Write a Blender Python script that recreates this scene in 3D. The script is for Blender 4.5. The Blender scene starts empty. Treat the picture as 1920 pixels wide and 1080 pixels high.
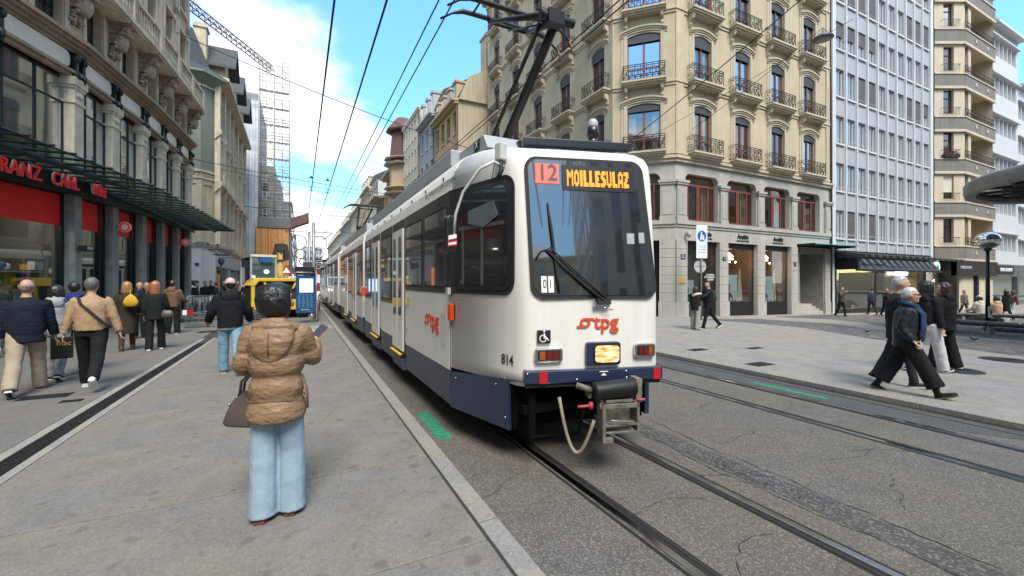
import bpy, bmesh, math, random
from mathutils import Vector, Matrix
from math import sin, cos, tan, pi, radians, sqrt, atan2
random.seed(7)
scene = bpy.context.scene
COL = scene.collection

# ---------------------------------------------------------------- camera
TH = math.atan(397.0 / 792.0)          # heading of the camera, clockwise from the street (+Y)
FPX, UC, VH, CH = 792.0, 960.0, 528.0, 1.82
cd = bpy.data.cameras.new('camera')
cam = bpy.data.objects.new('camera', cd); COL.objects.link(cam)
cam.location = (0, 0, CH); cam.rotation_euler = (radians(90), 0, -TH)
cd.sensor_width = 36; cd.lens = 36 * FPX / 1920; cd.shift_y = -12 / 1920.0
cd.clip_start = 0.05; cd.clip_end = 2000
scene.camera = cam

# ---------------------------------------------------------------- world, sun, exposure
SUN_EL, SUN_AZ = radians(54), radians(188)   # high sun behind thin cloud, behind the viewer
w = bpy.data.worlds.new('World'); scene.world = w; w.use_nodes = True
nt = w.node_tree; nt.nodes.clear(); N = nt.nodes.new; L = nt.links.new
out = N('ShaderNodeOutputWorld'); bg = N('ShaderNodeBackground'); bg.inputs['Strength'].default_value = 0.15
sky = N('ShaderNodeTexSky'); sky.sky_type = 'NISHITA'; sky.sun_disc = False
sky.sun_elevation = SUN_EL; sky.sun_rotation = SUN_AZ; sky.air_density = 1.0; sky.dust_density = 0.6; sky.ozone_density = 1.5
tc = N('ShaderNodeTexCoord'); sep = N('ShaderNodeSeparateXYZ'); L(tc.outputs['Generated'], sep.inputs[0])
zz = N('ShaderNodeMath'); zz.operation = 'MAXIMUM'; zz.inputs[1].default_value = 0.03; L(sep.outputs[2], zz.inputs[0])
za = N('ShaderNodeMath'); za.operation = 'ADD'; za.inputs[1].default_value = 0.22; L(zz.outputs[0], za.inputs[0])
dx = N('ShaderNodeMath'); dx.operation = 'DIVIDE'; L(sep.outputs[0], dx.inputs[0]); L(za.outputs[0], dx.inputs[1])
dy = N('ShaderNodeMath'); dy.operation = 'DIVIDE'; L(sep.outputs[1], dy.inputs[0]); L(za.outputs[0], dy.inputs[1])
cmb = N('ShaderNodeCombineXYZ'); L(dx.outputs[0], cmb.inputs[0]); L(dy.outputs[0], cmb.inputs[1])
mp = N('ShaderNodeMapping'); mp.inputs['Location'].default_value = (2.6, 3.3, 0.0); L(cmb.outputs[0], mp.inputs[0])
n1 = N('ShaderNodeTexNoise'); n1.inputs['Scale'].default_value = 1.5; n1.inputs['Detail'].default_value = 10; n1.inputs['Roughness'].default_value = 0.50
n1.inputs['Distortion'].default_value = 0.25
L(mp.outputs[0], n1.inputs['Vector'])
# more cloud towards the horizon
hz = N('ShaderNodeMapRange'); hz.inputs[1].default_value = 0.05; hz.inputs[2].default_value = 0.55; hz.inputs[3].default_value = 0.13; hz.inputs[4].default_value = 0.0
L(sep.outputs[2], hz.inputs[0])
ad = N('ShaderNodeMath'); ad.operation = 'ADD'; L(n1.outputs[0], ad.inputs[0]); L(hz.outputs[0], ad.inputs[1])
cr = N('ShaderNodeMapRange'); cr.interpolation_type = 'SMOOTHSTEP'; cr.inputs[1].default_value = 0.48; cr.inputs[2].default_value = 0.62
L(ad.outputs[0], cr.inputs[0])
skm = N('ShaderNodeMix'); skm.data_type = 'RGBA'; skm.blend_type = 'MULTIPLY'; skm.inputs[0].default_value = 1.0
L(sky.outputs[0], skm.inputs[6]); skm.inputs[7].default_value = (0.50, 0.66, 0.72, 1)
lift = N('ShaderNodeMix'); lift.data_type = 'RGBA'; lift.blend_type = 'ADD'; lift.inputs[0].default_value = 1.0
L(skm.outputs[2], lift.inputs[6]); lift.inputs[7].default_value = (0.22, 0.80, 1.45, 1)
mx = N('ShaderNodeMix'); mx.data_type = 'RGBA'; L(cr.outputs[0], mx.inputs[0]); L(lift.outputs[2], mx.inputs[6]); mx.inputs[7].default_value = (6.2, 5.9, 5.5, 1)
n2 = N('ShaderNodeTexNoise'); n2.inputs['Scale'].default_value = 2.2; n2.inputs['Detail'].default_value = 8; n2.inputs['Roughness'].default_value = .6; L(mp.outputs[0], n2.inputs['Vector'])
r2 = N('ShaderNodeMapRange'); r2.inputs[1].default_value = .35; r2.inputs[2].default_value = .65; L(n2.outputs[0], r2.inputs[0])
cc = N('ShaderNodeMix'); cc.data_type = 'RGBA'; L(r2.outputs[0], cc.inputs[0]); cc.inputs[6].default_value = (2.7, 2.75, 2.8, 1); cc.inputs[7].default_value = (5.2, 5.05, 4.8, 1); L(cc.outputs[2], mx.inputs[7])
L(mx.outputs[2], bg.inputs['Color']); L(bg.outputs[0], out.inputs[0])
sl = bpy.data.lights.new('sun', 'SUN'); sl.energy = 2.0; sl.angle = radians(27); sl.color = (1.0, 0.94, 0.84)
so = bpy.data.objects.new('sun', sl); COL.objects.link(so)
sd = Vector((sin(SUN_AZ) * cos(SUN_EL), cos(SUN_AZ) * cos(SUN_EL), sin(SUN_EL)))
so.rotation_euler = sd.to_track_quat('Z', 'Y').to_euler()
scene.view_settings.view_transform = 'Standard'; scene.view_settings.look = 'None'
scene.view_settings.exposure = 1.42; scene.view_settings.gamma = 1.0
scene.view_settings.use_curve_mapping = False
scene.cycles.max_bounces = 6; scene.cycles.diffuse_bounces = 3; scene.cycles.glossy_bounces = 3
scene.cycles.transmission_bounces = 4; scene.cycles.transparent_max_bounces = 6; scene.cycles.use_denoising = True

# ---------------------------------------------------------------- places
CT, ST = cos(TH), sin(TH)
def gz(X, Y):
    "height of the ground: pavement left, carriageway, and the square that falls away to the right"
    if X < 1.29: return 0.10
    if X < 7.79: return 0.0
    if X < 16.8: return 0.10 - 0.008 * (X - 7.79)
    return max(0.028 - 0.021 * (X - 16.8), -0.45)
def ray(u, v, Z):
    Xc = (u - UC) * Z / FPX
    return Vector((Xc * CT + Z * ST, -Xc * ST + Z * CT, CH - (v - VH) * Z / FPX))
def at(u, v):
    z = 0.1
    for _ in range(12):
        Z = FPX * (CH - z) / (v - VH); p = ray(u, v, Z); z = gz(p.x, p.y)
    return Vector((p.x, p.y, z))
def on_x(u, X):
    q = (u - UC) / FPX; return X * (CT - q * ST) / (ST + q * CT)

# ---------------------------------------------------------------- materials
MATS = {}
def M(name, col, rough=.6, metal=0.0, var=.12, scale=2.0, bump=0.0, bscale=40.0, emit=0.0, ecol=None, coat=0.0, spec=.5, stretch=None, bdist=.012, detail=5, var2=0, scale2=.3, streak=0):
    if name in MATS: return MATS[name]
    m = bpy.data.materials.new(name); m.use_nodes = True; MATS[name] = m
    nt = m.node_tree; b = nt.nodes['Principled BSDF']
    b.inputs['Roughness'].default_value = rough; b.inputs['Metallic'].default_value = metal
    b.inputs['Specular IOR Level'].default_value = spec; b.inputs['Coat Weight'].default_value = coat
    c4 = (*col, 1); b.inputs['Base Color'].default_value = c4
    tc = nt.nodes.new('ShaderNodeTexCoord'); vec = tc.outputs['Object']
    if stretch:
        mp = nt.nodes.new('ShaderNodeMapping'); mp.inputs['Scale'].default_value = stretch; nt.links.new(vec, mp.inputs[0]); vec = mp.outputs[0]
    cur = None
    def layer(cur, sc, amt, v=None, det=detail):
        n = nt.nodes.new('ShaderNodeTexNoise'); n.inputs['Scale'].default_value = sc; n.inputs['Detail'].default_value = det; n.inputs['Roughness'].default_value = .62
        nt.links.new(v or vec, n.inputs['Vector'])
        r = nt.nodes.new('ShaderNodeMapRange'); r.inputs[1].default_value = .3; r.inputs[2].default_value = .7; r.inputs[3].default_value = 1 - amt; r.inputs[4].default_value = 1 + amt * .8
        nt.links.new(n.outputs[0], r.inputs[0])
        x = nt.nodes.new('ShaderNodeMix'); x.data_type = 'RGBA'; x.blend_type = 'MULTIPLY'; x.inputs[0].default_value = 1
        if cur is None: x.inputs[6].default_value = c4
        else: nt.links.new(cur, x.inputs[6])
        nt.links.new(r.outputs[0], x.inputs[7]); return x.outputs[2]
    if var: cur = layer(cur, scale, var)
    if var2: cur = layer(cur, scale2, var2)
    if streak:
        mp = nt.nodes.new('ShaderNodeMapping'); mp.inputs['Scale'].default_value = (4, 4, .25); nt.links.new(tc.outputs['Object'], mp.inputs[0])
        cur = layer(cur, 1.5, streak, mp.outputs[0])
    if cur is not None: nt.links.new(cur, b.inputs['Base Color'])
    if bump:
        n = nt.nodes.new('ShaderNodeTexNoise'); n.inputs['Scale'].default_value = bscale; n.inputs['Detail'].default_value = 4; nt.links.new(vec, n.inputs['Vector'])
        bp = nt.nodes.new('ShaderNodeBump'); bp.inputs['Strength'].default_value = min(1, bump); bp.inputs['Distance'].default_value = bdist
        nt.links.new(n.outputs[0], bp.inputs['Height']); nt.links.new(bp.outputs[0], b.inputs['Normal'])
    if emit:
        b.inputs['Emission Color'].default_value = (*(ecol or col), 1); b.inputs['Emission Strength'].default_value = emit
    return m

def glassy(name, tint=(.8, .85, .85), alpha=.35, rough=.02):
    "real window glass that one can see a little through: a mix of clear and glossy"
    if name in MATS: return MATS[name]
    m = bpy.data.materials.new(name); m.use_nodes = True; MATS[name] = m
    nt = m.node_tree; nt.nodes.clear()
    o = nt.nodes.new('ShaderNodeOutputMaterial'); t = nt.nodes.new('ShaderNodeBsdfTransparent'); t.inputs[0].default_value = (*tint, 1)
    g = nt.nodes.new('ShaderNodeBsdfGlossy'); g.inputs['Roughness'].default_value = rough; g.inputs[0].default_value = (.9, .95, .95, 1)
    f0 = nt.nodes.new('ShaderNodeLayerWeight'); f0.inputs[0].default_value = .5; f = nt.nodes.new('ShaderNodeMath'); f.operation = 'POWER'; f.inputs[1].default_value = 4; nt.links.new(f0.outputs['Facing'], f.inputs[0])
    a = nt.nodes.new('ShaderNodeMath'); a.operation = 'MULTIPLY_ADD'; a.inputs[1].default_value = .8; a.inputs[2].default_value = .04 + alpha * .12; a.use_clamp = True
    nt.links.new(f.outputs[0], a.inputs[0])
    x = nt.nodes.new('ShaderNodeMixShader'); nt.links.new(a.outputs[0], x.inputs[0]); nt.links.new(t.outputs[0], x.inputs[1]); nt.links.new(g.outputs[0], x.inputs[2])
    nt.links.new(x.outputs[0], o.inputs[0]); return m

def window_glass(name='window_glass', base=(.03, .035, .04), refl=.3, tint=(.88, .93, .97)):
    "dark pane with the room behind lost in it; reflects sky and street, slightly wavy"
    if name in MATS: return MATS[name]
    m = bpy.data.materials.new(name); m.use_nodes = True; MATS[name] = m
    nt = m.node_tree; b = nt.nodes['Principled BSDF']
    b.inputs['Base Color'].default_value = (*base, 1); b.inputs['Roughness'].default_value = .25; b.inputs['Specular IOR Level'].default_value = .5
    g = nt.nodes.new('ShaderNodeBsdfGlossy'); g.inputs['Roughness'].default_value = .03; g.inputs[0].default_value = (*tint, 1)
    n = nt.nodes.new('ShaderNodeTexNoise'); n.inputs['Scale'].default_value = 1.1; n.inputs['Detail'].default_value = 1
    tc = nt.nodes.new('ShaderNodeTexCoord'); nt.links.new(tc.outputs['Object'], n.inputs['Vector'])
    bp = nt.nodes.new('ShaderNodeBump'); bp.inputs['Strength'].default_value = .05; bp.inputs['Distance'].default_value = .02
    nt.links.new(n.outputs[0], bp.inputs['Height']); nt.links.new(bp.outputs[0], g.inputs['Normal'])
    f = nt.nodes.new('ShaderNodeFresnel'); f.inputs[0].default_value = 1.5
    a = nt.nodes.new('ShaderNodeMath'); a.operation = 'MULTIPLY_ADD'; a.inputs[1].default_value = 1.0; a.inputs[2].default_value = refl; a.use_clamp = True
    nt.links.new(f.outputs[0], a.inputs[0])
    x = nt.nodes.new('ShaderNodeMixShader'); nt.links.new(a.outputs[0], x.inputs[0]); nt.links.new(b.outputs[0], x.inputs[1]); nt.links.new(g.outputs[0], x.inputs[2])
    nt.links.new(x.outputs[0], nt.nodes['Material Output'].inputs[0]); return m

# ---------------------------------------------------------------- mesh building
class MB:
    def __init__(s): s.v = []; s.f = []; s.m = []; s.s = []
    def add(s, vs, fs, m=0, sm=False):
        o = len(s.v); s.v += [tuple(p) for p in vs]
        for f in fs: s.f.append([i + o for i in f]); s.m.append(m); s.s.append(sm)
        return s
    def box(s, x0, x1, y0, y1, z0, z1, m=0):
        if x0 > x1: x0, x1 = x1, x0
        if y0 > y1: y0, y1 = y1, y0
        if z0 > z1: z0, z1 = z1, z0
        return s.add([(x0, y0, z0), (x1, y0, z0), (x1, y1, z0), (x0, y1, z0), (x0, y0, z1), (x1, y0, z1), (x1, y1, z1), (x0, y1, z1)],
                     [(3, 2, 1, 0), (4, 5, 6, 7), (0, 1, 5, 4), (1, 2, 6, 5), (2, 3, 7, 6), (3, 0, 4, 7)], m)
    def rings(s, R, m=0, sm=True, caps=True, closed=False):
        n = len(R[0]); vs = [p for r in R for p in r]; fs = []
        k = len(R)
        for i in range(k if closed else k - 1):
            a, b = i * n, ((i + 1) % k) * n
            for j in range(n):
                j2 = (j + 1) % n; fs.append((a + j, a + j2, b + j2, b + j))
        s.add(vs, fs, m, sm)
        if caps and not closed:
            o = len(s.v) - len(vs)
            s.f.append([o + j for j in reversed(range(n))]); s.m.append(m); s.s.append(False)
            s.f.append([o + (k - 1) * n + j for j in range(n)]); s.m.append(m); s.s.append(False)
        return s
    def tube(s, path, r, n=8, m=0, sm=True, closed=False, caps=True):
        P = [Vector(p) for p in path]; k = len(P); R = []; up = None
        for i, p in enumerate(P):
            if closed: d = P[(i + 1) % k] - P[i - 1]
            else: d = P[min(i + 1, k - 1)] - P[max(i - 1, 0)]
            d = d.normalized() if d.length > 1e-9 else Vector((0, 0, 1))
            if up is None: up = Vector((0, 0, 1)) if abs(d.z) < .9 else Vector((1, 0, 0))
            a = d.cross(up); a = a.normalized() if a.length > 1e-6 else d.orthogonal().normalized()
            b = a.cross(d).normalized(); up = b
            rr = r[i] if isinstance(r, (list, tuple)) else r
            rx, ry = rr if isinstance(rr, (list, tuple)) else (rr, rr)
            R.append([p + a * (cos(2 * pi * j / n) * rx) + b * (sin(2 * pi * j / n) * ry) for j in range(n)])
        R = [list(reversed(r)) for r in R]
        return s.rings(R, m, sm, caps, closed)
    def prism(s, poly, a, b, axis='z', m=0, sm=False):
        def T(p, h):
            if axis == 'z': return (p[0], p[1], h)
            if axis == 'y': return (p[0], h, p[1])
            return (h, p[0], p[1])
        n = len(poly)
        A = sum(poly[i][0] * poly[(i + 1) % n][1] - poly[(i + 1) % n][0] * poly[i][1] for i in range(n))
        pl = list(poly) if (A > 0) != (axis == 'y') else list(reversed(poly))
        if a > b: a, b = b, a
        vs = [T(p, a) for p in pl] + [T(p, b) for p in pl]
        s.add(vs, [tuple(reversed(range(n))), tuple(range(n, 2 * n))], m)
        o = len(s.v) - 2 * n
        for i in range(n):
            j = (i + 1) % n; s.f.append([o + i, o + j, o + n + j, o + n + i]); s.m.append(m); s.s.append(sm)
        return s
    def lathe(s, prof, n=16, c=(0, 0, 0), m=0, sm=True):
        R = [[(c[0] + r * cos(2 * pi * j / n), c[1] + r * sin(2 * pi * j / n), c[2] + z) for j in range(n)] for r, z in prof]
        return s.rings(R, m, sm)
    def ell(s, c, r, n=12, k=8, m=0, rot=None):
        R = []
        for i in range(1, k):
            t = pi * i / k; R.append([Vector((r[0] * sin(t) * cos(2 * pi * j / n), r[1] * sin(t) * sin(2 * pi * j / n), -r[2] * cos(t))) for j in range(n)])
        if rot is not None: R = [[rot @ p for p in q] for q in R]
        C = Vector(c); R = [[p + C for p in q] for q in R]
        return s.rings(R, m, True)
    def quad(s, a, b, c, d, m=0): return s.add([a, b, c, d], [(0, 1, 2, 3)], m)
    def wall(s, x0, x1, z0, z1, holes, y=0.0, depth=.3, m=0, mr=None):
        "front plane at y (outward is -y), holes (a,b,c,d) = x0,x1,z0,z1 with reveals running back"
        xs = sorted({x0, x1, *[h[0] for h in holes], *[h[1] for h in holes]}); zs = sorted({z0, z1, *[h[2] for h in holes], *[h[3] for h in holes]})
        xs = [x for x in xs if x0 <= x <= x1]; zs = [z for z in zs if z0 <= z <= z1]
        for zi in range(len(zs) - 1):
            xi = 0
            while xi < len(xs) - 1:
                def hole(i):
                    cx, cz = (xs[i] + xs[i + 1]) / 2, (zs[zi] + zs[zi + 1]) / 2
                    return any(h[0] < cx < h[1] and h[2] < cz < h[3] for h in holes)
                if hole(xi): xi += 1; continue
                e = xi
                while e + 1 < len(xs) - 1 and not hole(e + 1): e += 1
                s.quad((xs[xi], y, zs[zi]), (xs[e + 1], y, zs[zi]), (xs[e + 1], y, zs[zi + 1]), (xs[xi], y, zs[zi + 1]), m)
                xi = e + 1
        mr = m if mr is None else mr; Y = y + depth
        for a, b, c, d in holes:
            s.quad((a, y, c), (a, y, d), (a, Y, d), (a, Y, c), mr); s.quad((b, y, d), (b, y, c), (b, Y, c), (b, Y, d), mr)
            s.quad((a, y, d), (b, y, d), (b, Y, d), (a, Y, d), mr); s.quad((a, y, c), (a, Y, c), (b, Y, c), (b, y, c), mr)
        return s
    def arch(s, x0, x1, z0, rise, y0, y1, m=0, n=8, top=None):
        "fills the corners between a curved head and the square top of an opening"
        top = z0 + rise if top is None else top; w = x1 - x0; cx = (x0 + x1) / 2
        if rise >= w / 2 * .99: f = lambda t: rise * sqrt(max(0, 1 - t * t))
        else:
            Rr = (w * w / 4 + rise * rise) / (2 * rise); f = lambda t: sqrt(Rr * Rr - (t * w / 2) ** 2) - (Rr - rise)
        for i in range(n):
            a, b = -1 + 2 * i / n, -1 + 2 * (i + 1) / n
            pa, pb = (cx + a * w / 2, z0 + f(a)), (cx + b * w / 2, z0 + f(b))
            if top - min(pa[1], pb[1]) < .002: continue
            s.prism([pa, pb, (pb[0], top + .001), (pa[0], top + .001)], y0, y1, 'y', m)
        return s
    def mesh(s, name, mats, bevel=0):
        me = bpy.data.meshes.new(name); me.from_pydata(s.v, [], s.f)
        for t in (mats if isinstance(mats, (list, tuple)) else [mats]): me.materials.append(t)
        me.polygons.foreach_set('material_index', s.m); me.polygons.foreach_set('use_smooth', s.s); me.update()
        return me
    def obj(s, name, mats, parent=None, loc=(0, 0, 0), rz=0, bevel=0, **k):
        return link(name, s.mesh(name, mats), parent, loc, rz, bevel, **k)

def link(name, data, parent=None, loc=(0, 0, 0), rz=0, bevel=0, rot=None, sc=None):
    o = bpy.data.objects.new(name, data); COL.objects.link(o)
    if parent: o.parent = parent
    o.location = loc; o.rotation_euler = rot if rot is not None else (0, 0, rz)
    if sc is not None: o.scale = (sc, sc, sc) if not isinstance(sc, tuple) else sc
    if bevel:
        b = o.modifiers.new('bevel', 'BEVEL'); b.width = bevel; b.segments = 2; b.limit_method = 'ANGLE'; b.harden_normals = False
    return o
def tag(o, label, cat, group=None):
    o['label'] = label; o['category'] = cat
    if group: o['group'] = group
    return o
def T(name, label, cat, loc=(0, 0, 0), rz=0, group=None):
    o = bpy.data.objects.new(name, None); COL.objects.link(o); o.location = loc; o.rotation_euler = (0, 0, rz); o.empty_display_size = .2
    return tag(o, label, cat, group)
def S(o, kind='structure'): o['kind'] = kind; return o
def copy_tree(o, parent=None):
    c = o.copy(); COL.objects.link(c)
    if parent: c.parent = parent
    for ch in [x for x in KIDS.get(o.name, [])]: copy_tree(ch, c)
    return c
KIDS = {}
def index_kids():
    KIDS.clear()
    for o in bpy.data.objects:
        if o.parent: KIDS.setdefault(o.parent.name, []).append(o)
def dup(o, loc, rz=None, label=None, group=None):
    index_kids(); c = copy_tree(o); c.location = loc
    if rz is not None: c.rotation_euler = (0, 0, rz)
    if label: c['label'] = label
    if group: c['group'] = group
    return c
def text(name, s, size, mat, parent=None, loc=(0, 0, 0), rot=(pi / 2, 0, 0), ext=.004, align='CENTER', sx=1.0, off=0.0, sy=1.0, shear=0):
    cu = bpy.data.curves.new(name, 'FONT'); cu.body = s; cu.size = size; cu.extrude = ext; cu.align_x = align; cu.align_y = 'CENTER'
    cu.offset = off; cu.resolution_u = 3; cu.shear = shear; cu.materials.append(mat)
    tmp = bpy.data.objects.new(name, cu); COL.objects.link(tmp); dg = bpy.context.evaluated_depsgraph_get(); me = bpy.data.meshes.new_from_object(tmp.evaluated_get(dg)); bpy.data.objects.remove(tmp); bpy.data.curves.remove(cu)
    o = link(name, me, parent, loc, rot=rot); o.scale = (sx, sy, 1); return o
def rrect(x0, x1, z0, z1, r, n=5):
    P = []
    for cx, cz, a in ((x1 - r, z0 + r, -90), (x1 - r, z1 - r, 0), (x0 + r, z1 - r, 90), (x0 + r, z0 + r, 180)):
        for i in range(n + 1):
            t = radians(a + 90 * i / n); P.append((cx + r * cos(t), cz + r * sin(t)))
    return P
# ================================================================ GROUND
def ground_mat(name, col, fleck=.35, stain=.25, crack=0.0, rough=.85, fleckcol=(.35, .33, .3), spots=0.0, fs=130):
    m = bpy.data.materials.new(name); m.use_nodes = True; MATS[name] = m
    nt = m.node_tree; b = nt.nodes['Principled BSDF']; N = nt.nodes.new; L = nt.links.new
    b.inputs['Specular IOR Level'].default_value = .35
    tc = N('ShaderNodeTexCoord'); V = tc.outputs['Object']
    def noise(s, d=6, r=.65, v=V):
        n = N('ShaderNodeTexNoise'); n.inputs['Scale'].default_value = s; n.inputs['Detail'].default_value = d; n.inputs['Roughness'].default_value = r; L(v, n.inputs['Vector']); return n.outputs[0]
    def rng(x, a, b_, c, d, smooth=False):
        r = N('ShaderNodeMapRange'); r.inputs[1].default_value = a; r.inputs[2].default_value = b_; r.inputs[3].default_value = c; r.inputs[4].default_value = d
        if smooth: r.interpolation_type = 'SMOOTHSTEP'
        L(x, r.inputs[0]); return r.outputs[0]
    def mix(f, a, bb, mode='MIX'):
        x = N('ShaderNodeMix'); x.data_type = 'RGBA'; x.blend_type = mode
        for i, q in ((0, f), (6, a), (7, bb)):
            if isinstance(q, (int, float)): x.inputs[i].default_value = q
            elif isinstance(q, tuple): x.inputs[i].default_value = (*q, 1)
            else: L(q, x.inputs[i])
        return x.outputs[2]
    warm = tuple(c * k for c, k in zip(col, (1.07, 1.0, .86))); cool = tuple(c * k for c, k in zip(col, (.98, .95, .98)))
    c = mix(rng(noise(.7), .4, .6, 0, 1), cool, warm)
    c = mix(1.0, c, rng(noise(2.3, 8, .7), .3, .7, 1 - stain, 1 + stain * .6), 'MULTIPLY')
    c = mix(1.0, c, rng(noise(22, 4, .8), .3, .7, 1 - fleck * .6, 1 + fleck * .6), 'MULTIPLY')
    vo = N('ShaderNodeTexVoronoi'); vo.inputs['Scale'].default_value = fs; L(V, vo.inputs['Vector'])
    vc = N('ShaderNodeSeparateColor'); L(vo.outputs['Color'], vc.inputs[0])
    c = mix(rng(vc.outputs[0], .62, .95, 0, fleck), c, fleckcol)
    c = mix(rng(vc.outputs[1], .80, .98, 0, fleck), c, tuple(x * .25 for x in col))
    if spots:
        c = mix(rng(noise(5.5, 3, .5), .60, .70, 0, spots, True), c, tuple(x * .42 for x in col))
        c = mix(rng(noise(9.5, 2, .5, ), .66, .72, 0, spots * .8, True), c, tuple(x * .35 for x in col))
    h = noise(60, 6, .8)
    if crack:
        wn = N('ShaderNodeTexNoise'); wn.inputs['Scale'].default_value = 3; wn.inputs['Detail'].default_value = 5; L(V, wn.inputs['Vector'])
        va = N('ShaderNodeVectorMath'); va.operation = 'MULTIPLY_ADD'; va.inputs[1].default_value = (.28, .28, 0); L(wn.outputs['Color'], va.inputs[0]); L(V, va.inputs[2])
        v2 = N('ShaderNodeTexVoronoi'); v2.feature = 'DISTANCE_TO_EDGE'; v2.inputs['Scale'].default_value = .72; L(va.outputs[0], v2.inputs['Vector'])
        ln = rng(v2.outputs['Distance'], .001, .005, 1, 0)
        gate = rng(noise(.9, 2), .50, .56, 0, crack)
        mu = N('ShaderNodeMath'); mu.operation = 'MULTIPLY'; L(ln, mu.inputs[0]); L(gate, mu.inputs[1])
        c = mix(mu.outputs[0], c, tuple(x * .22 for x in col))
    L(c, b.inputs['Base Color'])
    L(rng(noise(3, 4), .3, .7, rough - .12, rough + .08), b.inputs['Roughness'])
    bp = N('ShaderNodeBump'); bp.inputs['Strength'].default_value = .35; bp.inputs['Distance'].default_value = .008; L(h, bp.inputs['Height']); L(bp.outputs[0], b.inputs['Normal'])
    return m
asph = ground_mat('asphalt', (.096, .089, .080), .32, .20, .4, fleckcol=(.42, .39, .33), fs=105)
asph2 = ground_mat('asphalt_smooth', (.062, .064, .066), .25, .15, 0)
asph3 = ground_mat('asphalt_pavement', (.135, .130, .122), .3, .2, 0, fs=170)
pave = ground_mat('paving', (.168, .160, .147), .25, .22, .0, spots=.5, fs=110)
pave_l = ground_mat('paving_light', (.25, .245, .23), .25, .18, 0, fs=150)
plaza_m = ground_mat('plaza_concrete', (.245, .234, .218), .35, .26, 0, spots=.25, fs=120)
kerb_m = ground_mat('kerb_granite', (.23, .225, .21), .5, .16, 0, fs=220)
cobble_m = ground_mat('cobbles', (.085, .085, .088), .3, .2, 0, fs=9)
dirt = M('joint_dirt', (.035, .034, .03), .95)
b = MB(); b.box(-900, 900, -900, 900, -1.6, -1.5); S(b.obj('ground', M('far_ground', (.1, .1, .09), .9)))
def sheet(name, poly, z, m, dz=.05):
    b = MB(); b.prism(poly, z - dz, z); return S(b.obj(name, m))
b = MB(); b.box(1.0, 8.2, -30, 230, -.4, 0); S(b.obj('road', asph))
# left pavement: bedding, slabs, kerb stones
b = MB(); b.box(-60, 1.285, -30, 230, -.5, .088); pv = S(b.obj('pavement', dirt))
def slab_mesh(name, w, l, mat, h=.035):
    b = MB(); b.box(-w / 2, w / 2, -l / 2, l / 2, -h, 0); return b.mesh(name, mat)
def pieces(name, x0, x1, y0, y1, w, l, mat, parent, z=.1, g=.012, bev=.004, jit=0.0):
    nx = max(1, round((x1 - x0) / w)); ny = max(1, round((y1 - y0) / l)); w = (x1 - x0) / nx; l = (y1 - y0) / ny
    me = slab_mesh(name, w - g, l - g, mat); out = []
    for i in range(nx):
        for j in range(ny):
            z_ = z + random.uniform(-jit, jit)
            out.append(link(name, me, parent, (x0 + (i + .5) * w, y0 + (j + .5) * l, z_), bevel=bev))
    return out
pieces('paving_slab', -2.27, 1.12, -1.9, 46, 3.4, 1.5, pave, pv, jit=.0012)
pieces('paving_slab', -2.27, 1.12, 46, 100, 3.4, 6, pave, pv)
pieces('kerb_stone', 1.13, 1.29, -2, 46, .16, 1.2, kerb_m, pv, z=.104, jit=.001)
pieces('kerb_stone', 1.13, 1.29, 46, 130, .16, 6, kerb_m, pv, z=.104)
pieces('paving_slab', -11.7, -2.68, -2, 31, 3.0, 2.4, asph3, pv, jit=.001)
pieces('paving_slab', -12, -2.27, 31, 100, 4.8, 6, asph3, pv)
pieces('drain_edge_stone', -2.68, -2.56, -1.5, 15.6, .12, 1.0, pave_l, pv, z=.102)
pieces('drain_edge_stone', -2.37, -2.265, -1.5, 15.6, .11, 1.0, pave_l, pv, z=.102)
pieces('paving_slab', -1.2, 1.12, 17.0, 18.2, 2.3, 1.2, pave_l, pv, z=.106)
b = MB(); b.box(-2.555, -2.375, -1.5, 14.6, .03, .04); S(b.obj('drain_floor', M('drain_dark', (.01, .01, .01), .9)), 'structure')
iron = M('cast_iron', (.035, .034, .033), .55, .6, .25, 9, .3, 60)
gr = T('drain_grate', 'long narrow iron drain grate set between pale edge stones in the left pavement', 'drain', (-2.465, 0, .1))
b = MB()
b.box(-.088, -.076, -.25, .25, -.03, 0); b.box(.076, .088, -.25, .25, -.03, 0)
for k in range(8):
    y = -.235 + k * .0625; b.box(-.076, .076, y - .012, y + .012, -.028, -.001)
for x in (-.03, .03): b.box(x - .006, x + .006, -.245, .245, -.028, -.002)
me = b.mesh('grate', iron)
for k in range(32): link('grate', me, gr, (0, -1.4 + k * .503, 0))
def cover(u, v, wx, wy, lab, round_=False, m=iron):
    p = at(u, v); b = MB()
    if round_: b.prism([(wx * cos(t * pi / 12), wx * sin(t * pi / 12)) for t in range(24)], .0, .006); 
    else:
        b.box(-wx, wx, -wy, wy, 0, .005)
    o = b.obj('manhole_cover', [m], None, (p.x, p.y, p.z + (.001))); tag(o, lab, 'manhole cover', 'covers let into the ground')
    b = MB()
    if round_:
        for k in range(5): b.tube([(wx * (.15 + .17 * k) * cos(t * pi / 9), wx * (.15 + .17 * k) * sin(t * pi / 9), .006) for t in range(18)], .006, 4, closed=True)
    else:
        for k in range(6): x = -wx + wx * 2 * (k + .5) / 6; b.box(x - .008, x + .008, -wy * .9, wy * .9, .004, .008)
    b.obj('rib', m, o)
cover(85, 744, .28, .14, 'rectangular iron cover in the pavement below the man in beige trousers')
cover(134, 752, .12, .07, 'small iron cover beside the drain behind the white heeled trainers')
cover(390, 622, .33, .3, 'round manhole cover at the far end of the long drain', True)
cover(1790, 694, .42, .4, 'dark round manhole cover at the feet of the woman in black', True)
cover(1885, 675, .42, .4, 'round manhole cover at the edge of the cobbles on the square', True)
cover(1308, 656, .26, .13, 'small dark cover nearest the tram on the pale square')
cover(1424, 683, .28, .16, 'larger dark cover by the far kerb of the tracks')
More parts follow.
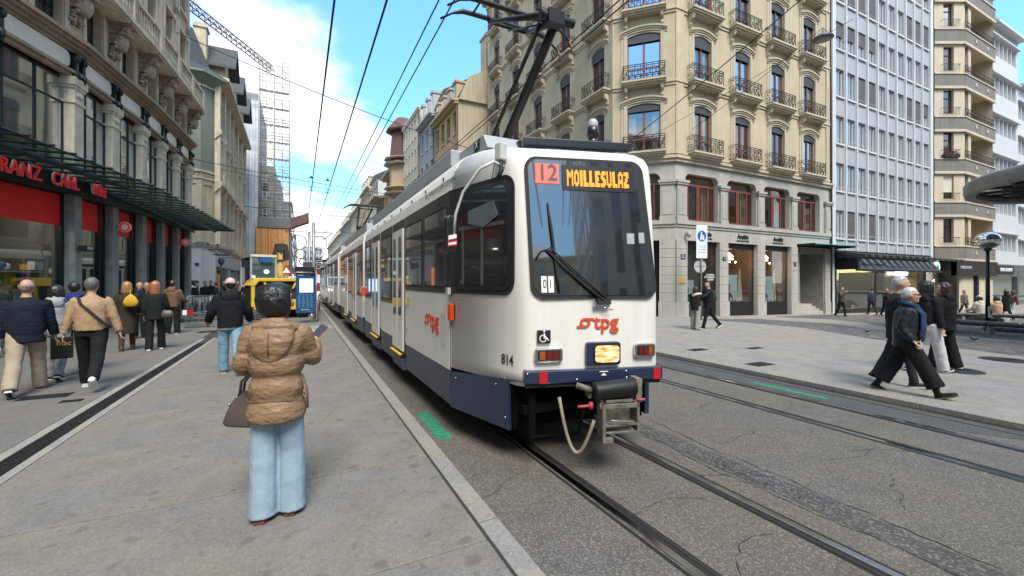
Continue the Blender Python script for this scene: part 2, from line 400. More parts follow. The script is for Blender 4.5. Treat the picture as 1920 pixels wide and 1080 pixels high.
cover(1415, 653, .25, .1, 'dark cover in the pale square behind the larger one', False)
# right side: the square, one sheet following gz
b = MB(); xs = [7.79, 8.2, 10, 12, 14, 16.8, 18, 20, 24, 28, 32, 36, 39.5, 45, 60, 120]; ys = [-60, -20, 0, 5, 10, 15.3, 20, 40, 230]
vs = [(x, y, max(.10 - .008 * (x - 7.79), .028) if x <= 16.8 else gz(x, y)) for y in ys for x in xs]; n = len(xs)
b.add(vs, [(j * n + i, j * n + i + 1, (j + 1) * n + i + 1, (j + 1) * n + i) for j in range(len(ys) - 1) for i in range(n - 1)])
b.box(7.79, 8.1, -60, 230, -.4, .095); sq = S(b.obj('square', plaza_m))
kp = S(MB().box(7.60, 7.79, -30, 200, -.1, .012).obj('kerb_channel', asph2))
me = slab_mesh('kerb_stone', .3, 1.49, kerb_m, .08)
for j in range(36): link('kerb_stone', me, kp, (7.935, -2.5 + 1.5 * j, .1055), bevel=.008)
# dark smooth asphalt strip beside the far rail, with its two green marks
p1 = on_x(1780, 7.3)
b = MB(); b.prism([(7.08, p1 + .0), (7.60, p1 - .9), (7.60, 90), (7.08, 90)], .0, .004); S(b.obj('asphalt_strip', asph2))
grn = M('green_road_paint', (.025, .19, .105), .85, 0, .6, 22)
def gmark(X0, X1, Y0, Y1, nm='green_marking', z=.008):
    b = MB(); ny = 26; P = []
    for i in range(ny + 1): P.append((X0 + random.uniform(-.012, .012), Y0 + (Y1 - Y0) * i / ny))
    for i in range(ny + 1): P.append((X1 + random.uniform(-.012, .012), Y1 - (Y1 - Y0) * i / ny))
    b.prism(P, z - .004, z); S(b.obj(nm, grn))
gmark(7.22, 7.36, on_x(1552, 7.3), on_x(1410, 7.3))
gmark(1.42, 1.60, on_x(835, 1.5), on_x(790, 1.5), z=.004)
# the tarred seam between the tracks
tar = ground_mat('tar_seam', (.062, .060, .058), .35, .3, 0, fs=60)
b = MB(); P = []; Q = []
for i in range(150):
    y = -2 + i * .35; P.append((3.66 + random.uniform(-.02, .02), y)); Q.append((3.92 + random.uniform(-.02, .02), y))
b.prism(P + Q[::-1], .0, .003); S(b.obj('tar_seam', tar))
crackm = M('crack', (.012, .012, .012), 1, 0, 0)
b = MB()
def crack(p, ang, n, step, w=.007, wob=.5):
    x, y = p; a = ang
    for i in range(n):
        a = ang + random.uniform(-wob, wob); nx_, ny_ = x + step * cos(a), y + step * sin(a); ww = w * random.uniform(.4, 1.3)
        px, py = -sin(a) * ww / 2, cos(a) * ww / 2
        b.add([(x - px, y - py, .0045), (nx_ - px, ny_ - py, .0045), (nx_ + px, ny_ + py, .0045), (x + px, y + py, .0045)], [(0, 1, 2, 3)]); x, y = nx_, ny_
for x0 in (3.66, 3.92): crack((x0, -1.5), pi / 2, 260, .08, .008, .35)
for k in range(9): crack((3.68 + random.random() * .22, 2.0 + random.random() * .9), random.uniform(0, 6.3), 6, .04, .007, 1.1)
for p, a in (((2.3, 2.55), 0), ((2.35, 1.7), .2), ((3.3, 3.3), .1), ((3.3, 2.7), 0.05), ((4.2, 3.2), .3), ((4.8, 2.4), -.2), ((5.97, 2.1), 2.9), ((6.0, 3.6), .4), ((4.4, 5.4), .2), ((6.0, 6.4), 2.6), ((6.1, 8.0), .3), ((4.3, 1.6), .5), ((5.0, 4.2), .1)):
    crack(p, a, 12, .07, .005, .7)
o = b.obj('asphalt_cracks', crackm); S(o, 'stuff')
# rails: polished head, groove, check lip
steel = M('polished_rail', (.42, .44, .47), .17, 1.0, .1, 2); rust = M('rail_side', (.07, .06, .055), .5, .7, .3, 20)
grv = M('rail_groove', (.012, .011, .01), .9, 0, .2)
for X, sgn in ((2.245, -1), (3.265, 1), (5.955, -1), (6.965, 1)):
    r = bpy.data.objects.new('tram_rail', None); COL.objects.link(r); S(r)
    inn = -sgn
    b = MB(); x0 = X - .03 * inn; b.box(x0 - .03, x0 + .03, -3, 140, .002, .008); b.obj('rail_head', steel, r, bevel=.003)
    b = MB(); x1 = X + .024 * inn; b.box(x1 - .020, x1 + .020, -3, 140, .001, .0045); b.obj('rail_flangeway', grv, r)
    b = MB(); x2 = X + .054 * inn; b.box(x2 - .010, x2 + .010, -3, 140, .002, .0075); b.obj('rail_lip', rust, r)
    b = MB(); x3 = X - .085 * inn; b.box(x3 - .024, x3 + .006, -3, 140, .0, .0035); x4 = X + .075 * inn; b.box(x4 - .012, x4 + .012, -3, 140, .0, .0035); b.obj('rail_sealant', grv, r)
# cobbled parts of the square
def pg(pts): return [(at(u, v).x, at(u, v).y) for u, v in pts]
def drape(name, pts, m, lift):
    me_b = MB(); P = pg(pts); bm = bmesh.new(); vs = [bm.verts.new((x, y, 0)) for x, y in P]; bm.faces.new(vs)
    X0, X1 = min(p[0] for p in P), max(p[0] for p in P)
    for i in range(1, 30):
        x = X0 + (X1 - X0) * i / 30; bmesh.ops.bisect_plane(bm, geom=bm.verts[:] + bm.edges[:] + bm.faces[:], plane_co=(x, 0, 0), plane_no=(1, 0, 0))
    bmesh.ops.bisect_plane(bm, geom=bm.verts[:] + bm.edges[:] + bm.faces[:], plane_co=(16.8, 0, 0), plane_no=(1, 0, 0))
    for v_ in bm.verts: v_.co.z = gz(v_.co.x, v_.co.y) + lift
    bmesh.ops.recalc_face_normals(bm, faces=bm.faces)
    me = bpy.data.meshes.new(name); bm.to_mesh(me); bm.free(); me.materials.append(m)
    if me.polygons and me.polygons[0].normal.z < 0: me.flip_normals()
    return S(link(name, me))
drape('dark_paving', [(1300, 599), (1420, 598), (1560, 607), (1650, 618), (1760, 632), (1925, 643), (2300, 655), (2600, 760), (1925, 669), (1790, 652), (1640, 636), (1500, 614), (1380, 603)], cobble_m, .005)
drape('dark_paving', [(1450, 594), (1560, 590), (1700, 590), (1925, 588), (2400, 588), (2400, 640), (1925, 640), (1700, 620), (1620, 605), (1560, 599)], cobble_m, .009)
# ================================================================ CORNER BUILDING
stone = M('limestone', (.46, .385, .255), .85, 0, .10, .8, .25, 18, var2=.12, scale2=.25, streak=.10)
stone_l = M('pale_stone', (.38, .355, .31), .85, 0, .10, 1.2, .25, 18, var2=.10, streak=.12)
stone_p = M('stone_trim', (.46, .395, .275), .8, 0, .12, 2, .2, 20, streak=.12)
wood_r = M('red_brown_joinery', (.20, .055, .03), .5, 0, .2, 6)
slat_m = M('roller_shutter', (.05, .055, .06), .6, 0, .1)
wrought = M('wrought_iron', (.012, .012, .012), .7, 0, .1)
wglass = window_glass('window_glass', (.03, .035, .04), .45); wglass_d = window_glass('window_glass_dim', (.02, .018, .016), .10)
clearglass = glassy('clear_window_glass', (.75, .8, .8), .9)
curtain = M('curtain', (.55, .53, .50), .9, 0, .2, 8)
C1 = (16.85, 15.3); C2 = (14.72, 17.45)
FLZ = [8.42, 12.05, 15.7, 19.35, 22.9]
def rail_mesh(w, name='railing', d=.42, h=.78):
    b = MB(); y = -d
    def bar(p, q, r=.012): b.tube([p, q], r * 1.3, 5)
    for z in (.04, h - .1, h): bar((-w / 2, y, z), (w / 2, y, z), .016); [bar((sx * w / 2, y, z), (sx * w / 2, 0, z), .014) for sx in (-1, 1)]
    n = max(3, round(w / .30)); s_ = w / n
    for i in range(n + 1): x = -w / 2 + i * s_; bar((x, y, .04), (x, y, h), .013)
    def scroll(cx, cz, r, f=1, ax='x', cy=y):
        P = []
        for k in range(11):
            t = k / 10 * 1.6 * pi; q = r * (1 - .55 * k / 10); a, c = f * q * cos(t), q * sin(t)
            P.append((cx + a, cy, cz + c) if ax == 'x' else (cx, cy + a, cz + c))
        b.tube(P, .016, 4)
    for i in range(n):
        cx = -w / 2 + (i + .5) * s_
        scroll(cx, .20, s_ * .36, 1); scroll(cx, .50, s_ * .36, -1); scroll(cx + .02, .35, s_ * .25, -1)
        bar((cx - s_ / 2, y, .05), (cx + s_ / 2, y, h - .12), .007)
    for sx in (-1, 1): scroll(sx * w / 2, .25, .13, 1, 'y', -d / 2); scroll(sx * w / 2, .52, .13, -1, 'y', -d / 2)
    return b.mesh(name, wrought)
def console_mesh(name='bracket', w=.16, h=.62, d=.34, mat=None):
    b = MB(); P = [(0, 0), (0, h), (-d, h), (-d, h - .12), (-d * .75, h - .26), (-d * .35, h - .36), (-d * .42, h * .25), (-d * .22, h * .08)]
    b.prism([(p[0], p[1]) for p in P], -w / 2, w / 2, 'x'); b.ell((0, -d * .72, h - .2), (w * .55, .09, .1), 8, 5); b.ell((0, -d * .3, .12), (w * .5, .07, .08), 8, 5)
    return b.mesh(name, mat or stone_p)
CONS = console_mesh()
_cache = {}
def french_window(parent, x, z, w=1.3, h=2.55, bw=2.35, shut=.25, rail=True, room=None, floor=0):
    "tall window with arched surround, shutter, balcony slab, consoles and railing; x is its middle, z the balcony floor"
    key = (w, h, bw, shut, room)
    if key not in _cache:
        sr = MB(); e = .17
        for sx in (-1, 1):
            sr.box(sx * (w / 2), sx * (w / 2 + e), -.07, .02, -.0, h - .02); sr.box(sx * (w / 2 + e), sx * (w / 2 + e + .16), -.035, .02, 0, h + .05)
        hw = w / 2 + .33
        for k, (r0, yy) in enumerate(((.0, -.07), (.10, -.11), (.19, -.16))):
            for i in range(10):
                a, c = -1 + i / 5, -1 + (i + 1) / 5; f = lambda t: h - .14 + .22 * (1 - t * t)
                z0 = lambda t: f(t) + r0
                sr.prism([(a * hw, z0(a)), (c * hw, z0(c)), (c * hw, z0(c) + .085), (a * hw, z0(a) + .085)], yy, .02, 'y')
        sr.arch(-w / 2, w / 2, h - .16, .16, -.03, .25, top=h + .01)
        fr = MB(); fm = .055
        fr.box(-w / 2, w / 2, .10, .17, 0, .12); fr.box(-w / 2, -w / 2 + fm, .10, .17, .1, h); fr.box(w / 2 - fm, w / 2, .10, .17, .1, h)
        fr.box(-.055, .055, .085, .17, .1, h); fr.box(-w / 2, w / 2, .10, .17, h - .09, h); fr.box(-w / 2, w / 2, .11, .16, .72, .80)
        pn = MB(); pn.box(-w / 2 + .04, w / 2 - .04, .135, .145, .05, h - .04)
        sh = MB(); zz = h - .02; n = max(1, int(shut * h / .075))
        for i in range(n): sh.box(-w / 2 + .01, w / 2 - .01, .02, .055, zz - .068, zz); zz -= .075
        sl = MB(); sl.box(-bw / 2, bw / 2, -.52, .02, -.10, 0); sl.box(-bw / 2 + .06, bw / 2 - .06, -.46, .02, -.19, -.102); sl.box(-bw / 2 + .12, bw / 2 - .12, -.38, .02, -.27, -.192)
        cu = MB()
        for sx in (-1, 1):
            P = [(sx * (w / 2 - .06) - sx * i * .035, .19 + .025 * (i % 2)) for i in range(11)]
            for i in range(10): cu.quad((P[i][0], P[i][1], .1), (P[i + 1][0], P[i + 1][1], .1), (P[i + 1][0], P[i + 1][1], h - .1), (P[i][0], P[i][1], h - .1))
        _cache[key] = (sr.mesh('surround', stone_p), fr.mesh('frame', wood_r), pn.mesh('pane', room or wglass), sh.mesh('shutter', slat_m), sl.mesh('slab', stone_p), rail_mesh(bw - .12), cu.mesh('curtain', curtain))
    a, f, p, s_, l, r, cu = _cache[key]
    wn = link('window', a, parent, (x, 0, z)); link('frame', f, wn); link('pane', p, wn); link('shutter', s_, wn)
    if room is clearglass: link('curtain', cu, wn)
    if rail:
        bl = link('balcony', l, parent, (x, 0, z)); link('railing', r, bl)
        if floor:
            for sx in (-1, 1): link('bracket', CONS, bl, (sx * (bw / 2 - .2), 0, -.87))
    return wn
cb = T('corner_building', 'cream limestone corner building with red brown windows and iron balconies above the shops', 'building', (C1[0], C1[1], 0))
# faces of the building: origin, heading, width, bay middles
faces = []
rf = (0, 0, 0, 14.0, [1.95, 5.15, 8.35, 11.55])                      # toward the square
chd = Vector((C1[0] - C2[0], C1[1] - C2[1])); chw = chd.length
cf = (C2[0] - C1[0], C2[1] - C1[1], atan2(chd.y, chd.x), chw, [chw / 2])
YL = 34.0
lf = (C2[0] - C1[0], YL - C1[1], -pi / 2, YL - C2[1], [YL - y for y in (32.1, 28.7, 25.3, 21.95, 18.7)])
TOP = 26.2
def face(ox, oy, rz, W, bays, ww, bw, shop):
    R = bpy.data.objects.new('wall', None)
    holes = []; b = MB()
    for fz in FLZ:
        for x in bays: holes.append((x - ww / 2, x + ww / 2, fz, fz + 2.55))
    b.wall(0, W, 8.15, TOP, holes, 0, .3, 0)
    wall = b.obj('wall', [stone], cb, (ox, oy, 0), rz)
    c = MB()
    for fz in FLZ: c.box(-.05, W + .05, -.10, .01, fz - .16, fz - .02); c.box(-.02, W + .02, -.05, .01, fz - .30, fz - .163)
    c.box(-.1, W + .1, -.22, .01, 8.02, 8.16); c.box(-.06, W + .06, -.14, .01, 7.86, 8.018)
    c.box(-.4, W + .4, -.75, .05, TOP, TOP + .25); c.box(-.3, W + .3, -.5, .05, TOP - .3, TOP - .002); c.box(-.1, W + .1, -.2, .01, TOP - .7, TOP - .302)
    c.obj('string_courses', stone_p, wall)
    # flat strips between the bays
    q = MB(); ed = [0] + [(bays[i] + bays[i + 1]) / 2 for i in range(len(bays) - 1)] + [W]
    if len(bays) > 1:
        for x in ed[:1] + ed[-1:]:
            x_ = .28 if x == 0 else W - .28; q.box(x_ - .28, x_ + .28, -.06, .01, 8.17, TOP - .71)
        q.obj('corner_pilaster', stone_p, wall)
    for k, fz in enumerate(FLZ):
        for j, x in enumerate(bays):
            rm = clearglass if random.random() < .42 else wglass if (k > 0 and (j + 2 * k) % 5) or (j == 3 and k == 0) else wglass_d
            french_window(wall, x, fz, ww, 2.55, bw, random.choice([.12, .18, .2, .24]) if k else .16, True, rm, k)
    # mezzanine and ground floor
    sw = [1.9 if len(bays) > 1 else 1.5][0]
    h2 = []; hs = []
    for i, x in enumerate(bays): h2.append((x - 1.24 if len(bays) > 1 else x - .8, x + 1.24 if len(bays) > 1 else x + .8, 4.95, 7.35))
    m = MB(); m.wall(0, W, 4.9, 7.86, h2, 0, .42, 0)
    for a, d, z0, z1 in h2:
        for sx, ex in ((1, a), (-1, d)):
            rr_ = .32; prev = None
            for kk in range(7):
                t_ = pi / 2 * kk / 6; pt = (ex + sx * rr_ * (1 - cos(t_)), z1 - rr_ + rr_ * sin(t_))
                if prev: m.prism([prev, pt, (pt[0], z1 + .002), (prev[0], z1 + .002)], -.002, .4, 'y')
                prev = pt
    mz = m.obj('mezzanine_wall', [stone_l], cb, (ox, oy, 0), rz)
    me_key = ('mezz', round(h2[0][1] - h2[0][0], 2))
    if me_key not in _cache:
        hw = (h2[0][1] - h2[0][0]) / 2; fr = MB(); pn = MB()
        for x0 in (-hw, -hw * .62, -hw * .05, hw * .05, hw * .62, hw): fr.box(x0 - .04, x0 + .04, .26, .33, 0, 1.88)
        fr.box(-hw, hw, .25, .34, 1.86, 1.96); fr.box(-hw, hw, .25, .34, 0, .12); fr.box(-hw, hw, .26, .33, 2.3, 2.38)
        pn.box(-hw, hw, .295, .305, .02, 2.39)
        _cache[me_key] = (fr.mesh('frame', wood_r), pn.mesh('pane', glassy('mezzanine_glass', (.75, .72, .68), .5)))
    for x in bays:
        fo = link('window', _cache[me_key][0], mz, (x, 0, 4.95)); link('pane', _cache[me_key][1], fo)
    pl = MB()
    mids = [(bays[i] + bays[i + 1]) / 2 for i in range(len(bays) - 1)]
    pil = [(.38, .38)] + [(x, .56) for x in mids] + [(W - .38, .38)]
    for x, hw in [(p[0], .28 if p[1] > .5 else .34) for p in pil]:
        pl.box(x - hw, x + hw, -.10, .01, 4.95, 6.72); pl.box(x - hw + .09, x + hw - .09, -.125, -.098, 5.2, 6.5)
        pl.box(x - hw - .06, x + hw + .06, -.16, .01, 6.72, 6.82); pl.box(x - hw - .1, x + hw + .1, -.2, .01, 6.822, 6.95); pl.box(x - hw - .04, x + hw + .04, -.14, .01, 4.9, 5.1)
        pl.obj('pilaster', stone_l, mz); pl = MB()
    s2 = MB(); s2.box(-.02, W + .02, -.16, .01, 4.72, 4.90); s2.box(-.02, W + .02, -.10, .01, 4.58, 4.72); s2.box(-.02, W + .02, -.05, .3, 3.92, 4.58)
    fas = s2.obj('fascia', stone_l, cb, (ox, oy, 0), rz)
    # stone blocks of the ground-floor piers
    bl = {}
    for k, (x, _) in enumerate(pil):
        hw = .34 if 0 < k < len(pil) - 1 else .38
        if hw not in _cache:
            q = MB(); q.box(-hw, hw, -.10, .35, .008, .436); _cache[hw] = q.mesh('stone_block', stone_l)
            q = MB(); q.box(-hw - .05, hw + .05, -.15, .35, 0, .80); _cache[(hw, 'b')] = q.mesh('plinth_block', stone_l)
            q = MB(); q.box(-hw + .012, hw - .012, -.07, .34, -.3, 3.92); _cache[(hw, 'c')] = q.mesh('pier_core', M('mortar', (.16, .15, .13), .9))
        link('pier_core', _cache[(hw, 'c')], fas, (x, 0, 0))
        zb = gz(C1[0] + ox + x * cos(rz), C1[1]) - .02
        link('plinth_block', _cache[(hw, 'b')], fas, (x, 0, zb), bevel=.012)
        z = zb + .80; n = 7; hh = (3.92 - z) / n
        for i in range(n):
            o = link('stone_block', _cache[hw], fas, (x, 0, z + i * hh), bevel=.01); o.scale = (1, 1, hh / .444)
    return wall, mz, fas, pil
A1 = face(*rf, 1.3, 2.35, True)
A2 = face(*cf, 1.62, 2.15, False)
A3 = face(*lf, 1.15, 2.1, False)
# shop fronts on the face to the square
warm = M('warm_lamp', (1, .62, .25), .5, emit=25, ecol=(1, .6, .25)); warm2 = M('shade_lamp', (1, .75, .45), .5, emit=14, ecol=(1, .68, .36))
shopglass = glassy('shop_glass', (.82, .84, .84), .35)
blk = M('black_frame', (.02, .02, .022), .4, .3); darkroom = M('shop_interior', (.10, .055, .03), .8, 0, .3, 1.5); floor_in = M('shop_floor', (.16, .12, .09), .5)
def shop(parent, x0, x1, z0, z1, i, depth=2.6, kick=.75):
    W = x1 - x0
    f = MB(); f.box(x0, x1, .16, .22, z0, z0 + .08); f.box(x0, x0 + .06, .16, .22, z0, z1); f.box(x1 - .06, x1, .16, .22, z0, z1); f.box(x0, x1, .14, .24, z1 - .28, z1)
    f.box(x0, x1, .13, .25, z0 + .04, z0 + kick); fr = f.obj('shop_window', blk, parent)
    g = MB(); g.box(x0 + .05, x1 - .05, .185, .192, z0 + kick, z1 - .26); g.obj('pane', shopglass, fr)
    r = MB(); r.box(x0, x1, .26, depth, z0 - .02, z0 + .55); r.box(x0, x1, depth, depth + .1, z0, z1); r.box(x0 - .02, x0 + .01, .25, depth, z0, z1); r.box(x1 - .01, x1 + .02, .25, depth, z0, z1); r.box(x0, x1, .25, depth, z1 - .02, z1 + .05)
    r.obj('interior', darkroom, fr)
    return fr
rw, rm_, rfas, pil = A1
zb = -.05
for i in range(3):
    x0, x1 = pil[i][0] + .36, pil[i + 1][0] - .36
    zf = gz(C1[0] + x0, C1[1])
    s_ = shop(rfas, x0, x1, zf, 3.90, i)
    lm = MB()
    lm.box(x0 + .1, x1 - .7, .9, .98, 3.10, 3.17); lm.obj('light_strip', warm2, s_)
    lm = MB()
    for k in range(2): lm.lathe([(.02, .22), (.21, 0), (.2, -.01)], 12, (x0 + .45 + .75 * k, .75, 3.25))
    if i: lm.obj('lamp_shade', warm2, s_)
    lm = MB()
    for k in range(4): lm.ell((x0 + .3 + .5 * k, .8, 2.95), (.045, .045, .045), 8, 5)
    if i == 0: [lm.ell((x0 + .35 + k, .9, 2.3), (.13, .1, .1), 8, 6) for k in range(2)]
    lm.obj('bulb', warm, s_)
    # poster of a person against pale blue, printed flat
    pb = MB(); px0, px1 = (x0 + .08, x0 + 1.32) if i else (x0 + .2, x0 + 1.0); pz0, pz1 = zf + .86, zf + (2.25 if i else 1.9)
    pb.box(px0, px1, .34, .36, pz0, pz1); po = pb.obj('poster', M('poster_paper', (.42, .52, .54), .6, 0, .08), s_)
    pb = MB(); cx, sc = (px0 + px1) / 2 - .1, (pz1 - pz0) / 1.4
    def disc(cx, cz, rx, rz_, y0, m): pb.prism([(cx + rx * cos(t * pi / 10), cz + rz_ * sin(t * pi / 10)) for t in range(20)], y0, y0 + .004, 'y', m)
    disc(cx, pz0 + .62 * sc, .115, .15 * sc, .333, 0); pb.prism([(cx - .34, pz0), (cx + .34, pz0), (cx + .3, pz0 + .22 * sc), (cx + .1, pz0 + .42 * sc), (cx - .1, pz0 + .42 * sc), (cx - .3, pz0 + .22 * sc)], .334, .338, 'y', 1)
    disc(cx, pz0 + .73 * sc, .135, .14 * sc, .336, 1); 
    pb.obj('print', [M('print_skin', (.25, .15, .10), .7), M('print_black', (.02, .02, .02), .7)], po)
    if i:
        cu = MB(); P = [(x1 - .95 + .06 * k, .5 + .04 * (k % 2)) for k in range(9)]
        for k in range(8): cu.add([(P[k][0], P[k][1], zf + .8), (P[k + 1][0], P[k + 1][1], zf + .8), (x1 - .72 + (P[k + 1][0] - x1 + .72) * .15, .5, zf + 2.6), (x1 - .72 + (P[k][0] - x1 + .72) * .15, .5, zf + 2.6)], [(0, 1, 2, 3)])
        cu.obj('drape', M('drape_cloth', (.55, .43, .28), .9, 0, .2, 6), s_)
        it = MB()
        for k in range(6): it.box(x0 + .15 + .27 * k, x0 + .24 + .27 * k, .3, .36, zf + .78, zf + .92 + .04 * (k % 3))
        it.obj('goods', M('white_box', (.7, .7, .68), .6), s_)
    tx = text('shop_name', 'Acuitis', .34, blk, rfas, ((x0 + x1) / 2 + (.15 if i == 0 else 0), -.07, 4.30), ext=.02, off=.006)
    text('shop_line', 'MAISON DE L\u2019OPTIQUE', .10, blk, rfas, ((x0 + x1) / 2 + (.15 if i == 0 else 0), -.06, 4.06), ext=.008, off=.004)
text('window_lettering', 'LA VISION\nET L\u2019AUDITION\nACUITIS', .13, M('white_vinyl', (.8, .8, .8), .5, 0, 0), rfas, (pil[1][0] - .75, .175, 2.05), ext=.001, off=.003)
# mezzanine rooms and their lamps
rmz = MB()
for (x, w_) in [(x, 1.24) for x in rf[4]]: rmz.box(x - w_ - .05, x + w_ + .05, 1.9, 2.0, 4.95, 7.4); rmz.box(x - w_ - .05, x + w_ + .05, .42, 1.95, 4.93, 4.97); rmz.box(x - w_ - .05, x + w_ + .05, .42, 1.95, 7.36, 7.4); rmz.box(x - w_ - .06, x - w_ - .04, .42, 1.95, 4.95, 7.38); rmz.box(x + w_ + .04, x + w_ + .06, .42, 1.95, 4.95, 7.38)
rmz.obj('mezzanine_rooms', M('mezz_room', (.22, .17, .11), .8, 0, .3, 1), rm_)
lm = MB()
for x, n in ((rf[4][0], 3), (rf[4][1], 1)):
    if n == 3: lm.box(x - .9, x + .4, 1.0, 1.06, 6.55, 6.62)
    for k in range(n): lm.ell((x - .6 + .5 * k, 1.0, 6.25), (.05, .05, .05), 8, 5)
lm.obj('mezzanine_lamp', warm, rm_)
bl_ = MB()
for x in rf[4]:
    for sx in (-1, 1):
        for k in range(5): bl_.box(x + sx * .95 - sx * .09 * k - .04, x + sx * .95 - sx * .09 * k + .03, .5 + .03 * (k % 2), .52 + .03 * (k % 2), 4.97, 6.8)
bl_.obj('curtains', curtain, rm_)
# door recess
x0, x1 = pil[3][0] + .36, pil[4][0] - .4; zf = gz(C1[0] + x0, C1[1])
d = MB(); d.box(x0, x0 + .3, 0, 1.4, zf - .3, 3.92); d.box(x1 - .05, x1 + .3, 0, 1.4, zf - .3, 3.92); d.box(x0, x1, 0, 1.4, 3.6, 3.94); d.box(x0, x1, 1.35, 1.5, zf - .3, 3.92)
en = d.obj('entrance', M('entrance_stone', (.26, .24, .20), .85, 0, .25, 2), rfas)
for k in range(4): MB().box(x0 + .3, x1 - .05, .0 + .22 * k, 1.4, zf - .3, zf + .14 * (k + 1)).obj('step', stone_l, en)
dd = MB().box(x0 + .5, x1 - .55, 1.27, 1.35, zf + .56, 3.1); dd.box(x0 + .42, x0 + .5, 1.25, 1.35, zf + .56, 3.16); dr = dd.obj('door', M('door_bronze', (.06, .055, .045), .4, .3), en)
MB().box(x0 + .9, x0 + 1.15, 1.25, 1.272, zf + 1.6, zf + 2.0).obj('door_pane', wglass, dr)
# plaques and a speaker on the piers
navy = M('enamel_blue', (.02, .03, .09), .35, 0, 0); white = M('white_paint', (.78, .78, .76), .5, 0, .04)
sp = MB().box(.26, .60, -.118, -.10, 2.95, 3.2).obj('street_plate', navy, rfas); text('plate_text', 'Place\ndu Molard', .085, white, rfas, (.43, -.1195, 3.075), ext=.001)
MB().box(.1, .58, -.12, -.10, 1.75, 2.0).obj('brass_plate', M('brass', (.75, .5, .12), .4, .4), rfas)
MB().box(pil[1][0] - .13, pil[1][0] + .13, -.12, -.10, 2.95, 3.15).obj('number_plate', blk, rfas); text('number', '18', .15, white, rfas, (pil[1][0], -.122, 3.05), ext=.001)
MB().box(pil[3][0] - .1, pil[3][0] + .1, -.12, -.10, 2.75, 3.0).obj('number_plate', blk, rfas); text('number', '7', .15, white, rfas, (pil[3][0], -.122, 2.87), ext=.001)
MB().ell((.62, -.3, 4.2), (.09, .14, .17), 10, 8).box(.58, .66, -.2, -.04, 4.1, 4.3).obj('wall_speaker', M('grey_plastic', (.4, .4, .4), .5), rfas)
# drain pipe and closed sides, roof
MB().tube([(13.88, -.12, -.3), (13.88, -.12, TOP)], .07, 8).obj('downpipe', M('zinc_dark', (.08, .075, .07), .5, .4), cb)
bk = MB(); bk.box(2.2, 14.0, .3, 12, 8, TOP - .1); bk.box(2.2, 13.9, 2.9, 12, -.4, 8); bk.box(-2.0, 2.2, 2.3, YL - C1[1], -.4, TOP - .1); bk.box(.25, 2.3, .5, 2.4, -.4, TOP - .1)
bk.obj('core', M('core_dark', (.06, .055, .05), .9), cb)
rfm = MB(); rfm.prism([(C2[0] - C1[0], YL - C1[1]), (C2[0] - C1[0], C2[1] - C1[1]), (0, 0), (14, 0), (14, 12), (2.5, 12), (2.5, YL - C1[1])], TOP + .22, TOP + .4); rfm.prism([(C2[0] - C1[0] + 1.2, YL - C1[1]), (C2[0] - C1[0] + 1.2, C2[1] - C1[1] + .8), (.7, 1.2), (12.8, 1.2), (12.8, 9), (3.5, 9), (3.5, YL - C1[1])], TOP + .4, TOP + 2.8)
rfm.obj('roof', M('zinc_roof', (.10, .11, .12), .5, .3, .15), cb)
# teal glass canopy over the door
ca = T('glass_canopy', 'thin teal glass canopy over the corner building doorway', 'canopy', (C1[0] + 12.2, C1[1], 3.95))
MB().prism([(-1.9, -.0), (-1.9, -1.0), (2.6, -1.25), (2.6, 0)], .10, .14).obj('glass', M('teal_glass', (.05, .30, .33), .1, 0, .1, coat=.5), ca)
MB().box(-1.95, -1.9, -1.05, 0, .04, .16).box(-1.95, 2.65, -.05, 0, .0, .18).box(-1.5, -1.44, -1.1, 0, .0, .1).box(.3, .36, -1.15, 0, .0, .1).box(2.2, 2.26, -1.2, 0, .0, .1).obj('frame', blk, ca)
# ================================================================ TOY SHOP BUILDING (LEFT)
tan = M('weathered_stone', (.51, .40, .265), .9, 0, .22, 1.0, .5, 14, var2=.2, scale2=.3, streak=.25)
tan_l = M('worn_stone_trim', (.55, .46, .335), .85, 0, .2, 2, .4, 18, streak=.25)
pierm = M('granite_pier', (.30, .285, .27), .7, 0, .25, 3, .3, 30, streak=.25)
cream = M('cream_sign_panel', (.66, .59, .49), .45, 0, .06)
iron_d = M('dark_iron', (.022, .026, .026), .45, .4, .15)
redm = M('red_panel', (.80, .012, .016), .45, 0, .10, .8); redl = M('red_letters', (.72, .03, .04), .4, 0, .05, emit=.06)
brownc = M('brown_cornice', (.27, .19, .125), .7, 0, .2, 2, .2, 15, streak=.2)
FP = [(-10.8, 9.5), (-8.4, 14.0), (-6.82, 19.3), (-6.54, 21.6), (-6.26, 23.9), (-6.1, 26.1), (-5.97, 28.3), (-5.87, 30.5)]
lb = T('art_nouveau_building', 'curved stone building with carved corbels, arched windows and the red toy shop sign', 'building', (0, 0, 0))
random.seed(3)
corb = MB(); corb.box(-.22, .22, -.62, 0, .62, .95); corb.box(-.30, .30, -.78, 0, .95, 1.1); corb.box(-.18, .18, -.4, 0, .2, .6)
for k in range(60):
    a, z = random.uniform(-.26, .26), random.uniform(-.35, 1.0); d = -.12 - .45 * max(0, z) + random.uniform(-.05, .05)
    corb.ell((a, d, z), (random.uniform(.05, .1), random.uniform(.05, .1), random.uniform(.05, .1)), 6, 4)
corb.ell((0, -.3, .35), (.25, .25, .4), 10, 8)
corb_me = corb.mesh('carved_corbel', M('carved_stone', (.36, .275, .20), .95, 0, .4, 6, .8, 30))
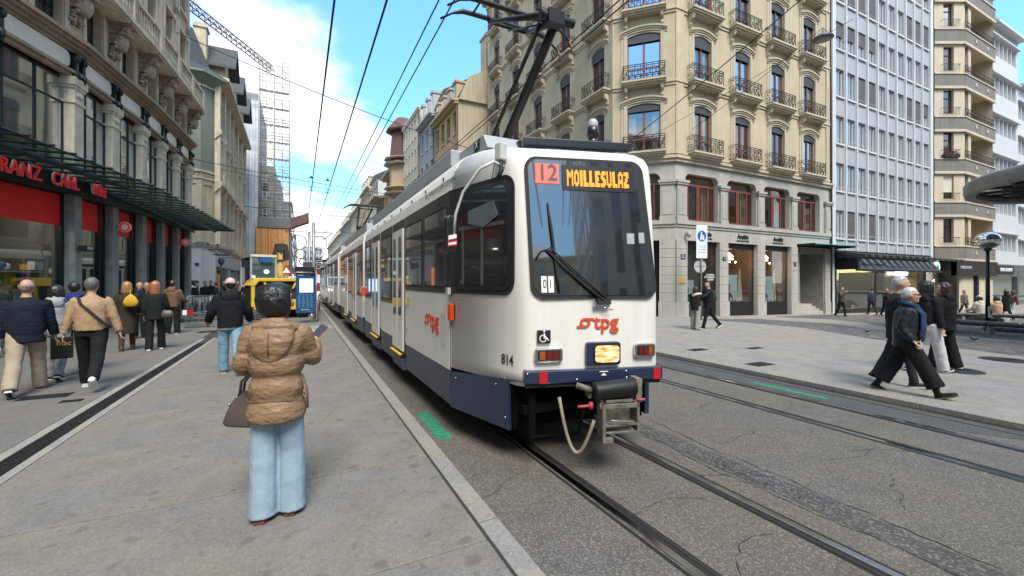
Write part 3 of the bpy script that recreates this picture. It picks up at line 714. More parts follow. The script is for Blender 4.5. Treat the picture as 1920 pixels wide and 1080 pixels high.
for i in range(len(FP) - 1):
    (xa, ya), (xb, yb) = FP[i], FP[i + 1]; W = math.hypot(xb - xa, yb - ya); hd = atan2(yb - ya, xb - xa); loc = (xa, ya, 0)
    big = i < 2; nb = 3 if big else 1
    # upper wall with arched windows
    xsB = [W * (k + .5) / nb for k in range(nb)]; ww = 1.0
    hs = []
    for x in xsB:
        hs.append((x - ww / 2, x + ww / 2, 10.05, 12.15)); hs.append((x - ww / 2, x + ww / 2, 13.2, 15.6)); hs.append((x - ww / 2, x + ww / 2, 16.9, 19.2))
    b = MB(); b.wall(0, W, 9.85, 21.5, hs, 0, .45)
    for x in xsB: b.arch(x - ww / 2, x + ww / 2, 11.72, .43, -.004, .4, 0, 8, top=12.16)
    wl = b.obj('upper_wall', tan, lb, loc, hd)
    q = MB()
    for x in xsB:
        for sx in (-1, 1): q.box(x + sx * .62 - .09, x + sx * .62 + .09, -.06, .01, 10.0, 11.7)
        for k in range(9):
            t0, t1 = pi * k / 9, pi * (k + 1) / 9; q.prism([(x + r_ * cos(t), 11.68 + r_ * sin(t) * .85) for r_, t in ((.54, t0), (.70, t0), (.70, t1), (.54, t1))], -.06, .01, 'y')
        for z0 in (13.2, 16.9):
            q.box(x - .7, x + .7, -.12, .01, z0 + 2.42, z0 + 2.6); q.box(x - .66, x + .66, -.14, .01, z0 - .16, z0 - .02); q.box(x - .6, x - .5, -.05, .01, z0, z0 + 2.4); q.box(x + .5, x + .6, -.05, .01, z0, z0 + 2.4)
            for sx in (-1, 1): q.box(x + sx * .92 - .12, x + sx * .92 + .12, -.12, .01, z0 - .9, z0 + 3.2)
    q.box(0, W, -.25, .01, 19.9, 20.2); q.box(0, W, -.8, .01, 21.3, 21.6)
    q.obj('stone_trim', tan_l, wl)
    for x in xsB:
        for z0, h in ((10.05, 2.1), (13.2, 2.4), (16.9, 2.3)):
            f = MB()
            for a in (-.5, -.17, .17, .44): f.box(a, a + .06, .26, .32, 0, h)
            for z in (0, h * .3, h * .7, h - .08): f.box(-.5, .5, .26, .31, z, z + .06)
            key = ('fw', h)
            if key not in _cache: _cache[key] = (f.mesh('frame', iron_d), MB().box(-.5, .5, .28, .29, 0, h).mesh('pane', wglass_d))
            wn = link('window', _cache[key][0], wl, (x, 0, z0)); link('pane', _cache[key][1], wn)
    # corbels and balcony
    for x in sorted({0, *[W * k / nb for k in range(nb)], *([W] if i == len(FP) - 2 else [])}): link('carved_corbel', corb_me, wl, (x + .0, .02, 10.78))
    q = MB(); q.box(0, W, -.8, .01, 11.88, 12.06); q.box(0, W, -.72, .01, 11.8, 11.878); sl = q.obj('balcony', tan_l, wl)
    q = MB(); q.box(0, W, -.78, -.6, 12.9, 13.02); q.box(0, W, -.76, -.62, 12.06, 12.16)
    for x in [W * k / nb for k in range(nb + 1)]: q.box(x - .16, x + .16, -.8, -.58, 12.06, 12.95)
    n = int(W / .22)
    for k in range(n): x = (k + .5) * W / n; q.lathe([(.035, 0), (.06, .2), (.03, .5), (.045, .74)], 6, (x, -.69, 12.16))
    q.obj('balustrade', tan_l, sl)
    # cornice, sign band, first-floor glazing
    q = MB()
    for z0, z1, d in ((9.42, 9.52, .16), (9.52, 9.64, .26), (9.64, 9.74, .38), (9.74, 9.86, .48), (8.72, 8.82, .22), (8.6, 8.72, .14)): q.box(-.02, W + .02, -d, .02, z0, z1)
    q.obj('cornice', brownc, lb, loc, hd)
    q = MB(); nbb = 2 if big else 1
    for k in range(nbb):
        x0, x1 = W * k / nbb + .28, W * (k + 1) / nbb - .28; q.prism(rrect(x0, x1, 8.86, 9.4, .2), -.12, 0, 'y')
    q.obj('sign_panel', cream, lb, loc, hd, bevel=.01)
    q = MB(); q.box(0, W, -.06, .1, 8.8, 9.45)
    for x in [W * k / nbb for k in range(nbb + 1)]:
        for sx in (-1, 1): q.box(x + sx * .17 - .06, x + sx * .17 + .06, -.2, 0, 8.5, 9.42); q.ell((x + sx * .17, -.2, 9.25), (.09, .1, .14), 8, 6); q.ell((x + sx * .17, -.2, 8.7), (.07, .08, .16), 8, 6)
    q.obj('iron_ornament', iron_d, lb, loc, hd)
    bx = [W * k / (1 if not big else 1) for k in range(2)]
    q = MB()
    for x in bx:
        for z0, z1, r in ((5.0, 7.75, .25), (7.75, 7.85, .30), (7.85, 8.25, .26), (8.25, 8.34, .31), (8.34, 8.6, .36)): q.box(x - r, x + r, -r * .62, .3, z0, z1)
        q.ell((x, -.17, 8.05), (.2, .05, .1), 8, 6)
        if x == 0 or i == len(FP) - 2: q.obj('column', tan_l, lb, loc, hd)
        q = MB()
    nm = 5 if big else 3
    q = MB()
    for k in range(nm + 1): x = .25 + (W - .5) * k / nm; q.box(x - .03, x + .03, .08, .16, 5.0, 8.6)
    for z in (5.0, 6.1, 7.7, 8.5): q.box(.2, W - .2, .09, .15, z, z + .06)
    wn = q.obj('window', iron_d, lb, loc, hd); MB().box(.2, W - .2, .115, .125, 5.0, 8.6).obj('pane', window_glass('showroom_glass', (.06, .07, .075), .5), wn)
    # ground floor
    q = MB()
    for x in (0, W):
        if x == 0 or i == len(FP) - 2: MB().box(x - .2, x + .2, -.14, .3, .85, 4.72).box(x - .24, x + .24, -.18, .3, .1, .85).obj('pier', pierm, lb, loc, hd, bevel=.02)
    MB().box(0, W, -.3, .25, 4.72, 5.2).box(0, W, -.34, -.3, 4.66, 4.80).obj('fascia', iron_d, lb, loc, hd)
    q = MB(); ms = [.27, W * .5, W - .27] if big else [.27, W - .55, W - .27]
    for x in ms: q.box(x - .05, x + .05, .1, .24, .1, 4.72)
    q.box(.27, W - .27, .1, .24, .1, .3); q.box(.27, W - .27, .1, .24, 4.66, 4.72)
    wn = q.obj('shop_window', iron_d, lb, loc, hd)
    g = MB().box(.27, W - .27, .165, .175, .25, 4.68)
    g.obj('pane', glassy('toyshop_glass', (.8, .84, .84), .35), wn)
    MB().box(.3, W * .5 - .06 if big else W - .62, .145, .150, 3.66, 4.66).obj('red_band', redm, wn); MB().box(W * .5 + .06 if big else W - .5, W - .3, .145, .150, 3.66, 4.66).obj('red_band', redm, wn)
    r = MB(); r.box(.0, W, 1.9, 2.0, 0, 4.6); r.box(0, W, .3, 2, .05, .35); r.box(0, W, .3, 2, 4.46, 4.5); r.box(.28, .3, .3, 1.9, .3, 4.5); r.box(W - .3, W - .28, .3, 1.9, .3, 4.5)
    MB().box(.6, W - .6, .8, 1.1, 4.40, 4.44).obj('room_fill_strip', M('toyshop_fill_glow', (1, .9, .75), .5, emit=6, ecol=(1, .88, .7)), wn)  # glowing strip added to brighten the toy shop room, not a known fitting
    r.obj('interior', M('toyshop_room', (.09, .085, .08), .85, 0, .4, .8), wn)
    if big:
        q = MB(); cols = ['toy_red', 'toy_green', 'toy_yellow', 'toy_white', 'toy_blue']
        cm = [M('toy_red', (.5, .02, .02), .5), M('toy_green', (.05, .35, .06), .5), M('toy_yellow', (.6, .4, .03), .5), M('toy_white', (.6, .6, .6), .5), M('toy_blue', (.03, .1, .3), .5)]
        for k in range(70):
            x, z = random.uniform(.5, W - .5), random.choice([.4, .75, 1.2, 1.7, 2.2]); s_ = random.uniform(.07, .2)
            if random.random() < .4: q.ell((x, random.uniform(.6, 1.3), z + s_), (s_, s_, s_), 10, 6, random.randrange(5))
            else: y = random.uniform(.6, 1.3); q.box(x - s_, x + s_, y - .1, y + .1, z, z + 2 * s_, random.randrange(5))
        for z in (1.15, 2.15): q.box(.4, W - .4, .6, 1.4, z - .04, z, 3)
        st = q.obj('toys', cm, wn); S(st, 'stuff')
        q = MB()
        for k in range(4): q.ell((.8 + k * 1.1, 1.0 + .3 * (k % 2), 3.9 - .3 * (k % 3)), (.11, .11, .03), 10, 4)
        q.ell((2.2, 1.2, 3.2), (.1, .1, .03), 10, 4)
        q.obj('spotlight', M('spot_white', (1, .9, .75), .5, emit=10, ecol=(1, .85, .65)), wn)
        MB().box(.4, W * .45, 1.85, 1.89, 1.2, 2.6).obj('red_poster', redm, wn)
    b = MB(); b.box(0, W, .5, 6, 4.6, 21.4); b.obj('core', MATS['core_dark'], lb, loc, hd)
# curved letters on the fascia
def on_fp(i, x, y, z):
    (xa, ya), (xb, yb) = FP[i], FP[i + 1]; hd = atan2(yb - ya, xb - xa)
    return (xa + x * cos(hd) - y * sin(hd), ya + x * sin(hd) + y * cos(hd), z), hd
sg = T('shop_sign', 'red raised letters of the toy shop under the glass canopy', 'sign', on_fp(1, 2.4, -.4, 4.9)[0])
def put(s, i, x, size, sx=1.0):
    p, hd = on_fp(i, x, -.52, 4.97); sl = Vector(sg.location)
    back = text('letters', s, size, redl, sg, Vector(p) - sl, (pi / 2, 0, hd), .012, 'LEFT', sx, .004)
    p, hd = on_fp(i, x + .02, -.475, 4.98); text('letter_sides', s, size, M('letter_grey', (.35, .33, .33), .6), sg, Vector(p) - sl, (pi / 2, 0, hd), .028, 'LEFT', sx, .0)
put('FRANZ', 1, 2.28, .60, .76); put('CARL', 1, 4.08, .60, .66); put('WEBER', 2, -.02, .52, .50)
# round projecting shop signs on the piers
for k, (i, x, lab) in enumerate(((3, 0, 'round red and white shop disc on the second pier'), (6, 0.1, 'small round red shop disc on the far pier of the toy shop'))):
    p, hd = on_fp(i, x, -.42, 3.95); t = T('disc_sign', lab, 'sign', p, hd, 'round shop discs on the piers')
    MB().prism([(.2 * cos(a * pi / 12), .2 * sin(a * pi / 12)) for a in range(24)], -.04, .04, 'x').obj('disc', M('disc_white', (.6, .5, .5), .5), t)
    MB().prism([(.18 * cos(a * pi / 12), .18 * sin(a * pi / 12)) for a in range(24)], -.045, -.041, 'x').obj('face', redl, t)
    MB().prism([(.11 * cos(a * pi / 12), .11 * sin(a * pi / 12)) for a in range(24)], -.049, -.046, 'x').obj('emblem', M('disc_white', (.6, .5, .5)), t)
    MB().box(-.02, .02, .2, .4, -.02, .02).obj('arm', iron_d, t)
p, hd = on_fp(2, 0, -.22, 2.95); wlp = T('wall_lamp', 'small black lamp box on the first pier of the toy shop', 'lamp', p, hd)
MB().box(-.2, .2, -.22, .0, -.09, .09).obj('housing', iron_d, wlp, bevel=.02); MB().box(-.16, .16, -.225, -.215, -.05, .05).obj('lens', M('grey_plastic', (.4, .4, .4)), wlp)
# glass canopy along the shop
cp = T('shop_canopy', 'long dark iron and glass canopy over the toy shop windows', 'canopy', (0, 0, 0))
seg = []
nrm = []
for i in range(len(FP)):
    a, c = Vector(FP[max(0, i - 1)]), Vector(FP[min(len(FP) - 1, i + 1)]); d = (c - a).normalized(); nrm.append(Vector((d.y, -d.x)))
def cpt(i, t, o, z):
    P = Vector(FP[i]).lerp(Vector(FP[i + 1]), t) + nrm[i].lerp(nrm[i + 1], t) * o; return (P.x, P.y, z)
cgl = bpy.data.materials.new('canopy_glass'); cgl.use_nodes = True
_nt = cgl.node_tree; _nt.nodes.clear(); _o = _nt.nodes.new('ShaderNodeOutputMaterial'); _t = _nt.nodes.new('ShaderNodeBsdfTransparent'); _t.inputs[0].default_value = (.42, .58, .53, 1)
_g = _nt.nodes.new('ShaderNodeBsdfGlossy'); _g.inputs['Roughness'].default_value = .15; _g.inputs[0].default_value = (.5, .6, .56, 1); _m = _nt.nodes.new('ShaderNodeMixShader'); _m.inputs[0].default_value = .3
_nt.links.new(_t.outputs[0], _m.inputs[1]); _nt.links.new(_g.outputs[0], _m.inputs[2]); _nt.links.new(_m.outputs[0], _o.inputs[0])
OWS = [2.9, 2.75, 2.5, 2.35, 2.3, 2.25, 2.2, 2.2]; ZOS = [5.25, 5.2, 5.08, 5.02, 4.98, 4.95, 4.93, 4.92]; ZIS = [5.45, 5.4, 5.25, 5.15, 5.05, 4.98, 4.92, 4.9]
dirty = M('canopy_bars', (.018, .026, .026), .5, .4)
for i in range(len(FP) - 1):
    big = i < 2; n = 9 if big else 4
    if i == 0: n = 5
    def ow(t): return OWS[i] + (OWS[i + 1] - OWS[i]) * t
    def zi(t): return ZIS[i] + (ZIS[i + 1] - ZIS[i]) * t
    def zo(t): return ZOS[i] + (ZOS[i + 1] - ZOS[i]) * t
    for k in range(n):
        t0, t1 = k / n, (k + 1) / n
        g = MB(); A, B_, C_, D = cpt(i, t0, .1, zi(t0)), cpt(i, t1, .1, zi(t1)), cpt(i, t1, ow(t1), zo(t1)), cpt(i, t0, ow(t0), zo(t0))
        g.add([A, D, C_, B_], [(0, 1, 2, 3)]); g.obj('glass_pane', cgl, cp)
        r = MB(); a, c = Vector(cpt(i, t0, .05, zi(t0) - .03)), Vector(cpt(i, t0, ow(t0) + .2, zo(t0) - .04)); r.tube([a, c], [(.022, .045), (.018, .030)], 4, sm=False); r.obj('rib', dirty, cp)
    for o, z, rr in ((.62, -.10, .075), (1.0, -.02, .022), (.15, -.05, .05)):
        r = MB(); r.tube([cpt(i, t, ow(t) * o, zi(t) + (zo(t) - zi(t)) * o + z) for t in (0, 1)], [(rr * .7, rr * 1.3)] * 2, 4, sm=False); r.obj('beam', dirty, cp)
r = MB(); r.tube([cpt(6, 1, .05, 4.87), cpt(6, 1, 2.3, 4.88)], .05, 4); r.obj('rib', dirty, cp)
p, hd = on_fp(6, 2.1, -.7, 4.0); sl_ = T('loudspeaker', 'grey loudspeaker box under the far end of the canopy', 'speaker', p, hd)
MB().box(-.28, .28, -.3, .25, -.16, .16).obj('housing', M('grey_plastic', (.4, .4, .4)), sl_, bevel=.03); MB().box(-.2, .2, -.305, -.298, -.1, .1).obj('grille', blk, sl_)

# ================================================================ SECOND LEFT BUILDING
sand = M('sandstone', (.50, .42, .29), .88, 0, .14, 1.0, .4, 12, var2=.15, streak=.2)
green = M('green_render', (.175, .205, .16), .8, 0, .08, 1, streak=.1)
whiter = M('white_render', (.52, .50, .47), .8, 0, .05)
slate = M('slate', (.035, .04, .04), .55, 0, .45, 5, .5, 20)
sb_ = T('turret_building', 'sandstone corner building with green turret panels, slate mansard roof and white shop floor', 'building', (0, 0, 0))
GP = [(-14, 38.4), (-6.6, 38.4), (-5.85, 39.3), (-5.95, 47.5), (-6.05, 58.5)]
for i in range(4):
    (xa, ya), (xb, yb) = GP[i], GP[i + 1]; W = math.hypot(xb - xa, yb - ya); hd = atan2(yb - ya, xb - xa); loc = (xa, ya, 0)
    if i < 2:
        wl = MB().wall(0, W, .05, 4.5, [(W - .55, W - .1, .1, 3.0)] if i == 0 and 0 else []).obj('shop_wall', whiter, sb_, loc, hd)
        q = MB(); q.box(-.0, W, -.14, .01, 4.45, 4.62); q.box(0, W, -.22, .01, 4.62, 4.75); q.box(0, W, -.08, .01, 9.5, 9.62); q.box(0, W, -.14, .01, 10.0, 10.14); q.box(0, W, -.10, .01, 16.4, 16.55); q.obj('string_course', tan_l, wl)
        q = MB(); q.wall(0, W, 4.7, 10.0, [(W / 2 - .35, W / 2 + .35, 5.6, 9.1)] if i == 1 else [(W - 1.3, W - .3, 5.6, 9.1)], depth=.08); q.box(W - 1.4 if i == 0 else .1, W - .1, .08, .1, 5, 9.3); q.obj('carved_wall', sand, wl)
        q = MB()
        for k in range(int(W / .26)): q.ell((.15 + k * .26, -.01, 9.8), (.1, .06, .13), 8, 6)
        q.obj('frieze', tan_l, wl)
        MB().box(0, W, 0, .1, 10.14, 16.5).obj('green_panel', green, wl)
        q = MB(); q.box(-.3, W + .3, -.7, .1, 17.2, 17.4); q.rings([[(-.1, .1, 16.5), (W + .1, .1, 16.5), (W + .1, -.02, 16.5), (-.1, -.02, 16.5)], [(-.2, .1, 17.2), (W + .2, .1, 17.2), (W + .3, -.66, 17.2), (-.3, -.66, 17.2)]], 0, False); q.obj('eaves', green, wl)
    else:
        n = 3; bays_ = [W * (k + .5) / n for k in range(n)]
        q = MB(); q.wall(0, W, .05, 4.5, [(.6, W - .6, .2, 3.0)], depth=.4); wl = q.obj('shop_wall', whiter, sb_, loc, hd)
        MB().box(.6, W - .6, .3, .35, .1, 3.0).obj('shop_window', wglass_d, wl)
        aw = MB(); aw.prism([(-.02, 3.0), (-1.1, 2.75), (-1.1, 2.65), (-.02, 2.9)], .6, W * .8, 'x'); aw.obj('awning', M('awning_dark', (.04, .04, .045), .7), wl)
        hs = []; 
        for x in bays_:
            for z0, h in ((5.3, 3.2), (9.9, 3.0), (13.9, 2.6)): hs += [(x - .85, x - .1, z0, z0 + h), (x + .1, x + .85, z0, z0 + h)]
        q = MB(); q.wall(0, W, 4.5, 17.6, hs, 0, .3)
        for a_, c_, z0, z1 in hs: q.arch(a_, c_, z1 - .37, .37, -.003, .3, top=z1 + .01)
        up = q.obj('carved_wall', sand, wl)
        q = MB(); q.box(0, W, -.2, .01, 4.5, 4.7); q.box(0, W, -.3, .01, 9.0, 9.25); q.box(0, W, -.2, .01, 13.2, 13.4); q.box(0, W, -.9, .01, 17.4, 17.65)
        for k in range(n + 1):
            x = W * k / n; q.box(x - .25, x + .25, -.35, .01, 4.7, 17.4); q.prism([(0, 8.6), (-.5, 9.25), (-.5, 9.5), (0, 9.5)], x - .4, x + .4, 'x'); q.prism([(0, 12.7), (-.45, 13.2), (-.45, 13.5), (0, 13.5)], x - .35, x + .35, 'x')
        for x in bays_: q.box(x - 1.0, x + 1.0, -.55, .01, 9.25, 9.4); q.box(x - 1.0, x + 1.0, -.55, -.45, 9.4, 10.2); q.box(x - .06, x + .06, -.08, .01, 5.3, 8.5)
        q.obj('stone_trim', tan_l, up)
        for a_, c_, z0, z1 in hs: MB().box(a_, c_, .2, .22, z0, z1).obj('window', wglass_d, up)
# cross-street face: a dark doorway with warm light and a dark poster
MB().box(-8.3, -7.75, 38.37, 38.39, .1, 3.1).obj('doorway', M('door_glow', (.5, .13, .04), .6, 0, .7, 5, emit=.6, ecol=(1, .3, .08)), sb_)
MB().box(-7.35, -6.75, 38.35, 38.39, .95, 1.9).obj('poster', blk, sb_); MB().prism([(-7.25, 1.35), (-6.85, 1.45), (-6.9, 1.55), (-7.1, 1.6)], 38.33, 38.345, 'y').obj('emblem', white, sb_)
MB().box(-6.95, -6.72, 38.35, 38.39, 3.0, 3.2).obj('street_plate', navy, sb_)
q = MB(); RP = [(-14.5, 37.7), (-6.3, 37.7), (-5.1, 39.1), (-5.2, 58.8), (-14.5, 58.8)]; RI = [(-13.5, 40.1), (-8.6, 40.1), (-7.6, 41.2), (-7.7, 58.2), (-13.5, 58.2)]; RM = [(-14.2, 38.9), (-7.4, 38.9), (-6.3, 40.1), (-6.4, 58.4), (-14.2, 58.4)]
q.rings([[(*p, 17.42) for p in RP], [(*p, 18.4) for p in RM], [(*p, 21.9) for p in RI]], 0, False); rf_ = q.obj('roof', slate, sb_)
q = MB()
for y0 in (44, 49.5, 55):
    q.prism([(y0 - 1, 17.6), (y0 + 1, 17.6), (y0 + 1, 20.2), (y0, 21.4), (y0 - 1, 20.2)], -8.2, -5.7, 'x'); q.obj
q.obj('dormer', sand, rf_)
for y0 in (44, 49.5, 55): MB().prism([(y0 - 1.5, 19.8), (y0, 21.9), (y0 + 1.5, 19.8), (y0 + 1.5, 20.0), (y0, 22.1), (y0 - 1.5, 20.0)], -8.4, -4.9, 'x').obj('dormer_roof', slate, rf_)
MB().box(-7.7, -6.9, 42.2, 43.2, 19, 23.0).box(-7.8, -6.8, 42.1, 43.3, 22.6, 22.8).obj('chimney', sand, rf_)
MB().box(-14, -6.6, 39.2, 58, .1, 17.4).obj('core', MATS['core_dark'], sb_)

# ================================================================ BUILDING UNDER SCAFFOLD
wb = T('building_under_repair', 'grey building wrapped in pale sheeting behind the scaffold', 'building', (0, 0, 0))
tarp = M('white_sheeting', (.62, .64, .68), .6, 0, .2, 1.2, .6, 3)
MB().box(-12, -4.55, 60.6, 74, .1, 25).obj('wall', M('grey_render', (.26, .27, .28), .8, 0, .2, 2), wb)
q = MB(); n = 40
for k in range(n):
    x0, x1 = -8 + 3.4 * k / n, -8 + 3.4 * (k + 1) / n; y0, y1 = 60.2 + .12 * sin(k * 1.7), 60.2 + .12 * sin((k + 1) * 1.7); q.quad((x0, y0, 5), (x1, y1, 5), (x1, y1, 24), (x0, y0, 24))
q.obj('sheeting', tarp, wb)
MB().box(-4.5, -2.9, 62, 74, .1, 16.5).box(-2.9, -2.3, 62.4, 74, .1, 15).obj('stone_wall', M('old_stone', (.45, .42, .38), .9, 0, .3, 1.5, .4), wb)
for z in (9.6, 12.6):
    for x in (-4.2,): MB().box(x, x + .55, 61.95, 61.99, z, z + 1.7).obj('window', wglass_d, wb)
sc_ = T('scaffold', 'tall grey scaffold tower above the timber hoarding', 'scaffold', (0, 0, 0))
alu = M('galvanised_steel', (.34, .335, .325), .7, 0, .15)
XS = [-4.5, -2.9, -1.2]; YS = [60.0, 61.3]
for x in XS:
    for y in YS: MB().tube([(x, y, 8.2), (x, y, 28 + (.8 if x == -1.2 else .0))], .07, 6).obj('standard', alu, sc_)
for z in [8.7, 10.8, 12.9, 15.0, 17.1, 19.2, 21.3, 23.4, 25.5, 27.6]:
    q = MB(); q.box(-4.5, -1.2, 60.0, 60.7, z - .035, z); 
    if z < 26: q.obj('deck', M('scaffold_deck', (.62, .61, .60), .8, 0, .3, 6), sc_)
    q = MB()
    for dz in (.35, .7, 1.05, 1.5): q.tube([(-4.5, 60, z + dz), (-1.2, 60, z + dz)], .036, 5); q.tube([(-4.5, 61.3, z + dz), (-1.2, 61.3, z + dz)], .03, 5)
    q.tube([(-1.2, 60, z), (-3.7, 60, z + 2.1)], .03, 4); q.tube([(-2.0, 60, z), (-2.0, 60, z + 1.5), (-1.2, 60, z + 1.5)], .035, 4)
    for k in range(8): x = -4.5 + 3.3 * k / 8; q.tube([(x, 60, z - .35), (x + .2, 60, z), (x + .41, 60, z - .35)], .035, 4)
    q.tube([(-4.5, 60, z - .36), (-1.2, 60, z - .36)], .022, 4); q.tube([(-4.5, 60, z), (-4.5, 60, z + 2.1)], .03, 4)
    q.tube([(-3.7, 60, z), (-3.7, 60, z + 2.1)], .03, 4); q.tube([(-4.1, 60, z), (-4.1, 60, z + 2.1)], .025, 4)
    for k in range(6): q.tube([(-4.5, 60, z + .35 * k), (-3.7, 60, z + .35 * k)], .03, 4)
    if z > 16: q.tube([(-1.2, 60, z + 1), (-.3, 60, z + 1)], .028, 4); q.tube([(-.3, 60, z), (-.3, 60, z + 1)], .024, 4)
    q.tube([(-9, 60, z), (-4.5, 60, z)], .03, 4) if z > 22 else None; q.tube([(-9, 60, z + 1), (-4.5, 60, z + 1)], .03, 4) if z > 22 else None
    q.obj('guard_rail', alu, sc_)
for x in (-8.6, -7.0, -5.8): MB().tube([(x, 60, 22), (x, 60, 29)], .04, 5).obj('standard', alu, sc_)
ho = T('timber_hoarding', 'tall orange brown timber hoarding at the foot of the scaffold', 'hoarding', (0, 0, 0))
random.seed(11); bw_ = 3.5 / 26
tm = [M(f'timber_{k}', c, .8, 0, .25, 3, .3, 20, stretch=(6, 6, .6)) for k, c in enumerate([(.46, .20, .06), (.56, .27, .09), (.32, .12, .04), (.50, .28, .13)])]
for k in range(26):
    x = -4.75 + k * bw_; MB().box(x + .006, x + bw_ - .006, 58.9, 58.96 + random.uniform(0, .03), .1, 8.3 + random.uniform(-.05, .05)).obj('board', random.choice(tm), ho)
MB().box(-4.8, -1.2, 59.0, 61, .1, 8.2).obj('backing', MATS['core_dark'], ho)
MB().box(-4.6, -1.1, 58.8, 60, 8.35, 9.6).obj('steel_screen', M('steel_screen', (.12, .12, .12), .6), ho)
MB().prism([(-1.1, 8.4), (1.0, 9.3), (.9, 10.4), (-1.1, 9.6)], 58.6, 60.5, 'y').obj('chute_hood', M('rust_hood', (.13, .06, .055), .7), ho)
# ================================================================ FAR LEFT BLOCKS
def block(name, lab, x0, x1, y0, y1, h, wallm, side='L', nf=4, nb=8, gf=4.0, wm=None, hw=.32):
    t = T(name, lab, 'building', (0, 0, 0)); MB().box(x0, x1, y0, y1, .0, h).box(x0 - .15, x1 + .15, y0 - .15, y1 + .15, h, h + .3).obj('wall', wallm, t)
    fx = x1 if side == 'L' else x0; sg_ = 1 if side == 'L' else -1; fh = (h - gf) / nf; bwid = (y1 - y0) / nb
    me = MB().box(-.03, .03, -bwid * hw, bwid * hw, 0, fh * .62).mesh('window', wm or wglass)
    fm = MB().box(-.05, .05, -bwid * hw - .1, bwid * hw + .1, -.1, 0).box(-.05, .05, -bwid * hw - .1, bwid * hw + .1, fh * .62, fh * .62 + .12).mesh('frame', tan_l)
    for f in range(nf):
        for k in range(nb):
            y = y0 + (k + .5) * bwid; wn = link('window', me, t, (fx + sg_ * .03, y, gf + f * fh + fh * .2)); link('frame', fm, wn)
    MB().box(fx - .02, fx + .05 * sg_ + .0, y0 + .4, y1 - .4, .2, gf - .8).obj('shop_window', wglass_d, t)
    return t
block('office_block', 'grey modern office block beyond the timber hoarding', -12, -1.25, 74.5, 112, 14, M('grey_cladding', (.24, .25, .26), .6), 'L', 4, 9)
block('office_block', 'pale low block at the far left end of the street', -12, -1.1, 114, 190, 13, M('pale_cladding', (.36, .36, .35), .7), 'L', 4, 12)
b_ = block('terrace_block', 'distant pale block closing the view at the end of the street', 1.6, 11, 262, 280, 21, M('far_stone', (.34, .34, .33), .8), 'R', 5, 4)
q = MB()
for f in range(5):
    for k in range(6): q.box(2.2 + k * 1.5, 3.0 + k * 1.5, 261.9, 262.0, 4 + f * 3.3, 5.8 + f * 3.3)
q.obj('windows', wglass_d, b_)['kind'] = 'stuff'
# tower crane
cr_ = T('tower_crane', 'lattice jib of a tower crane above the left roofs', 'crane', (0, 0, 0))
a = ray(511, 135, 119); c = ray(300, 12, 84); d = (c - a); d.z = 0; L_ = d.length; d.normalize(); sd_ = Vector((d.y, -d.x, 0))
q = MB(); z0 = a.z; n = 34
def jp(t, s_, z): return a + d * (t * L_ * 1.6) + sd_ * s_ + Vector((0, 0, z))
for s_ in (-.7, .7): q.tube([jp(0, s_, 0), jp(1, s_, 0)], .17, 4)
q.tube([jp(.0, 0, 1.7), jp(1, 0, 1.7)], .18, 4)
for k in range(n):
    t0, t1 = k / n, (k + 1) / n
    for s_ in (-.7, .7): q.tube([jp(t0, s_, 0), jp((t0 + t1) / 2, 0, 1.7), jp(t1, s_, 0)], .09, 4)
    q.tube([jp(t0, -.7, 0), jp(t1, .7, 0)], .04, 4)
q.obj('jib', M('crane_grey', (.07, .085, .11), .7), cr_)
mp_ = jp(1, 0, 0)
q = MB()
for sx in (-1, 1):
    for sy in (-1, 1): q.tube([(mp_.x + sx, mp_.y + sy, 0), (mp_.x + sx, mp_.y + sy, z0 + 9)], .15, 4)
for k in range(30):
    z = k * 2.3; q.tube([(mp_.x - 1, mp_.y - 1, z), (mp_.x + 1, mp_.y - 1, z + 2.3)], .08, 4); q.tube([(mp_.x + 1, mp_.y + 1, z), (mp_.x + 1, mp_.y - 1, z + 2.3)], .08, 4)
q.obj('mast', MATS['crane_grey'], cr_)
MB().tube([mp_ + Vector((0, 0, 9)), jp(.45, 0, 1.8)], .07, 4).obj('stay_rope', MATS['crane_grey'], cr_)
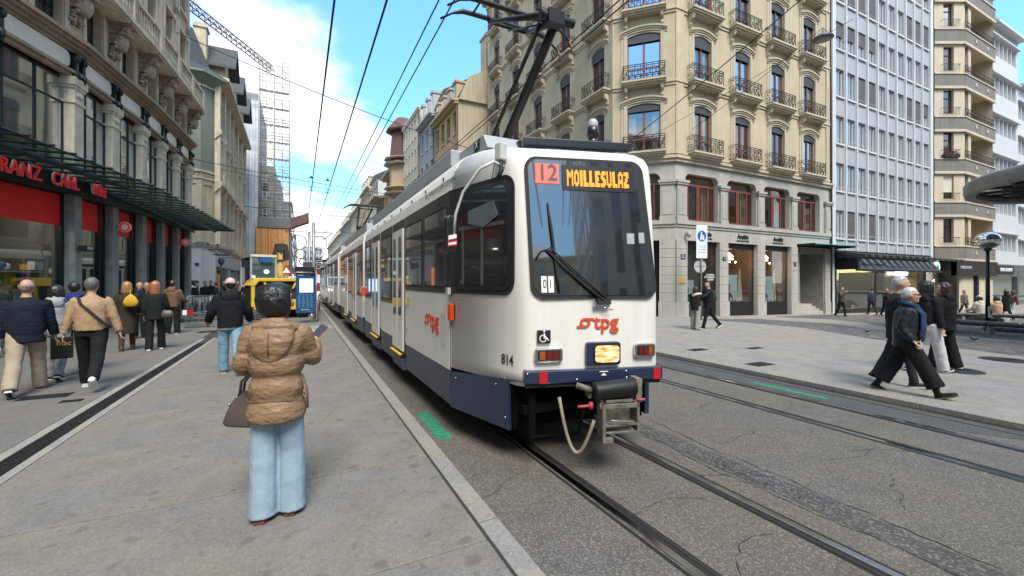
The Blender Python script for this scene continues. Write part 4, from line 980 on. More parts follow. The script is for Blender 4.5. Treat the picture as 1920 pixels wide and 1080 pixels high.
# ================================================================ ROW OF HOUSES BEYOND THE CORNER (RIGHT SIDE OF THE STREET)
random.seed(5)
def house(name, lab, x, y0, y1, h, wallm, nf, nb, roof='mansard', roofm=None, rh=3.2, sur=None, eave=.6, ww=.5, endwall=None, balc=False, gf=4.2, arch=False):
    t = T(name, lab, 'building', (x, y1, 0), -pi / 2); W = y1 - y0; fh = (h - gf) / nf; bw = W / nb; wh = fh * .58; hw = bw * ww / 2
    hs = [((k + .5) * bw - hw, (k + .5) * bw + hw, gf + f * fh + fh * .2, gf + f * fh + fh * .2 + wh) for f in range(nf) for k in range(nb)]
    wl = MB().wall(0, W, 0, h, hs, 0, .25).obj('wall', wallm, t)
    MB().box(W - .02, W, 0, 11, 0, h).box(0, .02, 0, 11, 0, h).box(.3, W - .3, .4, 10.8, 0, h - .1).obj('end_wall', endwall or wallm, wl)
    fr = MB(); fr.box(-hw - .1, hw + .1, -.08, .02, -.14, 0); fr.box(-hw - .1, hw + .1, -.06, .02, wh, wh + .14); fr.box(-hw - .1, -hw, -.04, .02, 0, wh); fr.box(hw, hw + .1, -.04, .02, 0, wh); fr.box(-.03, .03, .12, .18, 0, wh); fr.box(-hw, hw, .12, .17, wh * .66, wh * .66 + .05)
    fm = fr.mesh('window', sur or stone_p); pm = MB().box(-hw, hw, .15, .17, 0, wh).mesh('pane', wglass_d if not arch else wglass)
    for a, c, z0, z1 in hs: wn = link('window', fm, wl, ((a + c) / 2, 0, z0)); link('pane', pm, wn)
    q = MB(); q.box(-.05, W + .05, -eave, .02, h - .1, h + .12); q.box(0, W, -eave * .6, .02, h - .3, h - .102); q.box(0, W, -.1, .02, gf - .2, gf); q.box(0, W, -.07, .02, gf + fh * 2 - .1, gf + fh * 2 + .03); q.obj('cornice', sur or stone_p, wl)
    MB().tube([(W - .12, -.12, 0), (W - .12, -.12, h)], .06, 6).obj('downpipe', M('zinc_dark', (.1, .1, .1)), wl)
    if roof == 'mansard':
        rf = MB().rings([[(0, -.1, h + .1), (W, -.1, h + .1), (W, 11, h + .1), (0, 11, h + .1)], [(0, .9, h + rh * .75), (W, .9, h + rh * .75), (W, 10, h + rh * .75), (0, 10, h + rh * .75)], [(0, 5, h + rh * 1.5), (W, 5, h + rh * 1.5), (W, 6, h + rh * 1.5), (0, 6, h + rh * 1.5)]], 0, False).obj('roof', roofm or slate, t)
        for k in range(nb):
            cx = (k + .5) * bw; q = MB().box(cx - hw * .9, cx + hw * .9, -.02, 2, h + .2, h + rh * .66).box(cx - hw * 1.1, cx + hw * 1.1, -.12, 2, h + rh * .66, h + rh * .74).obj('dormer', sur or stone_p, rf)
            MB().box(cx - hw * .65, cx + hw * .65, -.04, -.025, h + .4, h + rh * .6).obj('pane', wglass_d, q)
    return t
pch = M('peach_render', (.42, .29, .15), .85, 0, .08, 1, streak=.1); gry = M('blue_grey_stone', (.30, .32, .33), .85, 0, .12, 1, streak=.15)
crm = M('cream_render', (.55, .48, .36), .85, 0, .08, 1); ter = M('sandy_render', (.43, .32, .20), .85, 0, .1, 1, streak=.15); blank = M('blank_render', (.40, .34, .24), .88, 0, .1, .8, streak=.2)
HX = 12.1
h1 = house('town_house', 'peach rendered house with slate mansard and blank gable beside the corner building', HX, 34.4, 41.3, 17.4, pch, 4, 4, rh=2.6, endwall=blank, sur=M('peach_trim', (.42, .30, .17), .8))
# its gable above the eaves and the chimney stack
q = MB().prism([(0, 17.4), (.9, 19.5), (5, 21.9), (6, 22.1), (11, 17.4)], 41.3 - 34.4 - .02, 41.3 - 34.4 + .25, 'x'); gb = q.obj('gable', blank, h1)
MB().box(5.6, 6.9, 2.6, 3.9, 19, 23.6).box(5.5, 7.0, 2.5, 4.0, 23.6, 23.8).obj('chimney', blank, h1)
q = MB()
for k in range(6): q.lathe([(.11, 0), (.09, .5)], 8, (5.8 + .16 * k, 3.0, 23.8))
q.tube([(6.6, 3.4, 23.8), (6.6, 3.4, 26.2)], .05, 5); q.box(6.45, 6.75, 3.35, 3.45, 26.1, 26.25); q.obj('chimney_pots', M('terracotta', (.3, .10, .05), .8), h1)
house('town_house', 'blue grey stone house with tall narrow windows next to the peach house', HX, 41.4, 47.2, 18.8, gry, 4, 3, rh=3.4, sur=M('grey_trim', (.36, .37, .37), .8), ww=.4, arch=True)
house('town_house', 'cream flat fronted house with closely set upright windows', HX, 47.3, 56, 21.6, crm, 5, 6, roof='flat', sur=M('cream_trim', (.60, .55, .45), .8), eave=.25, ww=.42)
hd_ = house('turreted_house', 'sandy house with red brown turret roof and corner balconies', HX, 56.1, 68, 17.6, ter, 4, 6, rh=3.4, roofm=M('red_slate', (.11, .05, .045), .7, 0, .3, 6), eave=1.0)
q = MB(); cx, cy = 10.4, .3; oc = [(cx + 1.9 * cos(pi / 8 + k * pi / 4), cy + 1.9 * sin(pi / 8 + k * pi / 4)) for k in range(8)]
def ring8(r, z): return [(cx + r * cos(pi / 8 + k * pi / 4), cy + r * sin(pi / 8 + k * pi / 4), z) for k in range(8)]
q.rings([ring8(.9, 12.5), ring8(1.8, 13.6), ring8(1.8, 17.4)], 0, False); tu = q.obj('turret', ter, hd_)
MB().rings([ring8(1.9, 17.4), ring8(1.45, 21.8)], 0, False).obj('turret_slates', MATS['red_slate'], tu)
MB().rings([ring8(2.2, 21.8), ring8(2.3, 22.0), ring8(.9, 23.7), ring8(.2, 23.9)], 0, False).obj('turret_roof', M('red_slate', (0, 0, 0)), tu)
q = MB()
for z in (13.4, 17.3): q.rings([ring8(2.5, z), ring8(2.6, z + .18)], 0, False); q.rings([ring8(2.55, z + .8), ring8(2.55, z + .86)], 0, False)
q.obj('balcony', stone_p, tu)
house('town_house', 'ochre house with wide eaves beyond the turreted house', HX - .3, 68.1, 76, 15.2, pch, 3, 4, roof='flat', eave=1.5, balc=True)
house('town_house', 'white modern infill block in the far row', HX, 76.2, 86, 19.5, M('modern_white', (.48, .48, .47), .7), 5, 4, roof='flat', eave=.1, ww=.7)
house('town_house', 'tall brown grey house beyond the white infill', HX, 86.2, 98, 20.5, ter, 5, 5, rh=3, eave=.5)
house('town_house', 'pale old house with slate roof far down the row', HX - .2, 98.2, 118, 18.6, stone_p, 4, 7, rh=3, eave=.6)
house('town_house', 'greyish house before the last of the row', HX - .4, 118.2, 145, 18, gry, 4, 9, rh=3, eave=.6)
house('town_house', 'last pale house of the far right row', HX - .6, 145.2, 215, 17, crm, 4, 16, rh=3, eave=.6)

# ================================================================ GREY OFFICE BUILDING ON THE SQUARE
gp = M('grey_spandrel', (.35, .36, .375), .5, 0, .06, 1.2); fin = M('pale_fin', (.56, .57, .56), .6, 0, .05, 1); bro = M('dark_blind', (.10, .09, .085), .7)
gb_ = T('office_building', 'grey office building with pale vertical fins and rows of narrow windows', 'building', (31.25, 15.3, 0))
W = 13.9; NC = 10; cw = W / NC; ROWS = [4.70, 7.82, 10.94, 14.06, 17.18, 20.30, 23.42, 26.5]
hs = [(c * cw + .14, (c + 1) * cw - .14, z, z + 1.85) for z in ROWS for c in range(NC)]
wl = MB().wall(0, W, 3.9, 30, hs, 0, .22).obj('spandrel_wall', gp, gb_)
fm = MB().box(.14, cw - .14, -.10, .03, -.10, 0).box(.14, .20, .14, .20, 0, 1.85).box(cw - .20, cw - .14, .14, .20, 0, 1.85).box(.14, cw - .14, .14, .20, 1.78, 1.85).box(.14, cw - .14, .14, .20, 0, .07).box(.5 * cw + .08, .5 * cw + .14, .13, .20, 0, 1.85).tube([(.14, -.02, .26), (cw - .14, -.02, .26)], .014, 4).mesh('window', fin)
pm = MB().box(.18, cw - .18, .165, .175, .03, 1.8).mesh('pane', window_glass('office_glass', (.05, .06, .065), .5))
blind = {k: MB().box(.16, cw - .16, .08, .11, 1.82 - 1.75 * k, 1.84).mesh('blind', bro) for k in (.35, .5, 1.0)}
cm_ = MB()
for k in range(4): cm_.box(.62 * cw + .1 * k - .02, .62 * cw + .1 * k + .04, .37 + .02 * (k % 2), .38 + .02 * (k % 2), .05, 1.78)
random.seed(9)
for r, z in enumerate(ROWS):
    for c in range(NC):
        wn = link('window', fm, wl, (c * cw, 0, z)); link('pane', pm, wn)
        k = None
        if r == 4 and c < 4: k = .5
        elif (r == 3 and c in (2, 3)): k = 1.0
        elif (r == 3 and c in (7, 8)) or (r == 4 and c > 20): k = 1.0
        elif r == 3 and c == 9: k = .5
        elif r == 5 and c in (3, 7, 8, 9): k = 1.0
        elif r == 5 and c in (0, 1, 2): k = 1.0
        elif r == 0 and c in (1, 3): k = 1.0
        elif r > 5 and random.random() < .4: k = random.choice([.35, .5, 1.0])
        if k: link('blind', blind[k], wn)
for c in range(NC + 1): MB().box(c * cw - .06, c * cw + .06, -.10, .02, 3.9, 30).obj('fin', fin, wl)
q = MB().box(-.35, -.08, -.1, .3, -.3, 30).box(W + .08, W + .4, -.1, .3, -.6, 30); q.obj('end_strip', fin, gb_)
MB().box(-.5, W + .5, .6, 12, 3.7, 29.9).obj('core', MATS['core_dark'], gb_)
# its shop floor: optician with lit rooms
zf = gz(32, 15.3) - .02
q = MB().box(.0, .35, 0, .4, zf - .2, 3.9).box(W - 1.0, W - .6, 0, .4, zf - .4, 3.9).box(5.6, 5.75, .1, .3, zf, 3.2).box(0, W, 0, .3, 3.1, 3.9).box(0, W - .8, .05, .3, zf - .2, zf + .28)
sf = q.obj('shop_front', blk, gb_)
MB().box(.35, W - 1, .14, .15, zf + .28, 3.1).obj('pane', shopglass, sf)
MB().box(.3, W - .9, 3.4, 3.5, zf, 3.4).box(.3, .34, .3, 3.5, zf, 3.4).box(.3, W - .9, .3, 3.5, 3.3, 3.36).obj('interior', M('optician_wall', (.62, .52, .34), .8, 0, .3, .7), sf)
MB().box(.3, W - .9, .3, 3.5, zf, zf + .12).obj('floor', floor_in, sf)
q = MB()
for k in range(9): q.ell((.9 + k * 1.15, 1.2 + .5 * (k % 2), 3.1), (.1, .1, .07), 8, 5)
q.obj('ceiling_lamp', M('ceiling_lamp', (1, .9, .7), .5, emit=22, ecol=(1, .85, .6)), sf)
MB().box(.8, W - 1.5, 1.0, 1.25, 3.24, 3.28).box(.8, W - 1.5, 2.4, 2.6, 3.24, 3.28).obj('room_fill_strip', M('optician_fill_glow', (1, .9, .7), .5, emit=16, ecol=(1, .82, .52)), sf)  # two glowing strips added as fill for the dark optician interior
q = MB().box(2.3, 3.1, 1.2, 1.25, 1.9, 2.7).box(7.6, 8.4, 2.8, 2.85, 1.3, 2.3); q.obj('white_panel', M('lit_panel', (.7, .7, .65), .5, emit=.3), sf)
q = MB().box(.6, 1.3, .9, .95, 2.0, 2.8).box(.4, .75, .5, 1.5, zf + .1, 1.2); q.obj('purple_panel', M('purple_print', (.10, .04, .12), .6), sf)
q = MB()
for k in range(26): x = random.uniform(.6, 11.5); y = random.uniform(.7, 2.6); z = random.choice([zf + .15, .5, .9, 1.3]); s_ = random.uniform(.1, .3); q.box(x - s_, x + s_, y - .1, y + .1, z, z + s_ * 1.5)
q.obj('display_goods', M('display_goods', (.35, .32, .28), .6, 0, .6, 4), sf)['kind'] = 'stuff'
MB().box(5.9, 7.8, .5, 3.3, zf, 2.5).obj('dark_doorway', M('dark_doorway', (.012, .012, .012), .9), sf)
q = MB().box(8.0, 11.6, 1.0, 1.05, 1.0, 2.2); 
for k in range(5): q.box(8.0, 11.6, .9, 1.1, .6 + .35 * k, .63 + .35 * k)
q.obj('shelves', M('shelf_grey', (.2, .2, .2), .5), sf)
# slatted awning and sloping sign board
aw = T('slatted_awning', 'dark slatted awning with sloping sign board over the lit optician shop', 'awning', (31.1, 15.3, 0))
q = MB().prism([(0, 3.72), (-1.75, 3.42), (-1.75, 3.30), (0, 3.55)], 0, .18, 'x').prism([(0, 3.72), (-1.75, 3.42), (-1.75, 3.30), (0, 3.55)], 14.6, 14.78, 'x').box(0, 14.7, -1.8, -1.68, 3.36, 3.48)
q.obj('frame', M('awning_frame', (.07, .08, .08), .5, .3), aw)
for k in range(16): MB().prism([(-.05, 3.78), (-1.95, 3.50), (-1.95, 3.47), (-.05, 3.74)], .25 + k * .91, .25 + k * .91 + .55, 'x').obj('slat', M('awning_slat', (.10, .12, .12), .4, .4), aw)
for k in range(6): MB().prism([(-.85, 3.30), (-1.30, 2.62), (-1.27, 2.60), (-.80, 3.28)], .5 + k * 1.95, .5 + k * 1.95 + 1.92, 'x').obj('sign_board', M('sign_grey', (.10, .11, .115), .5), aw)
MB().box(.2, 12.4, -.8, -.1, 3.25, 3.35).box(.25, .5, -1.28, -.1, 2.6, 3.3).box(.2, 12.4, -1.3, -1.22, 2.5, 2.62).obj('soffit', blk, aw)
for k, s_ in enumerate(('Yves Delorme', 'Yves Delorme')): text('lettering', s_, .26, M('sign_dark', (.02, .02, .03), .5), aw, (1.5 + 1.95 * k, -1.10, 2.95), (radians(90 - 33.5), 0, 0), .002, off=.004)
ls = T('illuminated_sign', 'white lit capital letters on the optician shop behind the two grey haired men', 'sign', (31.25 + 8.9, 15.3 - .12, 2.42))
text('letters', 'ALAIN AFFLELOU', .40, M('lit_letters', (1, 1, 1), .5, emit=.8, ecol=(.95, .97, 1)), ls, (0, 0, 0), ext=.03, sx=.62, off=.010)
gs = T('round_sign', 'round pale green illuminated coffee shop disc beside the awning', 'sign', (43.7, 14.4, 2.95))
MB().prism([(.38 * cos(a * pi / 16), .38 * sin(a * pi / 16)) for a in range(32)], -.08, .08, 'y').obj('disc', M('lit_green', (.35, .8, .7), .5, emit=1.0, ecol=(.45, .9, .8)), gs)
MB().prism([(.2 * cos(a * pi / 8), .2 * sin(a * pi / 8)) for a in range(16)], -.1, -.085, 'y').prism([(-.16, -.3), (.16, -.3), (.12, .12), (-.12, .12)], -.095, -.086, 'y').obj('emblem', M('emblem_green', (.03, .35, .22), .5, emit=.3), gs)
MB().box(-.04, .04, .05, .9, -.04, .04).obj('arm', blk, gs)

# ================================================================ BALCONY BUILDING AND WHITE BUILDINGS
lime = M('smooth_limestone', (.50, .42, .31), .8, 0, .08, 1, streak=.1); dgr = M('dark_band_stone', (.17, .155, .135), .8, 0, .12, 1.5, streak=.2)
bb = T('apartment_building', 'limestone apartment building with dark balcony bands on an angled bay', 'building', (0, 0, 0))
P0, P1, P2 = Vector((46.0, 15.3)), Vector((48.1, 14.25)), Vector((54.4, 14.25))
BL = [4.63, 8.2, 11.7, 15.1, 18.6, 22.2]
for i, (a, c) in enumerate(((P0, P1), (P1, P2))):
    d = c - a; W = d.length; hd = atan2(d.y, d.x); loc = (a.x, a.y, 0)
    hs = [(.75, 1.6, z + .35, z + 2.3) for z in BL] if i == 0 else [(.35, 1.05, z + .2, z + 2.5) for z in BL] + [(1.6, W, z + .0, z + 2.75) for z in BL]
    q = MB(); q.wall(0, W, -.6, 26.5, hs if i == 0 else hs, 0, .35 if i == 0 else 1.6); wl = q.obj('wall', lime, bb, loc, hd)
    for z in BL + [25.6]: MB().box(-.06 if i else -.1, W + .1, -.14, .02, z - .95, z).obj('balcony_band', dgr, wl)
    tr = MB()
    for z in BL + [25.6]: MB().box(-.1, W + .14, -.20, .02, z, z + .09).obj('stone_ledge', lime, wl); MB().box(-.1, W + .1, -.17, .02, z - 1.15, z - .95).obj('stone_ledge', lime, wl)
    for z in BL:
        if i == 0:
            fr = MB().box(.75, .82, .2, .27, z + .35, z + 2.3).box(1.53, 1.6, .2, .27, z + .35, z + 2.3).box(.75, 1.6, .2, .27, z + 1.6, z + 1.68).obj('window', blk, wl); MB().box(.78, 1.58, .23, .24, z + .35, z + 2.3).obj('pane', wglass_d if z < 20 else wglass, fr)
            if abs(z - 8.2) < .1: MB().box(.77, 1.58, .12, .15, z + .9, z + 2.3).obj('blind', M('cream_blind', (.55, .52, .40), .7), fr)
            rl = MB(); 
            for x in [.55 + .11 * k for k in range(12)]: rl.tube([(x, -.3, z + .12), (x, -.3, z + .75)], .012, 4)
            rl.tube([(.5, -.02, z + .75), (.5, -.3, z + .75), (1.85, -.3, z + .75), (1.85, -.02, z + .75)], .018, 4); rl.obj('window_railing', wrought, wl)
            if abs(z - 11.7) < .1:
                fl = MB(); [fl.ell((.6 + random.random() * 1.2, -.2 + random.uniform(-.06, .06), z + .35 + random.random() * .3), (.07, .07, .06), 6, 4) for _ in range(40)]; fl.obj('flowers', M('red_flowers', (.25, .02, .03), .7, 0, .5, 12), wl)
                MB().box(.55, 1.8, -.32, -.08, z + .12, z + .38).obj('planter', blk, wl)
        else:
            rl = MB(); 
            for x in [.2 + .3 * k for k in range(21)]: rl.tube([(x, -.1, z + .09), (x, -.1, z + .8)], .02, 4)
            for zz_ in (.45, .8): rl.tube([(.1, -.1, z + zz_), (W, -.1, z + zz_)], .025, 4)
            rl.obj('balcony_railing', wrought, wl)
            MB().box(2.6, 3.6, 1.55, 1.6, z + .1, z + 2.3).box(4.2, 5.2, 1.55, 1.6, z + .9, z + 2.3).obj('window', wglass_d, wl)
            MB().box(1.6, W, 1.6, 1.7, z - .02, z + 2.8).obj('loggia_wall', lime, wl)
            MB().box(.35, 1.05, .4, .42, z + .2, z + 2.5).obj('pane', wglass_d, wl)
            MB().ell((2.2, -.16, z - .48), (.12, .04, .2), 10, 6).ell((4.6, -.16, z - .48), (.12, .04, .2), 10, 6).obj('medallion', lime, wl)
MB().box(46.2, 54.4, 15.9, 26, 0, 26.4).obj('core', lime, bb)
MB().box(45.7, 54.5, 13.9, 15.6, 26.5, 26.8).obj('cornice', lime, bb)
q = MB().prism([(48.8, 26.8), (54.4, 26.8), (54.4, 28.4), (49.6, 28.2)], 16.5, 17, 'y'); q.obj('parapet', lime, bb)
# its dark shop floor
q = MB().box(46, 54.4, 13.95, 14.3, 2.3, 3.5).box(46, 46.5, 14, 15, -.6, 3.5).box(50.2, 50.5, 14, 14.6, -.6, 3.5); q.obj('shop_fascia', blk, bb)
MB().box(46, 54.4, 14.6, 14.62, -.6, 2.3).obj('shop_window', glassy('shop_glass'), bb)
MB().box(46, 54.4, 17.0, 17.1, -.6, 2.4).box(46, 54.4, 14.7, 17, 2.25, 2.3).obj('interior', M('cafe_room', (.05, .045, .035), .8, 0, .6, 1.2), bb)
q = MB(); [q.ell((46.8 + k * .9, 15.6 + .4 * (k % 3), 1.9), (.07, .07, .07), 8, 5) for k in range(9)]; q.obj('cafe_lamp', warm2, bb)
text('lettering', 'STARBUCKS COFFEE', .30, M('letter_silver', (.5, .5, .5), .5), bb, (46.55, 13.93, 2.95), ext=.01, align='LEFT', sx=.8)
wh_ = M('white_cladding', (.50, .51, .52), .6, 0, .05, 1)
def white_bld(lab, x0, x1, y, rows, h, ww=.55):
    t = T('office_building', lab, 'building', (x0, y, 0)); W = x1 - x0; n = max(3, int(W / 1.05)); cw = (W - .8) / n
    hs = [(.4, W - .4, z, z + 1.55) for z in rows]
    wl = MB().wall(0, W, 3.4, h, hs, 0, .4).obj('wall', wh_, t)
    for z in rows:
        MB().box(.4, W - .4, .35, .36, z, z + 1.55).obj('pane', window_glass('office_glass'), wl)
        for k in range(n + 1): MB().box(.4 + k * cw - .05, .4 + k * cw + .05, .05, .3, z, z + 1.55).obj('mullion', fin, wl)
        MB().box(0, W, -.25, 0, z + 1.6, z + 1.72).obj('ledge', wh_, wl)
    MB().box(0, W, -.6, .3, h, h + .25).box(.1, W, .45, 10, 0, h).obj('roof', wh_, t)
    MB().box(0, W, -.05, .3, 2.3, 3.4).box(0, .3, -.05, .3, -.6, 3.4).obj('shop_fascia', M('sign_grey', (.1, .11, .115)), t)
    MB().box(0, W, .25, .26, -.6, 2.3).obj('shop_window', glassy('shop_glass'), t); MB().box(0, W, 2.0, 2.1, -.6, 2.4).box(0, W, .3, 2, 2.28, 2.32).obj('interior', M('store_room', (.12, .12, .09), .8, 0, .5, .8), t)
    q = MB(); [q.ell((1 + k * 1.6, .9, 1.95), (.1, .1, .1), 8, 5) for k in range(int(W / 1.6))]; q.obj('shop_lamp', warm2, t)
    return t
w1_ = white_bld('white ribbon window office building right of the balcony building', 54.6, 61.6, 14.5, [4.6, 8.0, 11.6, 15.2, 18.8, 22.2], 24.6)
w2_ = white_bld('white office block with the flags on its roof', 61.8, 90, 14.6, [4.2, 7.4, 10.8, 14.2, 17.6], 20.6)
MB().box(1.6, 5.6, -.12, -.05, 2.55, 3.25).obj('sign_box', blk, w1_); text('lettering', 'OPERA GOURMET', .42, white, w1_, (3.6, -.13, 2.9), ext=.01, sx=.9, off=.012)
q = MB(); 
for x in (0, 1, 2, 3, 4, 5, 6): q.tube([(x, .1, 24.8), (x, .1, 25.8)], .03, 4)
q.tube([(0, .1, 25.8), (6.9, .1, 25.8)], .03, 4); q.obj('roof_railing', alu, w1_)
for k, (x, c1, c2, lab) in enumerate(((62.6, (.7, .7, .72), (.6, .1, .1), 'pale flag on a thin mast above the white buildings'), (64.2, (.55, .02, .03), (.7, .7, .7), 'red and white flag at the right edge of the roofs'))):
    f = T('flag', lab, 'flag', (x, 14.2, 20.8)); MB().tube([(0, 0, 0), (0, 0, 8)], .04, 6).obj('pole', alu, f)
    q = MB(); n = 8
    for i in range(n): q.quad((.05 + .12 * i, .12 * sin(i * 1.1), 5.0 - .12 * i), (.05 + .12 * (i + 1), .12 * sin((i + 1) * 1.1), 5.0 - .12 * (i + 1)), (.05 + .12 * (i + 1), .12 * sin((i + 1) * 1.1), 7.6 - .28 * (i + 1)), (.05 + .12 * i, .12 * sin(i * 1.1), 7.6 - .28 * i))
    q.obj('cloth', M(f'flag_{k}', c1, .8, 0, .1), f)
# ================================================================ BUILDINGS BEHIND THE VIEWER (unseen, put in for reflections in the glass)
def back_block(lab, x0, x1, y0, y1, h, m, nx, nf):
    t = T('stone_building', lab, 'building', (x0, y0, 0), 0); W = x1 - x0; cw = W / nx; fh = (h - 4) / nf
    b = MB().box(0, W, 0, y1 - y0, 0, h); b.box(-.4, W + .4, -.4, y1 - y0 + .4, h, h + .5)
    wl = b.obj('wall', m, t); q = MB(); D = y1 - y0; ny = int(D / 3.2); cy = D / ny
    for f in range(nf):
        z = 4.4 + f * fh
        for k in range(nx): q.box((k + .25) * cw, (k + random.uniform(.5, .8)) * cw, D, D + .04, z, z + fh * (random.choice([.98, .7, .6, .98]) if 'large' in lab else .6))
        for k in range(ny): q.box(W, W + .04, (k + .28) * cy, (k + .72) * cy, z, z + fh * .6); q.box(-.04, 0, (k + .28) * cy, (k + .72) * cy, z, z + fh * .6)
    q.obj('windows', wglass_d, wl)['kind'] = 'stuff'
back_block('stone block down the street on the left of the square, mirrored in the glass', -26, -11.5, -45, 8.5, 21, tan, 5, 5)
back_block('large unseen block added to streak the windscreen reflection', 5.2, 40, -52, -24, 31, M('back_pale', (.6, .58, .54), .8, 0, .1), 26, 7)  # added out of view; place, pale wall and tall windows shape the windscreen reflection
back_block('long sandstone block on the far side of the square behind the viewer', 40.5, 92, -46, -26, 22, ter, 14, 5)
back_block('pale block closing the east side of the square', 95, 108, -25, 13, 20, crm, 4, 5)
back_block('block closing the street far behind the viewer', -11, 8.5, -90, -62, 20, stone_p, 6, 5)
# ================================================================ TRAMS
tw = M('tram_white', (.70, .68, .63), .42, 0, .05, .9, coat=.08, var2=.04, streak=.06); tnavy = M('tram_navy', (.014, .024, .062), .35, 0, .12, 2, coat=.3)
tslate = M('tram_slate', (.055, .066, .09), .45, 0, .12, 1.5); tblk = M('tram_black', (.014, .014, .015), .35, 0, .1, 3, coat=.2); rub = M('rubber', (.012, .012, .012), .7)
tglass = window_glass('tram_glass', (.012, .014, .015), .07); wsg = window_glass('windscreen_glass', (.010, .011, .012), .15, (.80, .79, .76)); tgrey = M('roof_grey', (.34, .36, .38), .5, 0, .06, 1)
orng = M('orange_lens', (.65, .07, .01), .25, 0, .1, coat=.6); rred = M('red_reflector', (.42, .01, .015), .25, 0, .1, coat=.5); chrome = M('chrome', (.55, .55, .55), .22, 1, 0)
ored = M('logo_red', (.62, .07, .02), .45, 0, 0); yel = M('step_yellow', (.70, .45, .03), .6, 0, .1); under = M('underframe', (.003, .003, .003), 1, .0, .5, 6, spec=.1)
TX, SX = 2.745, 1.60                 # centre line and left side of the tram
HWZ = [(.80, 1.145), (1.65, 1.145), (2.3, 1.145), (2.9, 1.145), (3.08, 1.12), (3.2, 1.075), (3.28, 1.02), (3.34, .93)]
def body_ring(y):
    P = [(TX - h, y, z) for z, h in HWZ] + [(TX - .5, y, 3.40), (TX, y, 3.42), (TX + .5, y, 3.40)] + [(TX + h, y, z) for z, h in reversed(HWZ)]
    return P
def tram_body(root, y0, y1, panels, lead):
    "panels: list of (kind, ya, yb) going back"
    b = MB(); R = [body_ring(y) for y in (y0, y1)]; R = [list(reversed(r)) for r in R]; b.rings(R, 0, False)
    bd = b.obj('car_body', tw, root, bevel=0)
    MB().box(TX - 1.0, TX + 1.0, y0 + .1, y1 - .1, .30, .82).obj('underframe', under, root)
    for kind, ya, yb in panels:
        X = SX
        if kind in ('window', 'lowwindow'):
            zb = 1.68 if kind == 'window' else 1.40
            MB().box(X - .012, X, ya + .01, yb - .01, zb, 2.90).obj('window_band', tblk, root)
            n = max(1, round((yb - ya) / 1.35)); w_ = (yb - ya) / n
            for k in range(n):
                a, c = ya + k * w_ + .07, ya + (k + 1) * w_ - .07
                fr = MB(); fr.prism(rrect(a, c, zb + .06, 2.74, .06), X - .016, X - .012, 'x'); wn = fr.obj('window', rub, root)
                MB().prism(rrect(a + .03, c - .03, zb + .09, 2.31, .04), X - .019, X - .0165, 'x').obj('pane', tglass, wn); MB().prism(rrect(a + .03, c - .03, 2.36, 2.71, .04), X - .019, X - .0165, 'x').obj('top_pane', tglass, wn)
                MB().box(X - .024, X - .017, a + .03, c - .03, 2.315, 2.352).obj('rail', M('window_rail', (.12, .12, .12), .4, .5), wn)
            MB().box(X - .006, X, ya + .012, yb - .012, .765, zb - .006).obj('side_panel', tw, root)
            MB().prism([(-.008, .76), (.0, .35), (.14, .34), (.14, .76)], ya + .01, yb - .01, 'y').obj('skirt', tslate, root, (X, 0, 0))
        elif kind == 'door':
            MB().box(X - .008, X + .002, ya - .03, yb + .03, .46, 2.90).obj('door_recess', tblk, root)
            dr = MB(); mid = (ya + yb) / 2; D = MB().box(X - .03, X - .006, ya + .03, mid - .012, .62, 2.74).obj('door', tw, root); D2 = MB().box(X - .03, X - .006, mid + .012, yb - .03, .62, 2.74).obj('door', tw, root)
            for o, a, c in ((D, ya + .03, mid - .012), (D2, mid + .012, yb - .03)):
                g = min(.14, (c - a) * .24); MB().prism(rrect(a + g, c - g, 1.22, 2.62, min(.08, (c - a - 2 * g) * .4)), X - .035, X - .031, 'x').obj('pane', tglass, o)
                MB().prism(rrect((a + c) / 2 - .035, (a + c) / 2 + .035, .98, 1.12, .02), X - .036, X - .031, 'x').obj('button', M('grey_plastic', (.4, .4, .4)), o)
            MB().box(X - .07, X + .2, ya, yb, .50, .56).obj('step', blk, root); MB().box(X - .078, X - .03, ya + .05, yb - .05, .555, .572).obj('step_edge', yel, root)
            MB().prism([(-.03, .50), (-.015, .30), (.14, .30), (.14, .50)], ya, yb, 'y').obj('step_box', tslate, root, (X, 0, 0))
    q = MB().box(TX - .98, TX - .4, y0 + .5, y1 - .3, 3.33, 3.56).box(TX + .3, TX + .95, y0 + 2.5, y1 - .4, 3.33, 3.52); q.obj('roof_equipment', tgrey, root, bevel=.02)
    q = MB()
    for k in range(int((y1 - y0) / .85)): q.ell((TX - 1.113, y0 + .4 + .85 * k, 3.12), (.012, .02, .035), 6, 4)
    q.obj('roof_fixing', rub, root)
    for yw in (y0 + (1.6 if not lead else 2.3), y1 - 1.5):
        q = MB(); 
        for dy in (-.85, .85):
            for x in (TX - .62, TX + .5): q.prism([(yw + dy + .33 * cos(t * pi / 12), .34 + .33 * sin(t * pi / 12)) for t in range(24)], x, x + .12, 'x')
        q.obj('wheels', M('wheel_steel', (.05, .045, .04), .6, .6), root)
